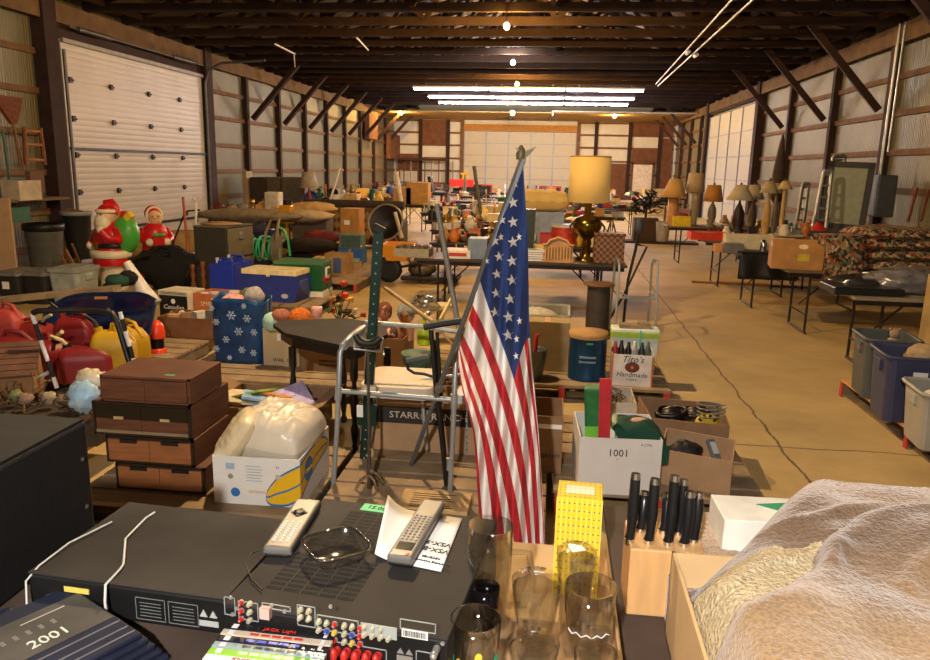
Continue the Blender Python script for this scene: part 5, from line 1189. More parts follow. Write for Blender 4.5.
solo('round_tray', MB().lathe([(0, 0), (.2, 0), (.24, .02), (.1, .04), (0, .04)], 16, sx=1.3), mat('a5825c', .6), 'round tan lid lying on the file cabinet', 'tray', (t.location.x, t.location.y+.05, h+.015))
for i, (a, b_) in enumerate((((190, 264), (194, 293)), ((201, 261), (204, 292)))):
    A_ = V(*b_, 9.6); A_.z = 0.02; B2 = V(*a, 9.6); t = thing('turned_spindle', ('left', 'right')[i]+' turned brown spindle before the file cabinet', 'spindle', A_)
    L_ = (B2-A_).length; obj('spindle', MB().lathe([(.02, 0), (.03, .05*L_), (.018, .2*L_), (.035, .35*L_), (.02, .5*L_), (.036, .65*L_), (.02, .78*L_), (.034, .88*L_), (.03, .97*L_), (0, L_)], 12), mat('7a4526', .5), t)
# cartons by the bag
def fbz(xl, xr, yb, yt, z0, dz=0): return fb(xl, xr, yb, yt, z0)
x0, x1, y, h = fb(157, 190, 318, 291, .14)
t = box_shut('liquor_box', 'black and white liquor box with cursive lettering', x0, x1, y, h, .14, .3, mat('c9c0a8', .6), D(-10), tape=False); Wb = x1-x0
obj('black_panel', MB().box(-Wb/2+.012, Wb/2-.012, -.002, 0, .012, h-.05), BLACK, t); text(t, 'Canadian', .07, WHITE, (0, -.003, h*.4), shear=.3); text(t, 'Club', .07, WHITE, (0, -.003, h*.18), shear=.3); obj('crest', MB().at((0, -.003, h*.62), (PI/2, 0, 0)).lathe([(0, .001), (.028, 0)], 10), WHITE, t)
for i in range(2): obj('printed_line', MB().box(-Wb/2+.03, Wb/2-.03, -.002, -.0005, h-.035+i*.014, h-.03+i*.014), INK, t)
x0, x1, y, h = fb(188, 232, 316, 296, .2)
t = box_open('liquor_box', 'orange and white SMIRNOFF box holding small tins', x0, x1, y+.1, h+.06, .14, .35, mat('b8683a', .7), D(-6)); text(t, 'SMIRNOFF', .07, mat('e0c9a8', .6), (0, -.003, (h+.06)*.6)); obj('white_band', MB().box(-(x1-x0)/2, (x1-x0)/2, -.0012, 0, .02, .08), mat('cdbba0', .6), t)
bx0 = t.location.copy()
for i, c in enumerate(('d8d4c8', 'c9c3b2', '4b6fa0', 'e3ddd0')): solo('small_tin', MB().cyl((0, 0, 0), (0, 0, .05+.01*i), .05+.008*(i % 2), n=14), mat(c, .4), ('white', 'pale grey', 'blue', 'cream')[i]+' small tin standing in the SMIRNOFF box', 'tin', (bx0.x-.17+.11*i, bx0.y+.15, .14+h+.0))
x0, x1, y, h = fb(158, 212, 338, 318, .14); t = box_open('cardboard_box', 'low brown tray box in front of the liquor boxes', x0, x1, y, h, .14, .4, mat('7b5232', .8))
for i, (c, nm) in enumerate((('b89468', 'tan folded card'), ('8e6a48', 'brown folded card'), ('cfc6b6', 'white knobbed item'), ('6c6a62', 'grey flat packet'))): solo('packet', MB().cb(.12, .09, .03+.02*i), mat(c, .7, var=.2), nm+' inside the low brown tray box', 'packet', (t.location.x-.2+.13*i, y+.2, .15+h*.75), .5*i)
for i, (a, b_, r_, c, lb_) in enumerate(((152, 284, .055, 'c9c2b0', 'pale round globe in the low brown tray box'), (163, 281, .06, '8a5a3a', 'brown round pot in the low brown tray box'), (173, 285, .06, 'b49a80', 'pale tan ball shaped pot in the low brown tray box'), (145, 272, .08, 'b8b0a6', 'grey white round plush in the low brown tray box'))):
    p = Vector((t.location.x-.18+.11*i, t.location.y+.3, .14+h*.5+.06)); blob('household_item', lb_, p, (r_*.7, r_*.7, r_*.9), mat(c, .5, var=.2), 'household item', 30+i, .08)
blob('stuffed_cloth', 'dark green knitted cap above the sled rim', V(117, 281, 7.2), (.13, .09, .07), mat('1d4032', .9, var=.3), 'hat', 41, .2); blob('stuffed_cloth', 'black cloth bundle beside the dark green cap', V(128, 278, 7.3), (.1, .08, .08), mat('10110f', .9), 'cloth', 42, .2)
t = thing('white_plastic_chute', 'white curved plastic piece rising behind the sled', 'plastic piece', V(138, 295, 7.4)); obj('shell', MB().tube([(-.1, 0, .35), (-.02, 0, .2), (.06, 0, .05), (.18, 0, -.1)], .07, 10, rf=[.04, .06, .08, .09]), mat('cfc8bd', .4), t)
solo('tube_lamp', MB().cyl(V(83, 262, 11.5), V(99, 260, 11.5), .04), mat('cfc4e0', .3), 'pale violet tube lying below the left big door', 'tube')
# flat wood pieces left behind sled
solo('wood_board', MB().at(rot=(0, 0, .1)).box(-.9, .9, -.1, .1, 0, .05), PAL, 'light board lying in front of the totes at the left', 'board', (V(30, 312, 6.9).x, 6.9, .14+.25), (0, -.12, .05))
# ---- coolers and water jugs
BLU = mat('2038a8', .4, var=.1)
for i, (a, b_, yb_) in enumerate(((227, 292, 9.15), (238, 284, 9.5))):
    t = thing('water_jug', ('blue square water jug in front, left of the big cooler', 'blue square water jug behind the front one')[i], 'water jug', (GY(a, b_, yb_).x, yb_, .14)); h = .38
    obj('body', MB().prism(rr(.17, .14, .03), 0, h), BLU, t, bev=.02); obj('neck', MB().prism(rr(.1, .03, .02), h, h+.03), BLU, t); obj('handle', MB().tube([(-.09, 0, h), (-.08, 0, h+.06), (.08, 0, h+.06), (.09, 0, h)], .014, 8), BLU, t); obj('cap', MB().cyl((-.12, .05, h), (-.12, .05, h+.06), .035), mat('d8dce8', .4), t)
x0, x1, y, h = fb(242, 299, 291, 265, .14); W = x1-x0
t = thing('cooler', 'large blue cooler with a cream lid on the red ended pallet', 'cooler', (V(273, 280, 8.75).x, 8.85, .14), D(-6)); hc = .33; a = W/2*.98
CB = mat('2a3a8a', .4, var=.1)
prof = [(-a*.86, 0), (a*.86, 0), (a, hc*.55), (a*.93, hc), (-a*.93, hc), (-a, hc*.55)]
obj('body', MB().prism(prof, -.2, .2, 'y'), CB, t, bev=.012); obj('lid', MB().prism(rr(a*.96, .21, .03), hc, hc+.055), mat('dfd0a4', .5), t, bev=.008); obj('latch', MB().box(-.02, .02, -.215, -.2, hc-.02, hc+.03), mat('dfd0a4', .5), t)
obj('logo_mark', MB().at((a*.55, -.202, .08), (PI/2, 0, 0)).lathe([(0, .001), (.03, 0)], 10, sx=1.6), mat('b9bcc8', .5), t)
for sx in (-1, 1): obj('side_handle', MB().box(sx*a*.97-.015, sx*a*.97+.015, -.12, .12, hc*.45, hc*.8), mat('3c4a92', .4), t, bev=.006)
t = thing('cooler', 'dark green metal cooler with a white base behind the blue one', 'cooler', (GY(306, 285, 9.3).x-.02, 9.3, .14)); GR = mat('1d5a34', .4, .2, var=.1)
obj('body', MB().box(-.33, .3, -.2, .22, .07, .4), GR, t, bev=.01); obj('base', MB().box(-.335, .305, -.205, .225, 0, .07), mat('ddd6c4', .5), t); obj('lid', MB().box(-.335, .305, -.205, .225, .4, .44), mat('4b7a50', .4, .2), t, bev=.006)
obj('side_handle', MB().box(.3, .32, -.06, .08, .24, .36).box(.32, .325, -.04, .06, .26, .34, 1), [mat('e6e2d4', .4), GR], t)
# hose reel
t = thing('hose_reel', 'green garden hose on a reel with a tan frame', 'hose reel', (*G(264, 283, 0).xy, 0)); yh = t.location.y; zc = GY(264, 248, yh).z
HG = mat('2fae6e', .35, var=.1)
obj('drum', MB().cyl((-.2, 0, zc), (.2, 0, zc), .07), BROWNM, t); obj('flange', MB().cyl((-.22, 0, zc), (-.2, 0, zc), .24, n=24).cyl((.2, 0, zc), (.22, 0, zc), .24, n=24), mat('5f5a45', .6), t)
hs = []; 
for i in range(150): a = i*.42; hs.append((-.17+.34*abs(((i/55) % 2)-1), math.cos(a)*(.1+.0006*i), zc+math.sin(a)*(.1+.0006*i)))
obj('hose', MB().tube(hs, .015, 6), HG, t); p0_ = t.location
obj('hose_end', MB().tube([V(277, 226, yh)-p0_, V(284, 230, yh)-p0_, V(288, 240, yh)-p0_, V(290, 256, yh)-p0_], .018, 8), HG, t)
TAN = mat('8a7a58', .6)
obj('frame', MB().tube([V(262, 258, yh-.2)-p0_, V(266, 232, yh-.1)-p0_, V(271, 220, yh-.1)-p0_, V(279, 219, yh-.1)-p0_, V(276, 240, yh)-p0_], .022, 8).tube([(-.28, -.2, .02), (-.28, .2, .02), (.28, .2, .02), (.28, -.2, .02)], .02, 6, closed=True).tube([(-.26, 0, .02), (-.26, 0, zc)], .02, 6).tube([(.26, 0, .02), (.26, 0, zc)], .02, 6), TAN, t)
solo('plastic_bin', MB().lathe([(.12, 0), (.16, .3), (.15, .3), (.11, .01), (0, .01)], 4, sm=False), mat('c8442c', .5), 'orange red plastic bin behind the hose reel', 'bin', (*G(268, 262, 0).xy, 0), .7)
# boxes on the middle pallet
x0, x1, y, h = fb(334, 353, 262, 210, .14); t = box_shut('carton', 'tall tan carton standing behind the window fan', x0, x1, y+.4, h+.14, .0, .4, mat('b5803f', .8)); obj('label_sticker', MB().box(-.1, 0, -.003, 0, h-.14, h-.06), WHITE, t)
x0, x1, y, h = fb(338, 362, 264, 249, .14); t = box_shut('carton', 'blue carton under the window fan', x0, x1, y, h, .14, .35, mat('2c60a8', .6)); text(t, 'Ambassador', .07, WHITE, (0, -.003, h*.35)); yb_ = y; hb = h; xm = (x0+x1)/2
t = thing('window_fan', 'grey green window fan with a slatted grille on the blue carton', 'fan', (xm, yb_+.17, .14+hb)); obj('case', MB().box(-.2, .2, -.12, .12, 0, .24), mat('5f7a72', .5), t, bev=.01)
gb = MB()
for i in range(9): gb.box(-.17, .17, -.128, -.12, .03+i*.022, .038+i*.022)
for i in range(9): gb.box(-.17+i*.04, -.164+i*.04, -.13, -.126, .02, .22)
obj('grille', gb, mat('2f3832', .5), t); obj('knob', MB().cyl((.185, -.12, .05), (.185, -.14, .05), .012), WHITE, t)
x0, x1, y, h = fb(324, 346, 275, 254, .14); t = box_open('liquor_box', 'open tan box with a blue printed square, beyond the green cooler', x0, x1, y, h, .14, .3, mat('a8824c', .8), D(-8)); obj('blue_print', MB().box(-.03, .1, -.002, 0, .03, h-.06), mat('4a5a8a', .6), t)
x0, x1, y, h = fb(312, 325, 275, 258, .0); box_shut('carton', 'cream carton between the green cooler and the open tan box', x0, x1, y, h, 0, .3, mat('cdb98a', .8))
x0, x1, y, h = fb(346, 357, 270, 263, .14); box_open('cardboard_box', 'small low box with green odds and ends on the pallet edge', x0, x1, y, h, .14, .3, CARD); blob('household_item', 'green odds and ends in the small low box', ((x0+x1)/2, y+.12, .14+h), (.1, .08, .04), mat('6f8f5a', .7, var=.5, scale=30), 'household item', 44, .3)
x0, x1, y, h = fb(312, 340, 258, 242, 0); box_shut('carton', 'long pale carton on the floor behind the pallet', x0-.2, x1, y+.9, h, 0, .4, mat('cdbb94', .8))
# orange cart (garden wheelbarrow mower)
t = thing('garden_cart', 'yellow orange garden cart with a black rubber wheel', 'cart', (*G(389, 282, 0).xy, 0)); yh = t.location.y; p0_ = t.location
rw = (V(388, 258, yh)-V(388, 284, yh)).z/2
wh = obj('wheel', MB().at((0, 0, rw), (0, PI/2, PI/2)).lathe([(rw*.55, -.06), (rw*.9, -.07), (rw, -.04), (rw, .04), (rw*.9, .07), (rw*.55, .06)], 26), BLACK, t); obj('hub', MB().cyl((0, -.05, rw), (0, .05, rw), rw*.58, n=20), mat('b9a98a', .5, .3), wh)
obj('tray', MB().add([(-.12, -.2, .6), (.38, -.2, .6), (.3, -.15, .36), (.0, -.15, .36), (-.12, .4, .6), (.38, .4, .6), (.3, .35, .36), (.0, .35, .36)], [(0, 3, 2, 1), (4, 5, 6, 7), (0, 4, 7, 3), (1, 2, 6, 5), (3, 7, 6, 2)]), mat('d08a1e', .5, var=.1), t, solid=.015)
obj('frame', MB().tube([(0, 0, rw), (.4, -.1, .3), (1.2, -.1, .5)], .02, 6).tube([(.5, -.1, .32), (.5, -.1, .02)], .018, 6), BROWNM, t)
obj('engine', MB().ball((.5, .1, .22), (.22, .16, .13), 14, 9, wob=.25, seed=2), mat('6f6658', .5, .5, var=.4, scale=30), t); obj('cutter_deck', MB().box(.2, 1.1, -.1, .4, .05, .12), BROWNM, t, bev=.02)
solo('hose_coil', MB().tube([(.26*math.cos(i*PI/10), .1*math.sin(i*PI/10), 0) for i in range(20)], .02, 6, closed=True), mat('c9904a', .5), 'orange looped cable hanging behind the long table', 'cable', (V(434, 262, yh+1).x, yh+1, .02))
# round black drum lamp
t = thing('tilted_drum', 'black round drum shade tipped sideways near the brown sofa', 'drum', V(388, 224, 13.5), (D(70), D(-30), 0)); obj('shell', MB().lathe([(.18, -.15), (.32, .1), (.34, .14), (.32, .14), (.16, -.14), (0, -.14)], 24), mat('211d1a', .5, var=.2), t); obj('ring', MB().at((0, 0, .13)).tube([(.33*math.cos(i*PI/12), .33*math.sin(i*PI/12), 0) for i in range(24)], .02, 6, closed=True), mat('8f8a7c', .4, .4), t)
t = thing('steel_stand', 'grey metal stand under the tipped black drum', 'stand', (*G(395, 262, 0).xy, 0)); zz = V(388, 232, t.location.y).z; obj('leg', MB().tube([(-.3, 0, 0), (-.1, 0, zz)], .02, 6), BROWNM, t); obj('leg', MB().tube([(.3, 0, 0), (.0, 0, zz)], .02, 6), BROWNM, t); obj('leg', MB().tube([(0, .3, 0), (-.05, 0, zz)], .02, 6), BROWNM, t)
# ================================================================= CENTRE AND RIGHT
# 1001 box with green bag, belts
x0, x1, y, h = fb(566, 661, 492, 452, .14)
y = 3.72; x0 = V(578, 470, y).x; x1 = V(661, 470, y).x
t = box_open('white_carton', 'white carton marked 1001 holding green cloth bags', x0, x1, y, .31, .14, .42, mat('d9d6d2', .6, var=.04), D(3)); text(t, '1001', .055, INK, (-.01, -.002, .23)); text(t, '4 CTN', .02, INK, (.13, -.002, .28))
c0 = t.location
t = thing('gift_bag', 'tall green bag with a wide red ribbon in the white 1001 carton', 'bag', (c0.x-.1, c0.y+.08, .2), (0, -.06, 0)); GB_ = mat('1f6a35', .6, var=.25, scale=18)
obj('body', MB().box(-.07, .07, -.05, .05, 0, .5, 0, .1), GB_, t, bev=.01); obj('red_ribbon', MB().at((.02, -.07, 0), (-.02, .03, 0)).box(-.03, .03, -.006, .006, .1, .56), mat('b8202c', .6), t)
obj('light_band', MB().box(-.07, .07, -.053, -.05, .14, .3), mat('6fbf3a', .6), t); obj('badge', MB().at((.055, -.056, .26), (PI/2, 0, 0)).lathe([(0, .003), (.03, 0)], 12), WHITE, t)
gn = MB()
def gb_(u, v):
    x = u*2-1; yy = v*2-1; q_ = max(0, (1-x**4)*(1-yy**4))**.5
    return (x*.17, yy*.12, .1*q_+.03*noise.noise(Vector((x*2, yy*2, 5)))*q_-.04*abs(x)**3)
t = thing('folded_bag', 'dark green canvas bag with a pale strap, draped in the 1001 carton', 'bag', (c0.x+.07, c0.y+.15, .41), .1); obj('cloth', MB().grid(gb_, 26, 20).grid(lambda u, v: (u*.34-.17, -.12, -.0-v*.1), 8, 4), mat('14402f', .85, var=.2, scale=12), t)
obj('strap', MB().tube([(-.1, -.125, -.08), (-.11, -.1, .03), (-.1, .0, .09), (-.08, .08, .08)], .02, 6), mat('a8b08a', .8), t); obj('patch', MB().ball((.03, -.02, .1), (.05, .03, .015), 10, 6), mat('c99a86', .8), t)
blob('stuffed_cloth', 'white and pink cloth at the right corner in the 1001 carton', (c0.x+.17, c0.y+.12, .43), (.04, .05, .04), mat('dcc0bb', .8, var=.4, scale=40), 'cloth', 51, .3)
x0, x1, y, h = fb(600, 636, 400, 385, .3); t = box_open('cardboard_box', 'box of wires between the green bag and the belt box', V(590, 400, 4.35).x, V(636, 400, 4.35).x, 4.3, .32, .14, .35, mat('b7ab98', .8))
wr = MB(); R = random.Random(8)
for k in range(8):
    a = R.uniform(0, 6); wr.tube([(math.cos(a+i*.6)*R.uniform(.05, .1), .17+math.sin(a+i*.6)*.08, .3+.05*math.sin(i+k)) for i in range(7)], .003, 5)
solo('wire_tangle', wr, mat('6a5a48', .5, .5), 'tangle of thin metal wires in the box behind the green bag', 'wires', t.location)
def obx(label, pts, z0, h, mt, inner=None):
    """box from its four bottom corners on the floor (front-left, front-right, back-right, back-left)"""
    c = sum((Vector((p[0], p[1], 0)) for p in pts), Vector())/4; t = thing('cardboard_box', label, 'box', (c.x, c.y, z0)); q = [(p[0]-c.x, p[1]-c.y) for p in pts]
    w_ = MB()
    for i in range(4):
        a, b_ = q[i], q[(i+1) % 4]; L_ = math.hypot(b_[0]-a[0], b_[1]-a[1]); nx, ny = -(b_[1]-a[1])/L_*.007, (b_[0]-a[0])/L_*.007
        w_.prism([a, b_, (b_[0]+nx, b_[1]+ny), (a[0]+nx, a[1]+ny)], 0, h)
    w_.prism(q, 0, .006); obj('walls', w_, mt, t); return t
t = obx('wide brown box of coiled black belts with a yellow reel', [(.63, 4.42), (1.08, 4.36), (1.12, 4.8), (.6, 4.86)], .14, .2, CARD_D); o_ = t.location
for i, (dx, dy, r_, c, lb_) in enumerate(((-.08, .0, .09, '17120f', 'left coil of black belts in the wide brown box'), (.07, .03, .085, '2a2019', 'right coil of dark brown belts in the wide brown box'))):
    rg = MB()
    for k in range(7): rg.at((0, 0, .015+k*.012), (.35*math.sin(k*2.1), .3*math.cos(k*1.7), 0)).tube([(r_*(1-.07*(k % 3))*math.cos(j*PI/10), r_*(1-.07*(k % 3))*math.sin(j*PI/10), 0) for j in range(20)], .01, 6, closed=True)
    rg.at(); rg.ball((0, 0, .05), (r_*.8, r_*.8, .07), 12, 8); solo('belt_coil', rg, mat(c, .4, var=.4, scale=30), lb_, 'belts', (o_.x+dx, o_.y+dy, .24))
t = thing('tape_reel', 'yellow and black round reel standing in the belt box', 'reel', (o_.x+.12, o_.y-.12, .29), (1.15, 0, .1)); obj('rim', MB().lathe([(.035, -.012), (.075, -.012), (.075, .012), (.035, .012)], 24), mat('c9a816', .4), t)
lt = obj('black_print', MB(), BLACK, t) if 0 else None
for k in range(10): a = k*PI/5; obj('black_print', MB().at((math.cos(a)*.055, math.sin(a)*.055, .0125), (0, 0, a)).box(-.012, .012, -.008, .008, 0, .0015), BLACK, t)
solo('wire_coil', MB().tube([(.08*math.cos(j*.5)*(1+.02*j/9), .06*math.sin(j*.5), .002*j) for j in range(50)], .004, 5), mat('8c8f86', .4, .5), 'loose coil of grey cable in the corner of the belt box', 'cable', (1.0, 4.52, .33))
t = obx('tan open box with black gadgets right of the 1001 carton', [(.62, 3.9), (.97, 3.78), (1.06, 4.12), (.7, 4.26)], .14, .2, CARD)
o_ = t.location
blob('camera_bag', 'black strappy gadget in the tan box right of the 1001 carton', (o_.x-.07, o_.y+.02, .27), (.1, .08, .07), mat('131110', .6, var=.3), 'gadget', 61, .45)
t = thing('phone_handset', 'grey telephone handset with keys leaning in the tan box', 'telephone', (o_.x+.1, o_.y+.04, .28), (.8, .1, .5)); obj('case', MB().box(-.025, .025, -.08, .08, -.012, .012), mat('5d646a', .4), t, bev=.006); obj('keypad', MB().box(-.018, .018, -.01, .06, .012, .015), mat('b9c2c4', .4), t)
blob('purse', 'reddish brown leather item at the front of the tan box', (o_.x+.0, o_.y-.06, .24), (.09, .06, .05), mat('5a3020', .5, var=.3), 'purse', 62, .3)
# pale box behind the flag with carton TO GROW
x0, x1, y, h = fb(536, 566, 480, 412, .14)
t = box_open('cardboard_box', 'cardboard box with a printed lower band just right of the flag', V(500, 450, 3.95).x, V(562, 450, 3.95).x, 3.95, .33, .14, .35, CARD_D); text(t, 'OF TO GROW', .035, INK, (.05, -.002, .1)); obj('white_edge', MB().box(-.15, .165, -.004, 0, .26, .285), WHITE, t)
# grey tub, cardboard, blue drum, spool, Tito's
t = tote('storage_tote', 'open grey tub with folded cloth, behind the flag', V(500, 330, 6.7).x, V(568, 330, 6.7).x, 6.35, .14, .42, .55, mat('8f8d84', .6), cat='tub'); lc = t.location
blob('folded_cloth', 'white grey cloth heaped in the open grey tub', (lc.x, lc.y, .5), (.22, .2, .08), mat('b9b5a6', .9, var=.2, scale=20), 'cloth', 63, .15, n=20, k=10)
x0 = V(536, 350, 6.1).x; x1 = V(569, 350, 6.1).x; t = box_shut('carton', 'tan carton standing left of the blue drum', x0-.1, x1, 6.1, .42, .14, .3, mat('9c8660', .8))
t = thing('metal_bucket', 'grey bucket with a red handled tool half behind the flag', 'bucket', (V(531, 370, 5.8).x, 5.85, .14)); obj('pail', MB().lathe([(.09, 0), (.12, .24), (.125, .25), (.115, .24), (.085, .01), (0, .01)], 20), mat('5c5f62', .4, .6), t); 
solo('red_handle_tool', MB().tube([(0, 0, .1), (.03, 0, .24), (.03, .0, .33), (.045, 0, .36)], .016, 8), jk['r'], 'red handled tool standing in the grey bucket', 'tool', (V(531, 370, 5.8).x, 5.85, .15))
x0 = V(569, 355, 5.85).x; x1 = V(608, 355, 5.85).x; rd = (x1-x0)/2; zb = .14; zt_ = V(588, 336, 5.85).z
t = thing('drum', 'blue metal drum with a tan fibre lid', 'drum', ((x0+x1)/2, 5.98, zb)); hh = zt_-zb
obj('drum_wall', MB().lathe([(rd, 0), (rd, .03), (rd*.98, .04), (rd*.98, hh-.05), (rd, hh-.04), (rd, hh)], 32), mat('1b4468', .35, .5, var=.2), t); obj('fibre_lid', MB().lathe([(rd*1.04, hh-.03), (rd*1.05, hh-.01), (rd*1.03, hh+.012), (0, hh+.015)], 32), mat('a8834f', .8), t)
obj('faint_print', MB().box(-.07, .06, -rd-.002, -rd+.02, hh*.52, hh*.56).box(-.07, .06, -rd-.002, -rd+.02, hh*.42, hh*.46), mat('6f8a96', .5), t); obj('green_mark', MB().box(-.02, .03, -rd-.004, -rd, hh*.82, hh*.86), GRNB, t)
ys = 8.2; x0 = V(588, 300, ys).x; x1 = V(610, 300, ys).x
t = thing('wire_spool', 'dark empty cable spool with plywood ends behind the blue drum', 'spool', (V(597, 322, ys).x, ys, 0)); zl = V(597, 326, ys).z; zh = V(597, 283, ys).z; t.location.z = 0; hh = zh-t.location.z
obj('core', MB().cyl((0, 0, .015), (0, 0, hh-.015), .125, n=24), mat('3c352f', .6, var=.2), t); obj('flange', MB().cyl((0, 0, 0), (0, 0, .018), .19, n=28), WOOD_MID, t); obj('flange', MB().cyl((0, 0, hh-.018), (0, 0, hh), .17, n=28), WOOD_MID, t)
x0, x1, y, h = fb(611, 653, 386, 355, .14); t = box_open('liquor_box', "white Tito's Handmade box full of bottles and bags", x0, x1, y, h, .14, .28, mat('dedad2', .6), D(-3)); o_ = t.location
text(t, "Tito's", .075, INK, (0, -.002, h*.85), shear=.3); text(t, 'Handmade', .055, INK, (0, -.002, h*.36), shear=.2); text(t, 'VODKA', .025, INK, (0, -.002, h*.2)); em = obj('oval_emblem', MB().at((0, -.0005, h*.6), (PI/2, 0, 0)).lathe([(0, .002), (.042, 0)], 20, sx=1.35), mat('6e3626', .6), t); obj('emblem_mark', MB().at((0, -.003, h*.6), (PI/2, 0, 0)).lathe([(0, .001), (.014, 0)], 12), mat('b9805a', .6), em); obj('orange_edge', MB().box(-(x1-x0)/2, -(x1-x0)/2+.014, -.0015, 0, 0, h).box((x1-x0)/2-.014, (x1-x0)/2, -.0015, 0, 0, h), mat('c96a48', .6), t)
for i, (c, nm) in enumerate((('a02c28', 'red'), ('1c1a1a', 'black'), ('151515', 'dark'), ('c9c4bb', 'white'), ('2b2b2f', 'charcoal'), ('5a6a5a', 'grey green'))):
    solo('bottle', MB().lathe([(.026, 0), (.028, .15), (.012, .19), (.012, .22), (0, .22)], 12), mat(c, .3), nm+" capped bottle standing in the Tito's box", 'bottle', (o_.x-.13+.052*i, o_.y+.12+.04*(i % 2), .16+h*.35), group="bottles in the Tito's box")
yb_ = y+.35; t = thing('shopping_bag', "white and lime striped bag behind the Tito's box", 'bag', (V(634, 360, yb_).x, yb_+.1, .14)); W = (V(660, 360, yb_).x-V(612, 360, yb_).x); hz_ = V(634, 330, yb_).z-.14
obj('body', MB().box(-W/2, W/2, -.1, .1, 0, hz_, 0, .12), mat('d3dcd2', .4, var=.1), t, bev=.01); obj('lime_band', MB().box(-W/2-.002, W/2+.002, -.103, .103, hz_*.82, hz_*.94).box(-W/2*.93, W/2*.93, -.1, .1, hz_*.22, hz_*.27), mat('a4c23a', .5), t); obj('blue_ribbon', MB().box(.03, .045, -.115, -.104, hz_*.5, hz_), mat('5fb8b0', .5), t)
solo('bag_contents', MB().cb(.16, .12, .07).cb(.1, .1, .09, x=.12), mat('8d7a62', .8, var=.3), 'brown parcels sticking out of the lime striped bag', 'parcel', (t.location.x-.05, t.location.y, .14+hz_-.04))
# second walker behind with cane
mobility_walker('grey walking frame with black grips at the end of the long table', (V(625, 330, 8.2).x+.08, 7.95, 0), D(4), .4, .4, .86)
t = thing('folding_hand_cart', 'black folding cart handle standing inside the far walking frame', 'cart', (V(622, 335, 8.5).x, 8.45, 0)); obj('handle', MB().tube([(0, 0, .1), (.02, 0, .6), (.08, 0, .95), (.1, 0, 1.18)], .016, 6), BLACK, t); obj('brace', MB().tube([(-.2, 0, .06), (-.02, 0, .42), (.2, 0, .98), (.1, 0, 1.0)], .013, 6), BLACK, t); obj('grip', MB().ball((.1, 0, 1.2), (.05, .04, .09)), mat('3a3f45', .6), t); obj('base', MB().cb(.36, .2, .04, z=.03), BLACK, t)
for x in (-.16, .16):
    obj('wheel', MB().cyl((x-.02, 0, .05), (x+.02, 0, .05), .05), BLACK, t)
# ---- clutter makers
def k_vase(s, R): return MB().lathe([(.3*s, 0), (.42*s, .2*s), (.5*s, .5*s), (.3*s, .85*s), (.2*s, 1.0*s), (.28*s, 1.15*s), (.22*s, 1.15*s), (0, 1.0*s)], 12)
def k_bowl(s, R): return MB().lathe([(.3*s, 0), (.35*s, .05*s), (.7*s, .4*s), (.65*s, .4*s), (.3*s, .1*s), (0, .1*s)], 14)
def k_jug(s, R): return MB().lathe([(.35*s, 0), (.48*s, .4*s), (.3*s, .8*s), (.36*s, .95*s), (.3*s, .95*s), (0, .8*s)], 12).tube([(.3*s, 0, .8*s), (.6*s, 0, .75*s), (.6*s, 0, .4*s), (.45*s, 0, .25*s)], .05*s, 6)
def k_jar(s, R): return MB().cyl((0, 0, 0), (0, 0, .6*s), .35*s).cyl((0, 0, .6*s), (0, 0, .75*s), .37*s).ball((0, 0, .8*s), .08*s, 6, 4)
def k_basket(s, R):
    m_ = MB().lathe([(.45*s, 0), (.6*s, .35*s), (.62*s, .38*s), (.55*s, .35*s), (.4*s, .05*s), (0, .05*s)], 14, sx=1.3); return m_.tube([(-.75*s, 0, .35*s), (-.5*s, 0, .85*s), (0, 0, 1.02*s), (.5*s, 0, .85*s), (.75*s, 0, .35*s)], .04*s, 6)
def k_bottle(s, R): return MB().lathe([(.2*s, 0), (.22*s, .7*s), (.08*s, 1.0*s), (.08*s, 1.3*s), (0, 1.3*s)], 10)
def k_candle(s, R): return MB().lathe([(.3*s, 0), (.28*s, .06*s), (.07*s, .15*s), (.1*s, .5*s), (.06*s, .9*s), (.16*s, 1.0*s), (.07*s, 1.02*s), (.07*s, 1.4*s), (0, 1.4*s)], 10)
def k_teapot(s, R): return MB().ball((0, 0, .4*s), (.5*s, .5*s, .4*s), 12, 8).tube([(.4*s, 0, .3*s), (.7*s, 0, .45*s), (.8*s, 0, .7*s)], .07*s, 6).tube([(-.4*s, 0, .6*s), (-.8*s, 0, .6*s), (-.75*s, 0, .25*s), (-.45*s, 0, .2*s)], .05*s, 6).ball((0, 0, .84*s), .08*s, 6, 4)
def k_box(s, R): return MB().box(-.7*s, .7*s, -.5*s, .5*s, 0, .6*s).box(-.72*s, .72*s, -.52*s, .52*s, .42*s, .6*s)
def k_flat(s, R): return MB().box(-.9*s, .9*s, -.6*s, .6*s, 0, .22*s)
def k_tall(s, R): return MB().box(-.4*s, .4*s, -.3*s, .3*s, 0, 1.2*s)
def k_radio(s, R): return MB().box(-.8*s, .8*s, -.3*s, .3*s, 0, .65*s).cyl((.5*s, -.3*s, .3*s), (.5*s, -.38*s, .3*s), .15*s).box(-.7*s, .2*s, -.33*s, -.3*s, .1*s, .55*s).tube([(-.6*s, 0, .65*s), (-.5*s, 0, .85*s), (.5*s, 0, .85*s), (.6*s, 0, .65*s)], .04*s, 5)
def k_frame(s, R): m_ = MB().at((0, 0, 0), (-.2, 0, 0)); return m_.box(-.6*s, .6*s, -.03, .0, 0, .1*s).box(-.6*s, .6*s, -.03, 0, .9*s, 1.0*s).box(-.6*s, -.48*s, -.03, 0, 0, 1.0*s).box(.48*s, .6*s, -.03, 0, 0, 1.0*s).box(-.5*s, .5*s, -.012, 0, .05*s, .95*s)
def k_clock(s, R): return MB().at((0, 0, .5*s), (PI/2, 0, 0)).lathe([(.5*s, -.1*s), (.5*s, .1*s), (.42*s, .1*s), (.42*s, .06*s), (0, .06*s)], 16).at().box(-.4*s, .4*s, -.12*s, .12*s, 0, .1*s)
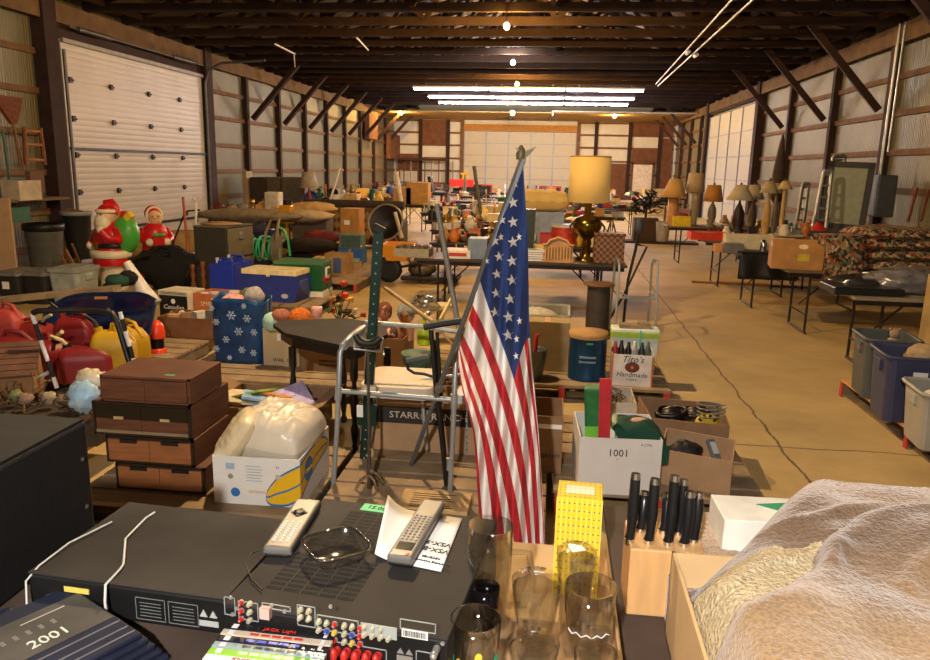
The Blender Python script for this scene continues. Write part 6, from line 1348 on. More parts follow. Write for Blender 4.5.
def k_fig(s, R): return MB().lathe([(.3*s, 0), (.28*s, .4*s), (.14*s, .75*s), (.1*s, .8*s)], 10).ball((0, 0, .95*s), .17*s, 10, 8).tube([(-.15*s, 0, .7*s), (-.32*s, -.1*s, .5*s)], .06*s, 5).tube([(.15*s, 0, .7*s), (.32*s, -.1*s, .5*s)], .06*s, 5)
def k_plush(s, R): return MB().ball((0, 0, .35*s), (.35*s, .3*s, .36*s), 10, 8).ball((0, -.03*s, .85*s), .25*s, 10, 8).ball((-.2*s, 0, 1.05*s), .09*s, 6, 4).ball((.2*s, 0, 1.05*s), .09*s, 6, 4).tube([(-.3*s, -.1*s, .5*s), (-.5*s, -.2*s, .25*s)], .1*s, 6).tube([(.3*s, -.1*s, .5*s), (.5*s, -.2*s, .25*s)], .1*s, 6)
def k_toaster(s, R): return MB().prism([(-.6*s, 0), (.6*s, 0), (.6*s, .5*s), (.45*s, .62*s), (-.45*s, .62*s), (-.6*s, .5*s)], -.3*s, .3*s, 'y').box(.6*s, .7*s, -.06*s, .06*s, .3*s, .4*s)
def k_pot(s, R): return MB().lathe([(.5*s, 0), (.52*s, .4*s), (.54*s, .42*s), (.3*s, .5*s), (.06*s, .52*s), (.08*s, .6*s), (0, .6*s)], 14).tube([(.52*s, 0, .3*s), (.75*s, 0, .3*s)], .05*s, 5).tube([(-.52*s, 0, .3*s), (-.75*s, 0, .3*s)], .05*s, 5)
def k_cloth(s, R): return MB().ball((0, 0, .25*s), (.7*s, .5*s, .28*s), 12, 7, wob=.3, seed=R.randint(0, 99))
KINDS = {'vase': (k_vase, 'vase', 'vase'), 'bowl': (k_bowl, 'bowl', 'bowl'), 'jug': (k_jug, 'jug', 'jug'), 'jar': (k_jar, 'lidded jar', 'jar'), 'basket': (k_basket, 'handled basket', 'basket'), 'bottle': (k_bottle, 'bottle', 'bottle'), 'candlestick': (k_candle, 'candlestick', 'candlestick'), 'teapot': (k_teapot, 'teapot', 'teapot'), 'lidded_box': (k_box, 'lidded box', 'box'), 'flat_box': (k_flat, 'flat box', 'box'), 'tall_box': (k_tall, 'upright box', 'box'), 'radio': (k_radio, 'radio', 'radio'), 'framed_picture': (k_frame, 'empty picture frame', 'picture'), 'mantel_clock': (k_clock, 'round clock', 'clock'), 'figurine': (k_fig, 'figurine', 'figurine'), 'plush_toy': (k_plush, 'plush toy', 'plush toy'), 'toaster': (k_toaster, 'toaster', 'toaster'), 'cooking_pot': (k_pot, 'lidded pot', 'pot'), 'folded_cloth': (k_cloth, 'bundled cloth', 'cloth')}
PALET = {'white': 'e4ded0', 'cream': 'd9c8a0', 'tan': 'b88c55', 'brown': '6f4a2e', 'dark brown': '3c281b', 'black': '181614', 'grey': '86837c', 'silver': 'b5b2aa', 'red': 'b22e24', 'orange': 'c9722a', 'yellow': 'd0a52e', 'green': '3f6d3c', 'teal': '2f6f70', 'blue': '34508c', 'pink': 'cf9288', 'maroon': '5e2226', 'golden': 'b08a3a'}
_used = set()
def clutter(where, x0, x1, y0, y1, z, n, seed, kinds=None, colours=None, s=(.12, .24), rows=2, glass=0., cloth=True):
    R_ = random.Random(seed); kk = kinds or list(KINDS); cc = colours or list(PALET); per = (n+rows-1)//rows
    for i in range(n):
        r_ = i//per; c_ = i % per; sz = R_.uniform(*s)
        x = x0+(c_+.5+R_.uniform(-.22, .22))*(x1-x0)/per; yy = y0+(r_+.5+R_.uniform(-.2, .2))*(y1-y0)/rows
        for _ in range(60):
            k = R_.choice(kk); c = R_.choice(cc)
            if (where, k, c) not in _used: break
        _used.add((where, k, c)); fn, nm, cat_ = KINDS[k]
        mx_ = .9*(x1-x0)/per; sz = min(sz, mx_*.95)
        shiny = c in ('silver', 'golden'); m_ = mat(PALET[c], .3 if shiny else .5, .8 if shiny else 0., var=.15)
        solo(k, fn(sz, R_), m_, '%s %s %s' % (c, nm, where), cat_, (x, yy, z), R_.uniform(-.5, .5))
# ---- long table in the middle
LT = mat('3a2c24', .6, var=.2)
MT = ft('folding_table', 'long folding table under the big brass lamp', -1.62, .84, 8.62, 9.35, .74, LT)
ty = 9.0
def on(px, py, y_, z=.74): p = V(px, py, y_); return (p.x, y_, z)
# big lamp
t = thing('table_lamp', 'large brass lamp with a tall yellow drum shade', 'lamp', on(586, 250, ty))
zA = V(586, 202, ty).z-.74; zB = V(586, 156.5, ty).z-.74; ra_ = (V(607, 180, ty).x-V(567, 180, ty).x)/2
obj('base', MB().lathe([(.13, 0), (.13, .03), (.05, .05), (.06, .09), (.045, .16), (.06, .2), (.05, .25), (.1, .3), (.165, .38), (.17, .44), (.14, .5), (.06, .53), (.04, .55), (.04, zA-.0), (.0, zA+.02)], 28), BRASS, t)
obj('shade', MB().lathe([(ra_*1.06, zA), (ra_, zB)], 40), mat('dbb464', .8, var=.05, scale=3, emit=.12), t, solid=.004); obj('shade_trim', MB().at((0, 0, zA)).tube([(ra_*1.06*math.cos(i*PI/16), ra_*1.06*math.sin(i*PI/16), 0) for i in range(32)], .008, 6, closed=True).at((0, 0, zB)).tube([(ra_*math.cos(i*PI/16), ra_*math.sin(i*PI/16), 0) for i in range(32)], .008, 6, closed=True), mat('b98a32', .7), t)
for sg in (-1, 1): obj('side_handle', MB().tube([(sg*.15, 0, .46), (sg*.2, 0, .4), (sg*.19, 0, .32), (sg*.13, 0, .32)], .012, 6), BRASS, t)
# wicker hamper
WK = bpy.data.materials.new('wicker'); WK.use_nodes = True; nt = WK.node_tree; ck = nt.nodes.new('ShaderNodeTexChecker'); ck.inputs['Scale'].default_value = 28; ck.inputs[1].default_value = (*hx('8a5c34'), 1); ck.inputs[2].default_value = (*hx('4a2f1b'), 1); tc = nt.nodes.new('ShaderNodeTexCoord'); nt.links.new(tc.outputs['Object'], ck.inputs[0]); nt.links.new(ck.outputs[0], nt.nodes['Principled BSDF'].inputs[0])
a_ = on(594, 250, 8.8); b2 = on(624, 250, 8.8); hk = V(608, 233, 8.8).z-.74
t = thing('wicker_basket', 'woven brown wicker hamper on the end of the long table', 'basket', ((a_[0]+b2[0])/2, 8.9, .74)); wk = (b2[0]-a_[0])/2; obj('body', MB().box(-wk, wk, -.16, .16, 0, hk-.03), WK, t, bev=.01); obj('lid', MB().box(-wk-.01, wk+.01, -.17, .17, hk-.03, hk), WK, t, bev=.008)
hx0 = t.location.copy()
solo('metal_figure', MB().tube([(-.04, 0, 0), (-.02, 0, .1), (0, 0, .14), (.02, 0, .1), (.05, 0, 0)], .01, 6).tube([(-.06, 0, .12), (0, 0, .13), (.06, 0, .17)], .009, 6), BRASS, 'small spindly metal figure standing on the wicker hamper', 'figurine', (hx0.x+.02, 8.9, .74+hk))
# ornate letter rack
t = thing('letter_rack', 'ornate pale wooden rack with an arched top left of the brass lamp', 'rack', on(558, 252, 8.72)); LRW = mat('b58a56', .5, var=.2, scale=12)
arch = [(-.17, 0), (.17, 0), (.17, .2), (.13, .21), (.1, .25), (.05, .28), (0, .29), (-.05, .28), (-.1, .25), (-.13, .21), (-.17, .2)]
obj('back', MB().prism(arch, .02, .035, 'y'), LRW, t); obj('arch_rail', MB().tube([(-.18, 0, .2), (-.13, 0, .2), (-.1, 0, .25), (0, 0, .285), (.1, 0, .25), (.13, 0, .2), (.18, 0, .2)], .013, 6), mat('caa268', .4), t); obj('base', MB().box(-.18, .18, -.03, .05, 0, .03), LRW, t)
for k in range(9): obj('slat', MB().cyl((-.14+k*.035, 0, .03), (-.14+k*.035, 0, .18), .008, n=6), mat('caa268', .4), t)
# book stack
for i, (c, nm, w_) in enumerate((('bdb8aa', 'grey', .2), ('3b4a52', 'dark teal', .19), ('cfc6ae', 'cream', .21), ('6b3a2c', 'russet', .18), ('a8b2b4', 'pale blue', .2))):
    t = thing('book', nm+' book in the stack behind the flag on the long table', 'book', (V(536, 250, 8.75).x, 8.85, .74+i*.026), (0, 0, .15-.08*i), 'books stacked on the long table'); obj('cover', MB().box(-w_*.6, w_*.6, -.1, .1, 0, .004).box(-w_*.6, w_*.6, -.1, .1, .021, .025).box(-w_*.6, w_*.6, .095, .1, 0, .025), mat(c, .5), t); obj('pages', MB().box(-w_*.58, w_*.58, -.095, .095, .004, .021), PAPER, t)
p_ = V(526, 245, 9.1); solo('waste_bin', MB().box(-.1, .1, -.1, .1, 0, V(526, 209, 9.1).z-.74, 0, .15), mat('2b332c', .5), 'tall dark green bin beside the flag on the long table', 'bin', (p_.x, 9.12, .74))
# pillow on a pale box, red tin
solo('cushion', MB().grid(lambda u, v: ((u*2-1)*.42, (v*2-1)*.25, .16*max(0, (1-(u*2-1)**4)*(1-(v*2-1)**4))**.5+.01*math.sin(u*30)), 24, 16).grid(lambda u, v: ((u*2-1)*.42, (v*2-1)*.25, -.14*max(0, (1-(u*2-1)**4)*(1-(v*2-1)**4))**.5), 24, 16), mat('d8b56a', .8, var=.1, scale=6), 'large pale yellow bolster cushion behind the flag', 'cushion', (V(541, 201, 10.9).x, 10.9, V(541, 201, 10.9).z))
zz = V(541, 211, 10.9).z; solo('storage_box', MB().box(-.27, .27, -.2, .2, 0, zz-.74), mat('8d97a4', .6), 'pale blue grey box under the yellow bolster cushion', 'box', (V(545, 220, 10.9).x, 10.9, .74))
t = thing('popcorn_tin', 'red and cream round tin left of the brass lamp', 'tin', (V(564, 225, 10.6).x, 10.55, .74)); obj('tin', MB().cyl((0, 0, 0), (0, 0, .27), .17, n=24), mat('b8382c', .4, var=.5, scale=9), t); obj('lid', MB().cyl((0, 0, .27), (0, 0, .31), .175, n=24), mat('c9c2b2', .4), t)
solo('tray', MB().box(-.25, .25, -.15, .15, 0, .14), mat('e0b468', .5), 'cream yellow long box in front of the pale blue box', 'box', (V(548, 232, 9.9).x, 9.25, .74), .05)
# left half of the long table
p0_ = on(412, 250, 8.75); t = box_open('tray_box', 'low grey tray of glassware at the left end of the long table', V(394, 250, 8.7).x, V(429, 250, 8.7).x, 8.68, .1, .74, .35, mat('8d8470', .6))
for i in range(9): solo('drinking_glass', MB().lathe([(.025, 0), (.035, .12), (.031, .12), (.022, .01), (0, .01)], 12), GLASS, 'clear drinking glass among those in the low grey tray', 'glass', (t.location.x-.17+.043*i, 8.78+.12*(i % 2), .75), group='glasses in the low grey tray')
x0, x1, y, h = fb(452, 476, 253, 245, .74); t = box_shut('carton', 'flat white box with red lettering on the long table', x0, x1, 8.7, .1, .74, .3, mat('d8d0c4', .6), tape=False); obj('red_print', MB().box(-(x1-x0)*.35, (x1-x0)*.35, -.002, 0, .03, .07), RED_P, t)
x0, x1, y, h = fb(474, 492, 253, 233, .74); box_shut('carton', 'blue grey carton just left of the flag on the long table', x0, x1, 8.72, .24, .74, .3, mat('6f7e90', .6), tape=False)
solo('cup', MB().lathe([(.05, 0), (.075, .26), (.068, .26), (.045, .01), (0, .01)], 16), mat('2c1a14', .3), 'dark brown tall cup on the long table left of the flag', 'cup', on(472, 240, 9.15))
clutter('at the left half of the long table', -1.25, -.55, 8.95, 9.3, .74, 12, 5, ['bowl', 'vase', 'teapot', 'jug', 'figurine', 'jar', 'candlestick'], ['silver', 'golden', 'orange', 'cream', 'white', 'tan'], (.09, .17))
clutter('behind the ornate rack on the long table', -.1, .15, 9.1, 9.3, .74, 3, 6, ['jar', 'jug', 'vase'], ['golden', 'orange', 'cream'], (.1, .15), 1)
# rows of tables behind
rows_ = [(10.5, -1.75, .9, 'on the second long table', 36), (12.6, -2.1, .75, 'on the third long table', 34), (14.8, -2.6, .6, 'on the fourth row table', 30), (17.2, -3.1, .0, 'on the fifth row table', 26), (20.0, -3.2, .8, 'on the sixth row table', 18), (23.5, -3.4, 1.2, 'on the seventh row table', 18), (27.5, -3.6, 1.5, 'on the eighth row table', 16), (32.0, -4.5, 2.6, 'on the ninth row table', 18)]
nth = ('second', 'third', 'fourth', 'fifth', 'sixth', 'seventh', 'eighth', 'ninth')
for i, (yy, xa, xb, wh_, n_) in enumerate(rows_):
    ft('folding_table', nth[i]+' long table from the front, behind the flag', xa, xb, yy, yy+.75, .74, LT)
    clutter(wh_, xa+.05, xb-.05, yy+.08, yy+.7, .74, n_, 20+i, rows=3 if i < 4 else 2, s=(.2, .36) if i < 3 else (.17, .34), colours=(['orange', 'golden', 'cream', 'white', 'tan', 'red', 'yellow', 'brown', 'black'] if i < 2 else list(PALET)+['white', 'cream', 'silver', 'tan', 'yellow', 'white', 'cream']), kinds=(['bowl', 'basket', 'vase', 'jug', 'teapot', 'flat_box', 'figurine', 'lidded_box', 'jar', 'folded_cloth', 'framed_picture'] if i < 2 else None))
# left rows between the cabinets and the centre
lrows = [(15.2, -7.3, -5.45, 'on the table near the left wall posts', 12), (18.8, -6.6, -4.0, 'on the far left table by the carton stack', 12), (22.5, -7.4, -4.2, 'on the table by the left wall behind the sofa', 16), (26.5, -7.6, -4.4, 'on the table by the left wall near the corner', 16), (31.0, -7.6, -5.2, 'on the last table by the far left corner', 12), (35.5, -7.8, -5.5, 'on the table under the hanging tools', 12)]
for i, (yy, xa, xb, wh_, n_) in enumerate(lrows):
    ft('folding_table', ('nearest', 'second', 'third', 'fourth', 'fifth', 'farthest')[i]+' of the long tables beside the left wall', xa, xb, yy, yy+.75, .74, LT); clutter(wh_, xa+.05, xb-.05, yy+.08, yy+.7, .74, n_, 50+i, s=(.18, .36))
# sofa
t = thing('sofa', 'brown patterned sofa standing behind the tall tan carton', 'sofa', (-4.3, 15.9, 0), .02); SF = mat('5b4630', .9, var=.4, scale=14)
obj('back', MB().box(-1.05, 1.05, -.1, .12, .1, .9), SF, t, bev=.05); obj('seat', MB().box(-.85, .85, .1, .75, .12, .45), SF, t, bev=.05); obj('arm', MB().box(-1.05, -.84, -.05, .75, .1, .62), SF, t, bev=.05); obj('arm', MB().box(.84, 1.05, -.05, .75, .1, .62), SF, t, bev=.05)
dm = MB()
for i in range(9):
    for k in range(3): dm.add([(-.9+.225*i, -.104, .32+.2*k), (-.81+.225*i, -.104, .22+.2*k), (-.72+.225*i, -.104, .32+.2*k), (-.81+.225*i, -.104, .42+.2*k)], [(0, 1, 2, 3)])
obj('diamond_pattern', dm, mat('8a714e', .9), t, solid=.002)
solo('rug_roll', MB().cyl((-1.1, 0, .08), (1.1, 0, .08), .09, n=12), mat('3b3230', .9, var=.4, scale=12), 'dark rolled rug lying along the top of the brown sofa', 'rug', (-4.3, 15.9, .88))
# left mid pieces: grey cabinets, drill press, white box, quilt
for i, (xl, xr, yb_, yt, c, lb_) in enumerate(((250, 266, 218, 177, '3d2f24', 'dark brown tall cabinet against the left wall'), (266, 281, 218, 177, '58503f', 'middle grey brown tall cabinet against the left wall'), (281, 305, 218, 177, '5c5344', 'wide grey brown cabinet against the left wall, right of the others'))):
    yv = 19.6; xa, xb = V(xl, 190, yv).x, V(xr, 190, yv).x; hz = V(xl, yt, yv).z; t = thing('metal_cabinet', lb_, 'cabinet', ((xa+xb)/2, yv+.3, 0)); obj('body', MB().box(-(xb-xa)/2+.01, (xb-xa)/2-.01, -.3, .3, 0, hz), mat(c, .6), t, bev=.01); obj('door', MB().box(-(xb-xa)/2+.04, (xb-xa)/2-.04, -.32, -.3, .06, hz-.05), mat(c, .5), t, bev=.005); obj('handle', MB().box((xb-xa)/2-.1, (xb-xa)/2-.07, -.34, -.32, hz*.5, hz*.6), STEEL, t)
solo('plank', MB().box(-.04, .04, -.2, .2, 0, 1.55), mat('a8966e', .7), 'pale plank standing upright beside the dark brown cabinet', 'plank', (V(247, 190, 19.6).x, 19.7, 0))
yv = 14.6; t = thing('white_cabinet', 'small white appliance box standing left of the yellow machine', 'appliance', (V(274, 200, yv).x, yv, .7)); hz = V(274, 192, yv).z-.7; obj('case', MB().box(-.14, .14, -.14, .14, 0, hz), mat('d5cdbb', .5), t, bev=.01); obj('door', MB().box(-.11, .11, -.15, -.14, .05, hz-.05), mat('c9bfa9', .5), t)
ft('folding_table', 'dark table under the white appliance box', V(236, 215, yv).x, V(300, 215, yv).x+.3, yv-.3, yv+.4, .7, LT); clutter('on the dark table by the white appliance box', V(236, 215, yv).x, V(262, 215, yv).x, yv-.2, yv+.3, .7, 5, 77, s=(.18, .3), rows=1, colours=['black', 'grey', 'dark brown', 'brown'])
yv = 13.9; t = thing('drill_press', 'yellow and black bench drill with a round yellow table', 'drill press', (V(287, 228, yv).x, yv, 0)); Z = lambda py: V(287, py, yv).z
YM = mat('d99a12', .4, .2, var=.1); obj('column', MB().cyl((0, 0, 0), (0, 0, Z(205)), .04), YM, t); obj('table', MB().cyl((0, 0, Z(222)-.02), (0, 0, Z(222)+.02), .17, n=20), YM, t); obj('head', MB().box(-.1, .13, -.14, .14, Z(214), Z(205), 0), YM, t, bev=.02); obj('motor', MB().cyl((0, .05, Z(205)), (0, .05, Z(200)), .08).cyl((0, -.1, Z(222)+.05), (0, -.1, Z(214)), .03), BLACK, t); obj('crank', MB().tube([(-.1, -.05, Z(209)), (-.25, -.12, Z(207)), (-.27, -.12, Z(211))], .014, 6).tube([(-.1, -.05, Z(209)), (-.2, .05, Z(213))], .014, 6), YM, t)
obj('base', MB().cb(.4, .4, .04), BLACK, t)
for i, (a, b_, yv, sx_, c, lb_) in enumerate(((248, 214, 13.6, 1.0, '8c7f66', 'grey tarp spread over the long shape behind the hose reel'), (305, 215, 13.9, .55, 'b2a184', 'crumpled pale brown canvas right of the yellow drill'), (312, 207, 14.3, .5, 'b9996a', 'tan quilt heaped behind the pale brown canvas'), (322, 236, 13.3, .35, '7b2a22', 'red bundle of cloth left of the tall tan carton'), (310, 244, 12.8, .5, '241d18', 'long black case lying before the brown sofa'), (384, 240, 14.2, .3, '6a1c1c', 'dark red round bundle in front of the sofa corner'))):
    p = V(a, b_, yv); blob('cloth_heap', lb_, (p.x, yv, p.z-.02), (sx_, .3, .12), mat(c, .9, var=.3, scale=6), 'cloth', 90+i, .25, n=20, k=10)
for i, (xl, xr, yb_, yt, yv, c, lb_) in enumerate(((230, 262, 262, 216, 13.6, '4a4034', 'long low bench under the grey tarp'), (296, 330, 262, 216, 14.1, '57493a', 'low brown chest under the crumpled canvas'), (318, 330, 262, 238, 13.3, '8b2d24', 'red toolbox left of the tall tan carton'), (250, 272, 262, 232, 13.0, '1b2550', 'navy blue bin behind the hose reel'))):
    xa, xb = V(xl, 240, yv).x, V(xr, 240, yv).x; solo('chest', MB().box(-(xb-xa)/2, (xb-xa)/2, -.2, .25, 0, max(.25, V(xl, yt, yv).z)).box(-(xb-xa)/2-.01, (xb-xa)/2+.01, -.21, .26, max(.25, V(xl, yt, yv).z), max(.25, V(xl, yt, yv).z)+.03), mat(c, .6, var=.2), lb_, 'chest', ((xa+xb)/2, yv, 0))
clutter('on the floor before the brown sofa', -5.2, -3.6, 13.2, 14.9, 0, 14, 91, s=(.25, .4), rows=3, colours=['black', 'dark brown', 'maroon', 'grey', 'red', 'green', 'tan'])
clutter('on the floor behind the hose reel', -6.8, -5.3, 12.3, 14.3, 0, 10, 92, s=(.2, .35), rows=2, colours=['black', 'red', 'grey', 'blue', 'cream', 'brown'])
clutter('on the floor left of the file cabinet by the big door', -7.9, -6.3, 14.5, 17, 0, 8, 93, s=(.25, .45), rows=2, colours=['black', 'grey', 'dark brown', 'silver'])
ft('folding_table', 'table under the two tan cartons left of the centre rows', V(392, 200, 20.5).x, V(432, 200, 20.5).x, 20.45, 21.2, .74, LT)
for i, (a, b_, yv, w_, h_, c, lb_) in enumerate(((402, 205, 20.6, .5, .45, 'bb8a45', 'tan carton on the table left of the ladder back chair'), (417, 203, 20.6, .62, .6, 'c08f48', 'larger tan carton right of the other on the same table'), (350, 196, 18.95, .35, .3, 'c9a468', 'small tan carton in front of the left wall posts'), (655, 196, 26.15, .7, .45, 'b9a070', 'tan carton before the small white door'))):
    p = V(a, b_, yv); box_shut('carton', lb_, p.x-w_/2, p.x+w_/2, yv, h_, .745, .45, mat(c, .8))
t = thing('table_lamp', 'lamp with a pale grey shade by the left wall posts', 'lamp', (V(308, 200, 18.9).x, 19.0, .74)); zq = V(308, 186, 19).z-.74; obj('base', MB().lathe([(.1, 0), (.03, .05), (.06, .2), (.02, .4), (.02, zq)], 12), mat('8c2e26', .4), t); obj('shade', MB().lathe([(.25, zq-.05), (.14, zq+.35)], 20), mat('a89c84', .8), t, solid=.005)
solo('white_rod', MB().tube([V(318, 240, 18), V(340, 168, 18)], .03, 6), WHITE, 'white slanted rod standing by the left wall table', 'rod')
for i, (a0, b0, a1, b1, yv, c, lb_) in enumerate(((396, 172, 402, 208, 18.9, 'd8cbb0', 'pale rolled paper standing in the clutter at the left'), (400, 170, 399, 221, 24, '8a7550', 'leftmost long tool hanging under the far rack'), (474, 166, 482, 221, 14.9, '5a5a50', 'dark pole standing left of the flag top'), (395, 212, 402, 238, 13.3, 'c9bfa8', 'white pole leaning behind the green post'))):
    solo('pole', MB().tube([V(a0, b0, yv), V(a1, b1, yv)], .06 if i == 0 else .035, 8), mat(c, .6), lb_, 'pole')
# tools hanging on the far wall
for i in range(9):
    p = V(397+i*7, 163, 39.7); solo('hanging_tool', MB().tube([(0, 0, 0), (0, 0, -1.25)], .035, 6).box(-.14, .14, -.03, .03, -1.5 if i % 2 else -1.35, -1.2), mat(('6b4a30', '4a4038', '8b8f8a')[i % 3], .6), ('first', 'second', 'third', 'fourth', 'fifth', 'sixth', 'seventh', 'eighth', 'ninth')[i]+' long handled tool from the left on the far wall rack', 'tool', (p.x, 39.7, p.z+.1), group='tools hanging on the far wall')
solo('tool_rack', MB().box(-1.3, 1.3, 0, .2, 0, .12), WOOD_DK, 'dark board rack holding tools on the far wall', 'rack', (V(423, 163, 39.7).x, 39.5, V(423, 163, 39.7).z+.12))
# wooden chairs, yellow star thing far off
for i, (a, b_, yv) in enumerate(((530, 183, 21),)):
    t = thing('wooden_chair', 'spindle back wooden chair upside down behind the yellow bolster', 'chair', (V(a, b_, 20.4).x, 20.4, .99)); 
    for k in range(4): obj('leg', MB().tube([(-.25+k*.17, 0, -.2), (-.3+k*.24, .05*k, .35)], .025, 6), mat('8d6c42', .6), t)
    obj('back', MB().ball((-.35, 0, .15), (.16, .06, .3), 12, 8), mat('a8804a', .6), t); obj('seat', MB().cyl((0, 0, -.24), (0, 0, -.18), .3), mat('8d6c42', .6), t)
t = thing('lamp_post_toy', 'post with a small yellow star on top left of the far door', 'ornament', (V(465, 190, 27.9).x, 27.9, .74)); zq = V(465, 175, 27.9).z-.74; obj('post', MB().cyl((0, 0, 0), (0, 0, zq), .05), mat('6a6a52', .6), t); obj('star', MB().prism([(math.sin(PI/5*i)*(.2 if i % 2 == 0 else .09), math.cos(PI/5*i)*(.2 if i % 2 == 0 else .09)+zq) for i in range(10)], -.03, .03, 'y'), mat('e0b020', .5), t)
solo('red_wagon', MB().box(-.5, .5, -.2, .2, 0, .3), mat('c2281e', .4), 'bright red box like wagon left of the far door', 'wagon', (V(457, 190, 32.2).x+.2, 32.2, .74+.22))
t = thing('office_chair', 'black office chair left of the red wagon box', 'chair', (V(441, 205, 24.5).x, 24.6, 0)); zq = V(441, 192, 24.5).z; obj('seat', MB().cb(.55, .5, .1, z=zq-.1), BLACK, t, bev=.03); obj('back', MB().at((-.3, 0, zq), (0, -.2, 0)).box(-.05, .05, -.22, .22, 0, .5), BLACK, t, bev=.02); obj('stem', MB().cyl((0, 0, .1), (0, 0, zq-.1), .04), BLACK, t)
for k in range(5): obj('leg', MB().tube([(0, 0, .1), (.3*math.cos(k*1.257), .3*math.sin(k*1.257), .04)], .025, 6), BLACK, t)
# ---- right-of-centre far tables with books, plant
for i, (yy, xa, xb, wh_, n_) in enumerate(((21.5, .9, 2.4, 'on the table before the brown plywood wall', 14), (26, 1.6, 4.2, 'on the book table before the white walk door', 18), (31.5, 2.8, 5.3, 'on the last table by the far right corner', 12), (17.5, .2, 1.6, 'on the table behind the wicker hamper', 12))):
    ft('folding_table', ('long table before the brown plywood wall', 'long book table before the small white door', 'table in the far right corner', 'table behind the wicker hamper')[i], xa, xb, yy, yy+.75, .74, LT); clutter(wh_, xa+.05, xb-.05, yy+.08, yy+.7, .74, n_, 70+i, s=(.18, .32), kinds=['lidded_box', 'flat_box', 'tall_box', 'folded_cloth', 'basket', 'framed_picture', 'radio'])
t = thing('potted_plant', 'dark leafy plant in a brown box at the end of the aisle', 'plant', (V(646, 232, 19.5).x, 19.8, 0)); lf_ = MB(); R = random.Random(3)
for k in range(110):
    a = R.uniform(0, 6.28); e_ = R.uniform(0, 1.4); r_ = R.uniform(.15, .45); lf_.at((math.cos(a)*math.cos(e_)*r_, math.sin(a)*math.cos(e_)*r_, .75+math.sin(e_)*r_*1.3), (R.uniform(-1, 1), R.uniform(-1, 1), a)).ball((0, 0, 0), (.11, .035, .01), 6, 4)
obj('foliage', lf_, mat('16200f', .7, var=.4), t); obj('pot', MB().box(-.3, .3, -.25, .25, 0, .62), mat('4a3424', .7), t, bev=.02); obj('stem', MB().cyl((0, 0, .6), (0, 0, .95), .03), WOOD_DK, t)
solo('waste_bin', MB().lathe([(.15, 0), (.2, .5), (.19, .5), (.14, .01), (0, .01)], 18), mat('a59a88', .6), 'pale grey bin right of the dark leafy plant', 'bin', (V(660, 236, 20).x, 19.6, .05))
solo('wood_board', MB().box(-1.6, 1.2, -.3, .3, 0, .05), WOOD_DK, 'dark low platform under the leafy plant and pale bin', 'board', (V(650, 238, 19.3).x, 19.6, 0))
# ---- right row of tables
T_ = [(2.68, 5.0, 6.95, 7.75, 'nearest right hand table, under black plastic wrap'), (2.62, 4.9, 8.75, 9.5, 'second right hand table, under the tan box and the rugs'), (2.42, 4.3, 10.35, 11.1, 'third right hand table, under the cream long box'), (2.35, 4.2, 12.2, 12.95, 'fourth right hand table, under the orange red tray'), (2.2, 4.0, 15.2, 15.95, 'fifth right hand table, under the yellow crate')]
for xa, xb, ya, yb_, lb_ in T_: ft('folding_table', lb_, xa, xb, ya, yb_, .74, mat('8b8069', .5, var=.1) if ya < 8 else mat('6f5c45', .5, var=.15), BROWNM)
# rugs: a heap of folded rugs
def rugm(a, b_, c): return mat(a, .95, var=.55, scale=9)
RUGM = bpy.data.materials.new('rug_pattern'); RUGM.use_nodes = True; nt = RUGM.node_tree; vo = nt.nodes.new('ShaderNodeTexVoronoi'); vo.inputs['Scale'].default_value = 30; tc = nt.nodes.new('ShaderNodeTexCoord'); rp = nt.nodes.new('ShaderNodeValToRGB'); nt.links.new(tc.outputs['Object'], vo.inputs['Vector'])
sx_ = nt.nodes.new('ShaderNodeSeparateColor'); nt.links.new(vo.outputs['Color'], sx_.inputs[0]); nt.links.new(sx_.outputs[0], rp.inputs[0]); e = rp.color_ramp.elements; e[0].position = 0; e[0].color = (*hx('2a221c'), 1); e[1].position = 1; e[1].color = (*hx('8d8a62'), 1)
for q_, c in ((.3, '3a3228'), (.45, 'a8542f'), (.6, 'c2a47c'), (.8, '4f4a34')): k = e.new(q_); k.color = (*hx(c), 1)
rp.color_ramp.interpolation = 'LINEAR'; nt.links.new(rp.outputs[0], nt.nodes['Principled BSDF'].inputs[0]); nt.nodes['Principled BSDF'].inputs['Roughness'].default_value = .95
for i, (dx, dz, w_, lb_) in enumerate(((.1, 0, .62, 'lowest folded patterned rug of the heap on the right table'), (.05, .12, .6, 'second folded patterned rug of the heap'), (.12, .24, .56, 'third folded patterned rug of the heap'), (.2, .35, .5, 'topmost folded patterned rug of the heap'))):
    mb = MB().grid(lambda u, v: ((u*2-1)*w_*(1-.12*abs(v*2-1)**2), (v*2-1)*.36, .085*max(0, (1-(u*2-1)**6)*(1-(v*2-1)**6))**.5+.02*noise.noise(Vector((u*4, v*4, i)))), 30, 16).grid(lambda u, v: ((u*2-1)*w_*(1-.12*abs(v*2-1)**2), (v*2-1)*.36, -.06*max(0, (1-(u*2-1)**6)*(1-(v*2-1)**6))**.5), 30, 8)
    solo('folded_rug', mb, RUGM, lb_, 'rug', (V(870, 270, 9.1).x+dx, 9.12, .8+dz), .06*i, 'heap of folded rugs')
solo('folded_rug', MB().ball((0, 0, 0), (.3, .3, .16), 18, 10, wob=.15, seed=4), RUGM, 'dark patterned rug heap at the right edge of the photo', 'rug', (V(935, 255, 9.3).x, 9.3, .92))
solo('fringed_rug', MB().grid(lambda u, v: ((u*2-1)*.22, -.02-.05*math.sin(v*3), .32-v*.5), 12, 12).box(-.22, .22, 0, .3, .25, .34), RUGM, 'patterned rug with an orange fringe hanging at the left of the heap', 'rug', (V(840, 260, 8.75).x, 8.72, .8), .2, None, solid=.02)
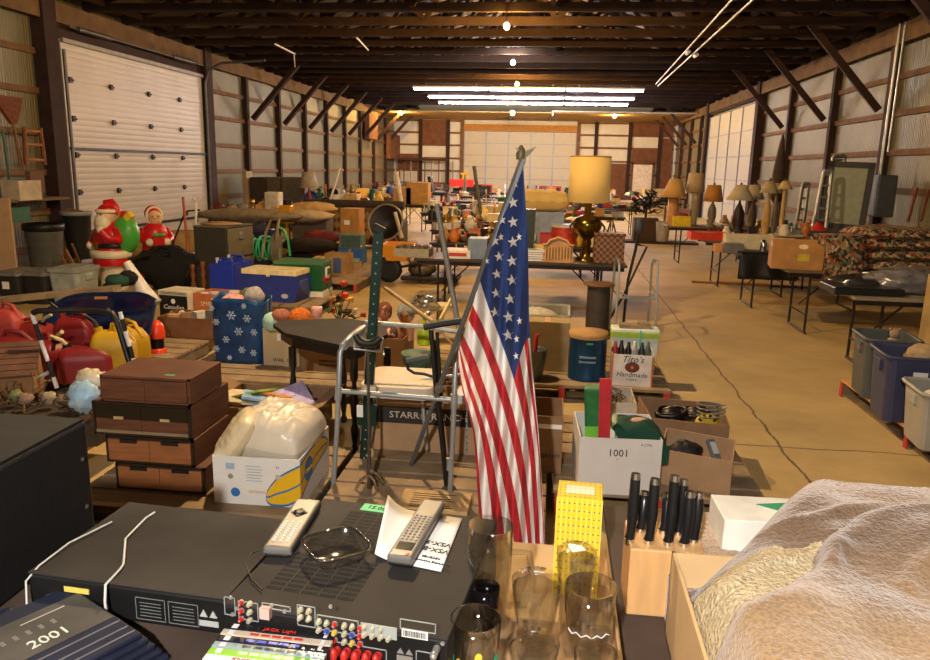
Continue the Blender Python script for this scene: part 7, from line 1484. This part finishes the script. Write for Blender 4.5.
t = thing('plastic_bundle', 'bundle of clear crinkled plastic lying on the nearest right table', 'plastic', (V(895, 285, 7.4).x+.1, 7.4, .84)); obj('wrap', MB().ball((0, 0, 0), (.38, .25, .13), 26, 16, wob=.4, seed=12), mat('6f6a68', .2, var=.4, scale=14, coat=.8), t); obj('contents', MB().ball((0, .02, -.02), (.3, .2, .08), 14, 8), mat('3c3430', .7), t)
solo('plastic_bundle', MB().ball((0, 0, 0), (.3, .22, .08), 22, 12, wob=.3, seed=13), mat('2c2b2a', .25, var=.3, coat=.8), 'dark plastic wrapped bundle in front of the rugs', 'plastic', (V(860, 285, 7.5).x, 7.45, .8))
solo('black_portfolio', MB().box(-.3, .3, -.32, .1, 0, .07), mat('15191a', .35, var=.1), 'flat black portfolio case on the nearest right table', 'case', (V(862, 291, 7.2).x, 7.35, .74), bev=.01)
# tan box on second table
x0, x1 = V(768, 250, 8.85).x, V(823, 250, 8.85).x; t = box_shut('cardboard_box', 'tan moving box with a yellow sticker on the second right table', x0+.05, x1, 8.82, .34, .74, .42, mat('a87840', .75), D(-10), tape=False); wq = (x1-x0-.05)/2
obj('hand_hole', MB().at((.05, -.001, .26), (PI/2, 0, 0)).lathe([(0, .001), (.028, 0)], 12, sx=1.8), mat('e0c79a', .7), t); obj('yellow_sticker', MB().box(.0, .12, -.003, 0, .1, .18), mat('b2a41e', .5), t); obj('flap', MB().box(-wq, -.05, 0, .42, .34, .345), CARD_L, t); obj('label_sticker', MB().box(-wq-.003, -wq, .1, .16, .24, .3), WHITE, t)
tb = t.location
ct = (tb.x, tb.y+.2, .74+.34); t = thing('glass_plate', 'oval glass plate with a small pitcher on the tan moving box', 'plate', (ct[0]-.08, ct[1], ct[2]+.01)); obj('plate', MB().lathe([(.05, 0), (.17, .02), (.16, .025), (0, .01)], 20, sx=1.2), mat('a89f8a', .3), t)
solo('pitcher', k_jug(.13, R), mat('c9b79a', .3), 'small pale pitcher standing on the oval glass plate', 'pitcher', (ct[0]-.12, ct[1], ct[2]+.025)); solo('rooster_figurine', MB().ball((0, 0, .1), (.05, .04, .07)).ball((.02, 0, .19), .03).tube([(.0, 0, .0), (0, 0, .05)], .03, 8).prism([(-.05, .1), (-.11, .2), (-.04, .16)], -.01, .01, 'y'), mat('a8622a', .4, var=.3), 'orange brown rooster figurine on the tan moving box', 'figurine', (ct[0]+.12, ct[1], ct[2]))
solo('red_hat', MB().lathe([(.12, 0), (.11, .02), (.06, .05), (.04, .09), (0, .1)], 18), jk['r'], 'red cap shaped object behind the rooster figurine', 'hat', (V(818, 230, 10.6).x, 10.6, .74+.33)); solo('storage_box', MB().cb(.7, .5, .33), mat('3a3a34', .6), 'dark box under the red cap shaped object', 'box', (V(822, 240, 10.6).x, 10.6, .74))
# third table: cream long box, black bag, metal bits
x0, x1 = V(728, 235, 10.6).x, V(770, 235, 10.6).x; t = box_shut('long_box', 'cream long box on the third right table', x0, x1+.1, 10.65, .22, .74, .35, mat('cdbf98', .6), D(-4), tape=False)
solo('black_cloth', MB().grid(lambda u, v: (u*.75, -.06-.025*math.sin(u*14)*v, .03-v*.36), 20, 6).box(0, .75, -.06, .3, .0, .03), BLACK, 'black cloth hanging over the front of the third right table', 'cloth', (V(738, 250, 10.4).x, 10.34, .745), solid=.006); solo('black_tray', MB().cb(.4, .25, .04), BLACK, 'flat black tray before the cream long box', 'tray', (V(755, 240, 10.4).x+.05, 10.48, .74)); solo('chrome_shaker', MB().lathe([(.04, 0), (.05, .1), (.03, .14), (0, .15)], 14), CHROME, 'chrome pot standing left of the tan moving box', 'pot', (V(764, 238, 10.5).x, 10.5, .78)); solo('orange_box', MB().cb(.2, .2, .1), mat('c78a4a', .6), 'small orange tan box at the left end of the third right table', 'box', (V(722, 245, 10.6).x, 10.6, .74)); solo('metal_tray', MB().cb(.26, .2, .13), mat('8f9294', .3, .7), 'grey metal box at the left end of the third right table', 'box', (V(733, 246, 10.45).x, 10.5, .74))
# fourth: orange-red tray
x0, x1 = V(690, 235, 12.4).x, V(726, 235, 12.4).x; t = box_open('orange_tray', 'bright orange red open tray on the fourth right table', x0, x1, 12.3, .12, .74, .4, mat('d93a14', .45)); obj('contents', MB().cb(.35, .25, .07, z=.04, y=.2), mat('7a6a50', .8, var=.3), t)
clutter('on the fourth right table behind the orange red tray', 2.5, 4.1, 12.55, 12.9, .74, 8, 81, s=(.16, .26), rows=1, colours=['tan', 'black', 'white', 'brown', 'grey', 'cream', 'maroon'])
# fifth: yellow crate
x0, x1 = V(673, 225, 15.3).x, V(690, 225, 15.3).x; t = box_open('yellow_crate', 'yellow plastic crate under the big tan lamp shades', x0, x1, 15.25, .2, .74, .3, mat('d6c01c', .5)); blob('household_item', 'pink and dark odds and ends inside the yellow crate', ((x0+x1)/2, 15.4, .94), (.14, .1, .06), mat('8c3a3a', .6, var=.5, scale=30), 'household item', 97, .3)
solo('pink_box', MB().cb(.28, .2, .14), mat('c99a86', .6), 'pale pink box behind the yellow crate', 'box', (V(682, 215, 15.7).x, 15.7, .92)); clutter('on the fifth right table by the yellow crate', 3.0, 3.9, 15.3, 15.85, .74, 8, 82, s=(.18, .28), rows=2, colours=['silver', 'white', 'tan', 'brown', 'cream', 'grey'])
# lamps of the right hand tables
def lamp(label, px, ys, ye, hw_, tw, y_, col_, base_c, kind=0, base_z=.74):
    """px: middle; ys, ye: top and bottom of the shade in the photo; hw_, tw: half widths at bottom and top in pixels"""
    p = V(px, ye, y_); t = thing('table_lamp', label, 'lamp', (p.x, y_, base_z)); zb_ = p.z-base_z; zt2 = V(px, ys, y_).z-base_z; k = V(px+1, ye, y_).x-p.x
    obj('shade', MB().lathe([(hw_*k, zb_), (tw*k, zt2)], 28), mat(col_, .8, var=.05), t, solid=.004)
    b0 = min(.12, hw_*k*.5); top = zb_+.1
    pr = {0: [(b0, 0), (b0*.9, .03), (b0*.3, .06), (b0*.9, top*.35), (b0*.8, top*.6), (.02, top*.8), (.015, top)], 1: [(b0*.9, 0), (b0*.9, top*.85), (.03, top*.9), (.015, top)], 2: [(b0, 0), (b0*.8, .03), (.025, .06), (.03, top*.5), (.02, top)]}[kind]
    obj('base', MB().lathe(pr, 18), mat(base_c, .5, var=.15), t); obj('finial', MB().ball((0, 0, zt2+.02), .02, 8, 6).cyl((0, 0, top-.02), (0, 0, zt2+.02), .005, n=5), BRASS, t)
lamp('lamp with a tan cone shade on a thick tan column, beside the yellow crate', 674, 179, 197, 13, 5.5, 15.6, 'bf9a62', 'b08252', 1)
lamp('lamp with a tall pale shade on a pale square column', 695, 173, 192, 9.5, 7.5, 15.75, 'a9987c', 'b7a67e', 1); lamp('lamp with an orange tan drum shade on a grey base', 713, 185, 201.5, 10, 6.5, 15.4, 'a8783a', '6c655c'); lamp('lamp with a wide pale cone shade on a dark maroon round base', 740, 185, 200, 14, 5, 12.7, 'b3a78e', '2c1614'); lamp('lamp with a pale shade just right of the wide coned one', 754, 185, 199, 10, 5, 13.5, '9c917a', '5a4a3a'); lamp('small lamp with a cream cone shade on a thin candlestick', 785, 181, 189, 7.5, 3, 11.0, 'b59c6a', 'b3925a', 2); lamp('lamp with a cream bell shade on a carved tan base', 769, 181, 193, 9.5, 4, 11.6, 'a8966f', 'b08a48')
lamp('lamp with a dark shade by the leafy plant', 666, 193, 202, 8, 4, 20.3, '2b2620', '8a6a40', 2, .05); lamp('lamp with a grey shade half hidden at the far table end', 777, 183, 193, 7, 4, 12.5, '8a7f66', '6a5a40')
for i in range(3): solo('plush_toy', k_plush(.2-.02*i, R), mat(('c2924e', 'cfc6b0', 'b9ac92')[i], .8), ('tan', 'white', 'grey beige')[i]+' small plush animal among the right hand lamps', 'plush toy', (V(757+i*7, 225, 11).x, 10.95, .74+.22*(i == 0)*0))
ft('folding_table', 'long side table under the lamps by the right wall', 3.1, 5.2, 11.4, 12.1, .74, LT); ft('folding_table', 'side table under the right hand lamps, farther back', 3.3, 4.5, 13.4, 14.1, .74, LT)
clutter('on the side table under the lamps by the right wall', 3.65, 5.1, 11.5, 12.0, .74, 8, 83, s=(.16, .26), rows=2, colours=['tan', 'white', 'golden', 'brown', 'cream', 'grey']); clutter('on the farther side table under the right hand lamps', 3.35, 4.4, 13.5, 14.0, .74, 8, 84, s=(.16, .26), rows=2)
# ladders, door with pane, umbrella, case, red handles on the right wall
def ladder(label, pA, pB, pC, pD, y_, n_, mt, sw_=.022):
    t = thing('ladder', label, 'ladder', (0, 0, 0)); A_, B2, C2, D2 = (V(*pA, y_), V(*pB, y_), V(*pC, y_+.35), V(*pD, y_+.35))     # A,B bottoms; C,D tops
    A_.z = max(A_.z, 0); B2.z = max(B2.z, 0)
    for a, b_ in ((A_, C2), (B2, D2)): obj('rail', MB().tube([a, b_], sw_*1.5, 4), mt, t)
    for k in range(n_): f_ = (k+.7)/n_; obj('step', MB().tube([lerp(A_, C2, f_), lerp(B2, D2, f_)], sw_*1.2, 4), mt, t)
    obj('top_cap', MB().tube([C2, D2], sw_*2, 4), mt, t); return t
ladder('tall aluminium step ladder leaning on the right wall', (806, 262), (822, 262), (824, 171), (832, 171), 12.9, 8, ALU); ladder('dark aluminium extension ladder behind the step ladder', (822, 262), (834, 262), (833, 157), (845, 156), 13.6, 9, mat('8d8f90', .4, .8)); ladder('short grey ladder left of the tall step ladder', (792, 250), (800, 250), (803, 184), (809, 184), 13.9, 6, mat('7f8282', .4, .7))
solo('leaning_door', MB().box(-.42, .42, -.02, .02, 0, 1.98), mat('403c34', .6), 'dark weathered door leaning behind the ladders', 'door', (V(848, 250, 13.7).x-.1, 13.9, 0), (-.12, 0, .1)) if 0 else None
t = thing('storm_door', 'grey panelled door with a pale glass pane leaning on the right wall', 'door', (V(836, 250, 13.6).x, 13.6, 0), (-.06, .03, -.5)); zq = 2.02; wq = .36
obj('stile', MB().box(-wq, -wq+.1, -.02, .02, 0, zq).box(wq-.1, wq, -.02, .02, 0, zq).box(-wq, wq, -.02, .02, zq-.1, zq).box(-wq, wq, -.02, .02, 0, .2).box(-wq, wq, -.02, .02, .85, .98), mat('333231', .6, var=.2), t); obj('panel', MB().box(-wq+.1, wq-.1, -.01, .01, .2, .85), mat('55524c', .6), t); obj('pane', MB().box(-wq+.1, wq-.1, -.008, .008, .98, zq-.1), mat('8a927f', .5, var=.1), t)
p = V(773, 190, 15.5); solo('patio_umbrella', MB().lathe([(.04, -.1), (.11, 0), (.1, .45), (.05, .9), (.02, 1.1), (0, 1.12)], 14, wob=.25, seed=3).cyl((0, 0, -1.35), (0, 0, 0), .03), mat('42352c', .9, var=.2), 'closed brown patio umbrella standing before the right wall', 'umbrella', (V(776, 200, 14.3).x, 14.3, 1.36))
p = V(889, 195, 14.1); t = thing('hard_case', 'tall grey case hanging on the right wall by the post', 'case', (5.62, p.y, V(889, 217, 13.7).z)); hz = V(889, 175, 13.7).z-t.location.z; t.location = (V(884, 195, 13.6).x, 13.6, t.location.z); obj('shell', MB().box(-.16, .16, -.1, .3, 0, hz), mat('55585a', .5, .3, var=.15), t, bev=.03); obj('seam', MB().box(-.162, .162, -.02, -.01, .02, hz-.02), BLACK, t)
for i, (a, b_, a2, b2) in enumerate(((908, 221, 917, 188), (921, 221, 929, 190))): solo('wooden_pole', MB().tube([V(a, b_, 11.9), V(a2, b2, 12.1)], .022, 6), mat('7a3a26', .6), ('left', 'right')[i]+' red brown wooden pole leaning on the right wall', 'pole')
struct('trim_7', MB().cyl(G(275, 44, 4.3), G(295, 54, 4.3), .02, n=5).cyl(G(294, 53, 4.3), G(295, 67, 4.1), .015, n=5).cyl(G(357, 38, 4.3), G(368, 50, 4.3), .02, n=5), WHITE)
struct('trim_8', MB().cyl((5.62, 14.2, 1.2), (5.62, 14.2, 4.3), .03, n=8).cyl((5.62, 14.0, 2.2), (5.62, 14.0, 4.3), .02, n=8), STEEL)
# ---- totes on the right pallet, tall cartons
t = tote('storage_tote', 'grey open tote on the right pallet, farthest of the three', V(858, 360, 5.95).x, V(906, 360, 5.95).x+.03, 5.75, .14, .46, .42, mat('4b4f4d', .5, var=.1), rz=-.1, lab=1); q = t.location
x0 = V(893, 400, 5.1).x; t = tote('storage_tote', 'blue grey open tote with a bar code label, middle of the three', x0+.01, x0+.46, 5.2, .14, .46, .42, mat('363a56', .5, var=.1), rz=-.1, lab=1); q2 = t.location
x0 = V(922, 420, 4.7).x; t = tote('storage_tote', 'pale translucent tote at the right edge of the photo', x0, x0+.45, 4.65, .14, .36, .4, mat('9a978c', .4, var=.1), rz=-.1); q3 = t.location
solo('plush_toy', k_plush(.16, R), mat('9c8468', .9), 'brown teddy bear sitting in the grey open tote', 'plush toy', (q.x+.02, q.y-.08, .5)); blob('stuffed_cloth', 'red and white cloth in the grey open tote', (q.x-.1, q.y-.02, .5), (.1, .08, .06), mat('a83a34', .8, var=.6, scale=25), 'cloth', 98, .3); blob('stuffed_cloth', 'tan fur cloth in the blue grey tote', (q2.x+.08, q2.y+.02, .58), (.13, .12, .08), mat('9c8462', .9, var=.3, scale=25), 'cloth', 99, .25); blob('stuffed_cloth', 'white crumpled cloth in the pale tote', (q3.x, q3.y, .45), (.14, .12, .08), mat('c9c6bc', .8, var=.2), 'cloth', 101, .25)
t = thing('carton', 'tall pale carton with a round mark standing at the right edge', 'box', (V(922, 330, 7.0).x+.1, 6.75, 0), D(4)); obj('carton', MB().box(-.17, .25, -.12, .14, 0, .98), mat('a88c5c', .8), t, bev=.004); obj('print', MB().at((.02, -.1215, .5), (PI/2, 0, 0)).lathe([(.02, .001), (.035, .001), (.035, 0)], 14), INK, t); obj('slot', MB().box(.0, .05, -.1225, -.12, .6, .85), mat('4a3520', .8), t)
solo('wood_strip', MB().box(-.9, .9, -.04, .04, 0, .03).box(-.5, .3, .06, .12, 0, .03), mat('8a5a30', .7), 'orange brown boards lying under the third right table', 'boards', (V(755, 274, 12.3).x, 12.6, 0), -.1)
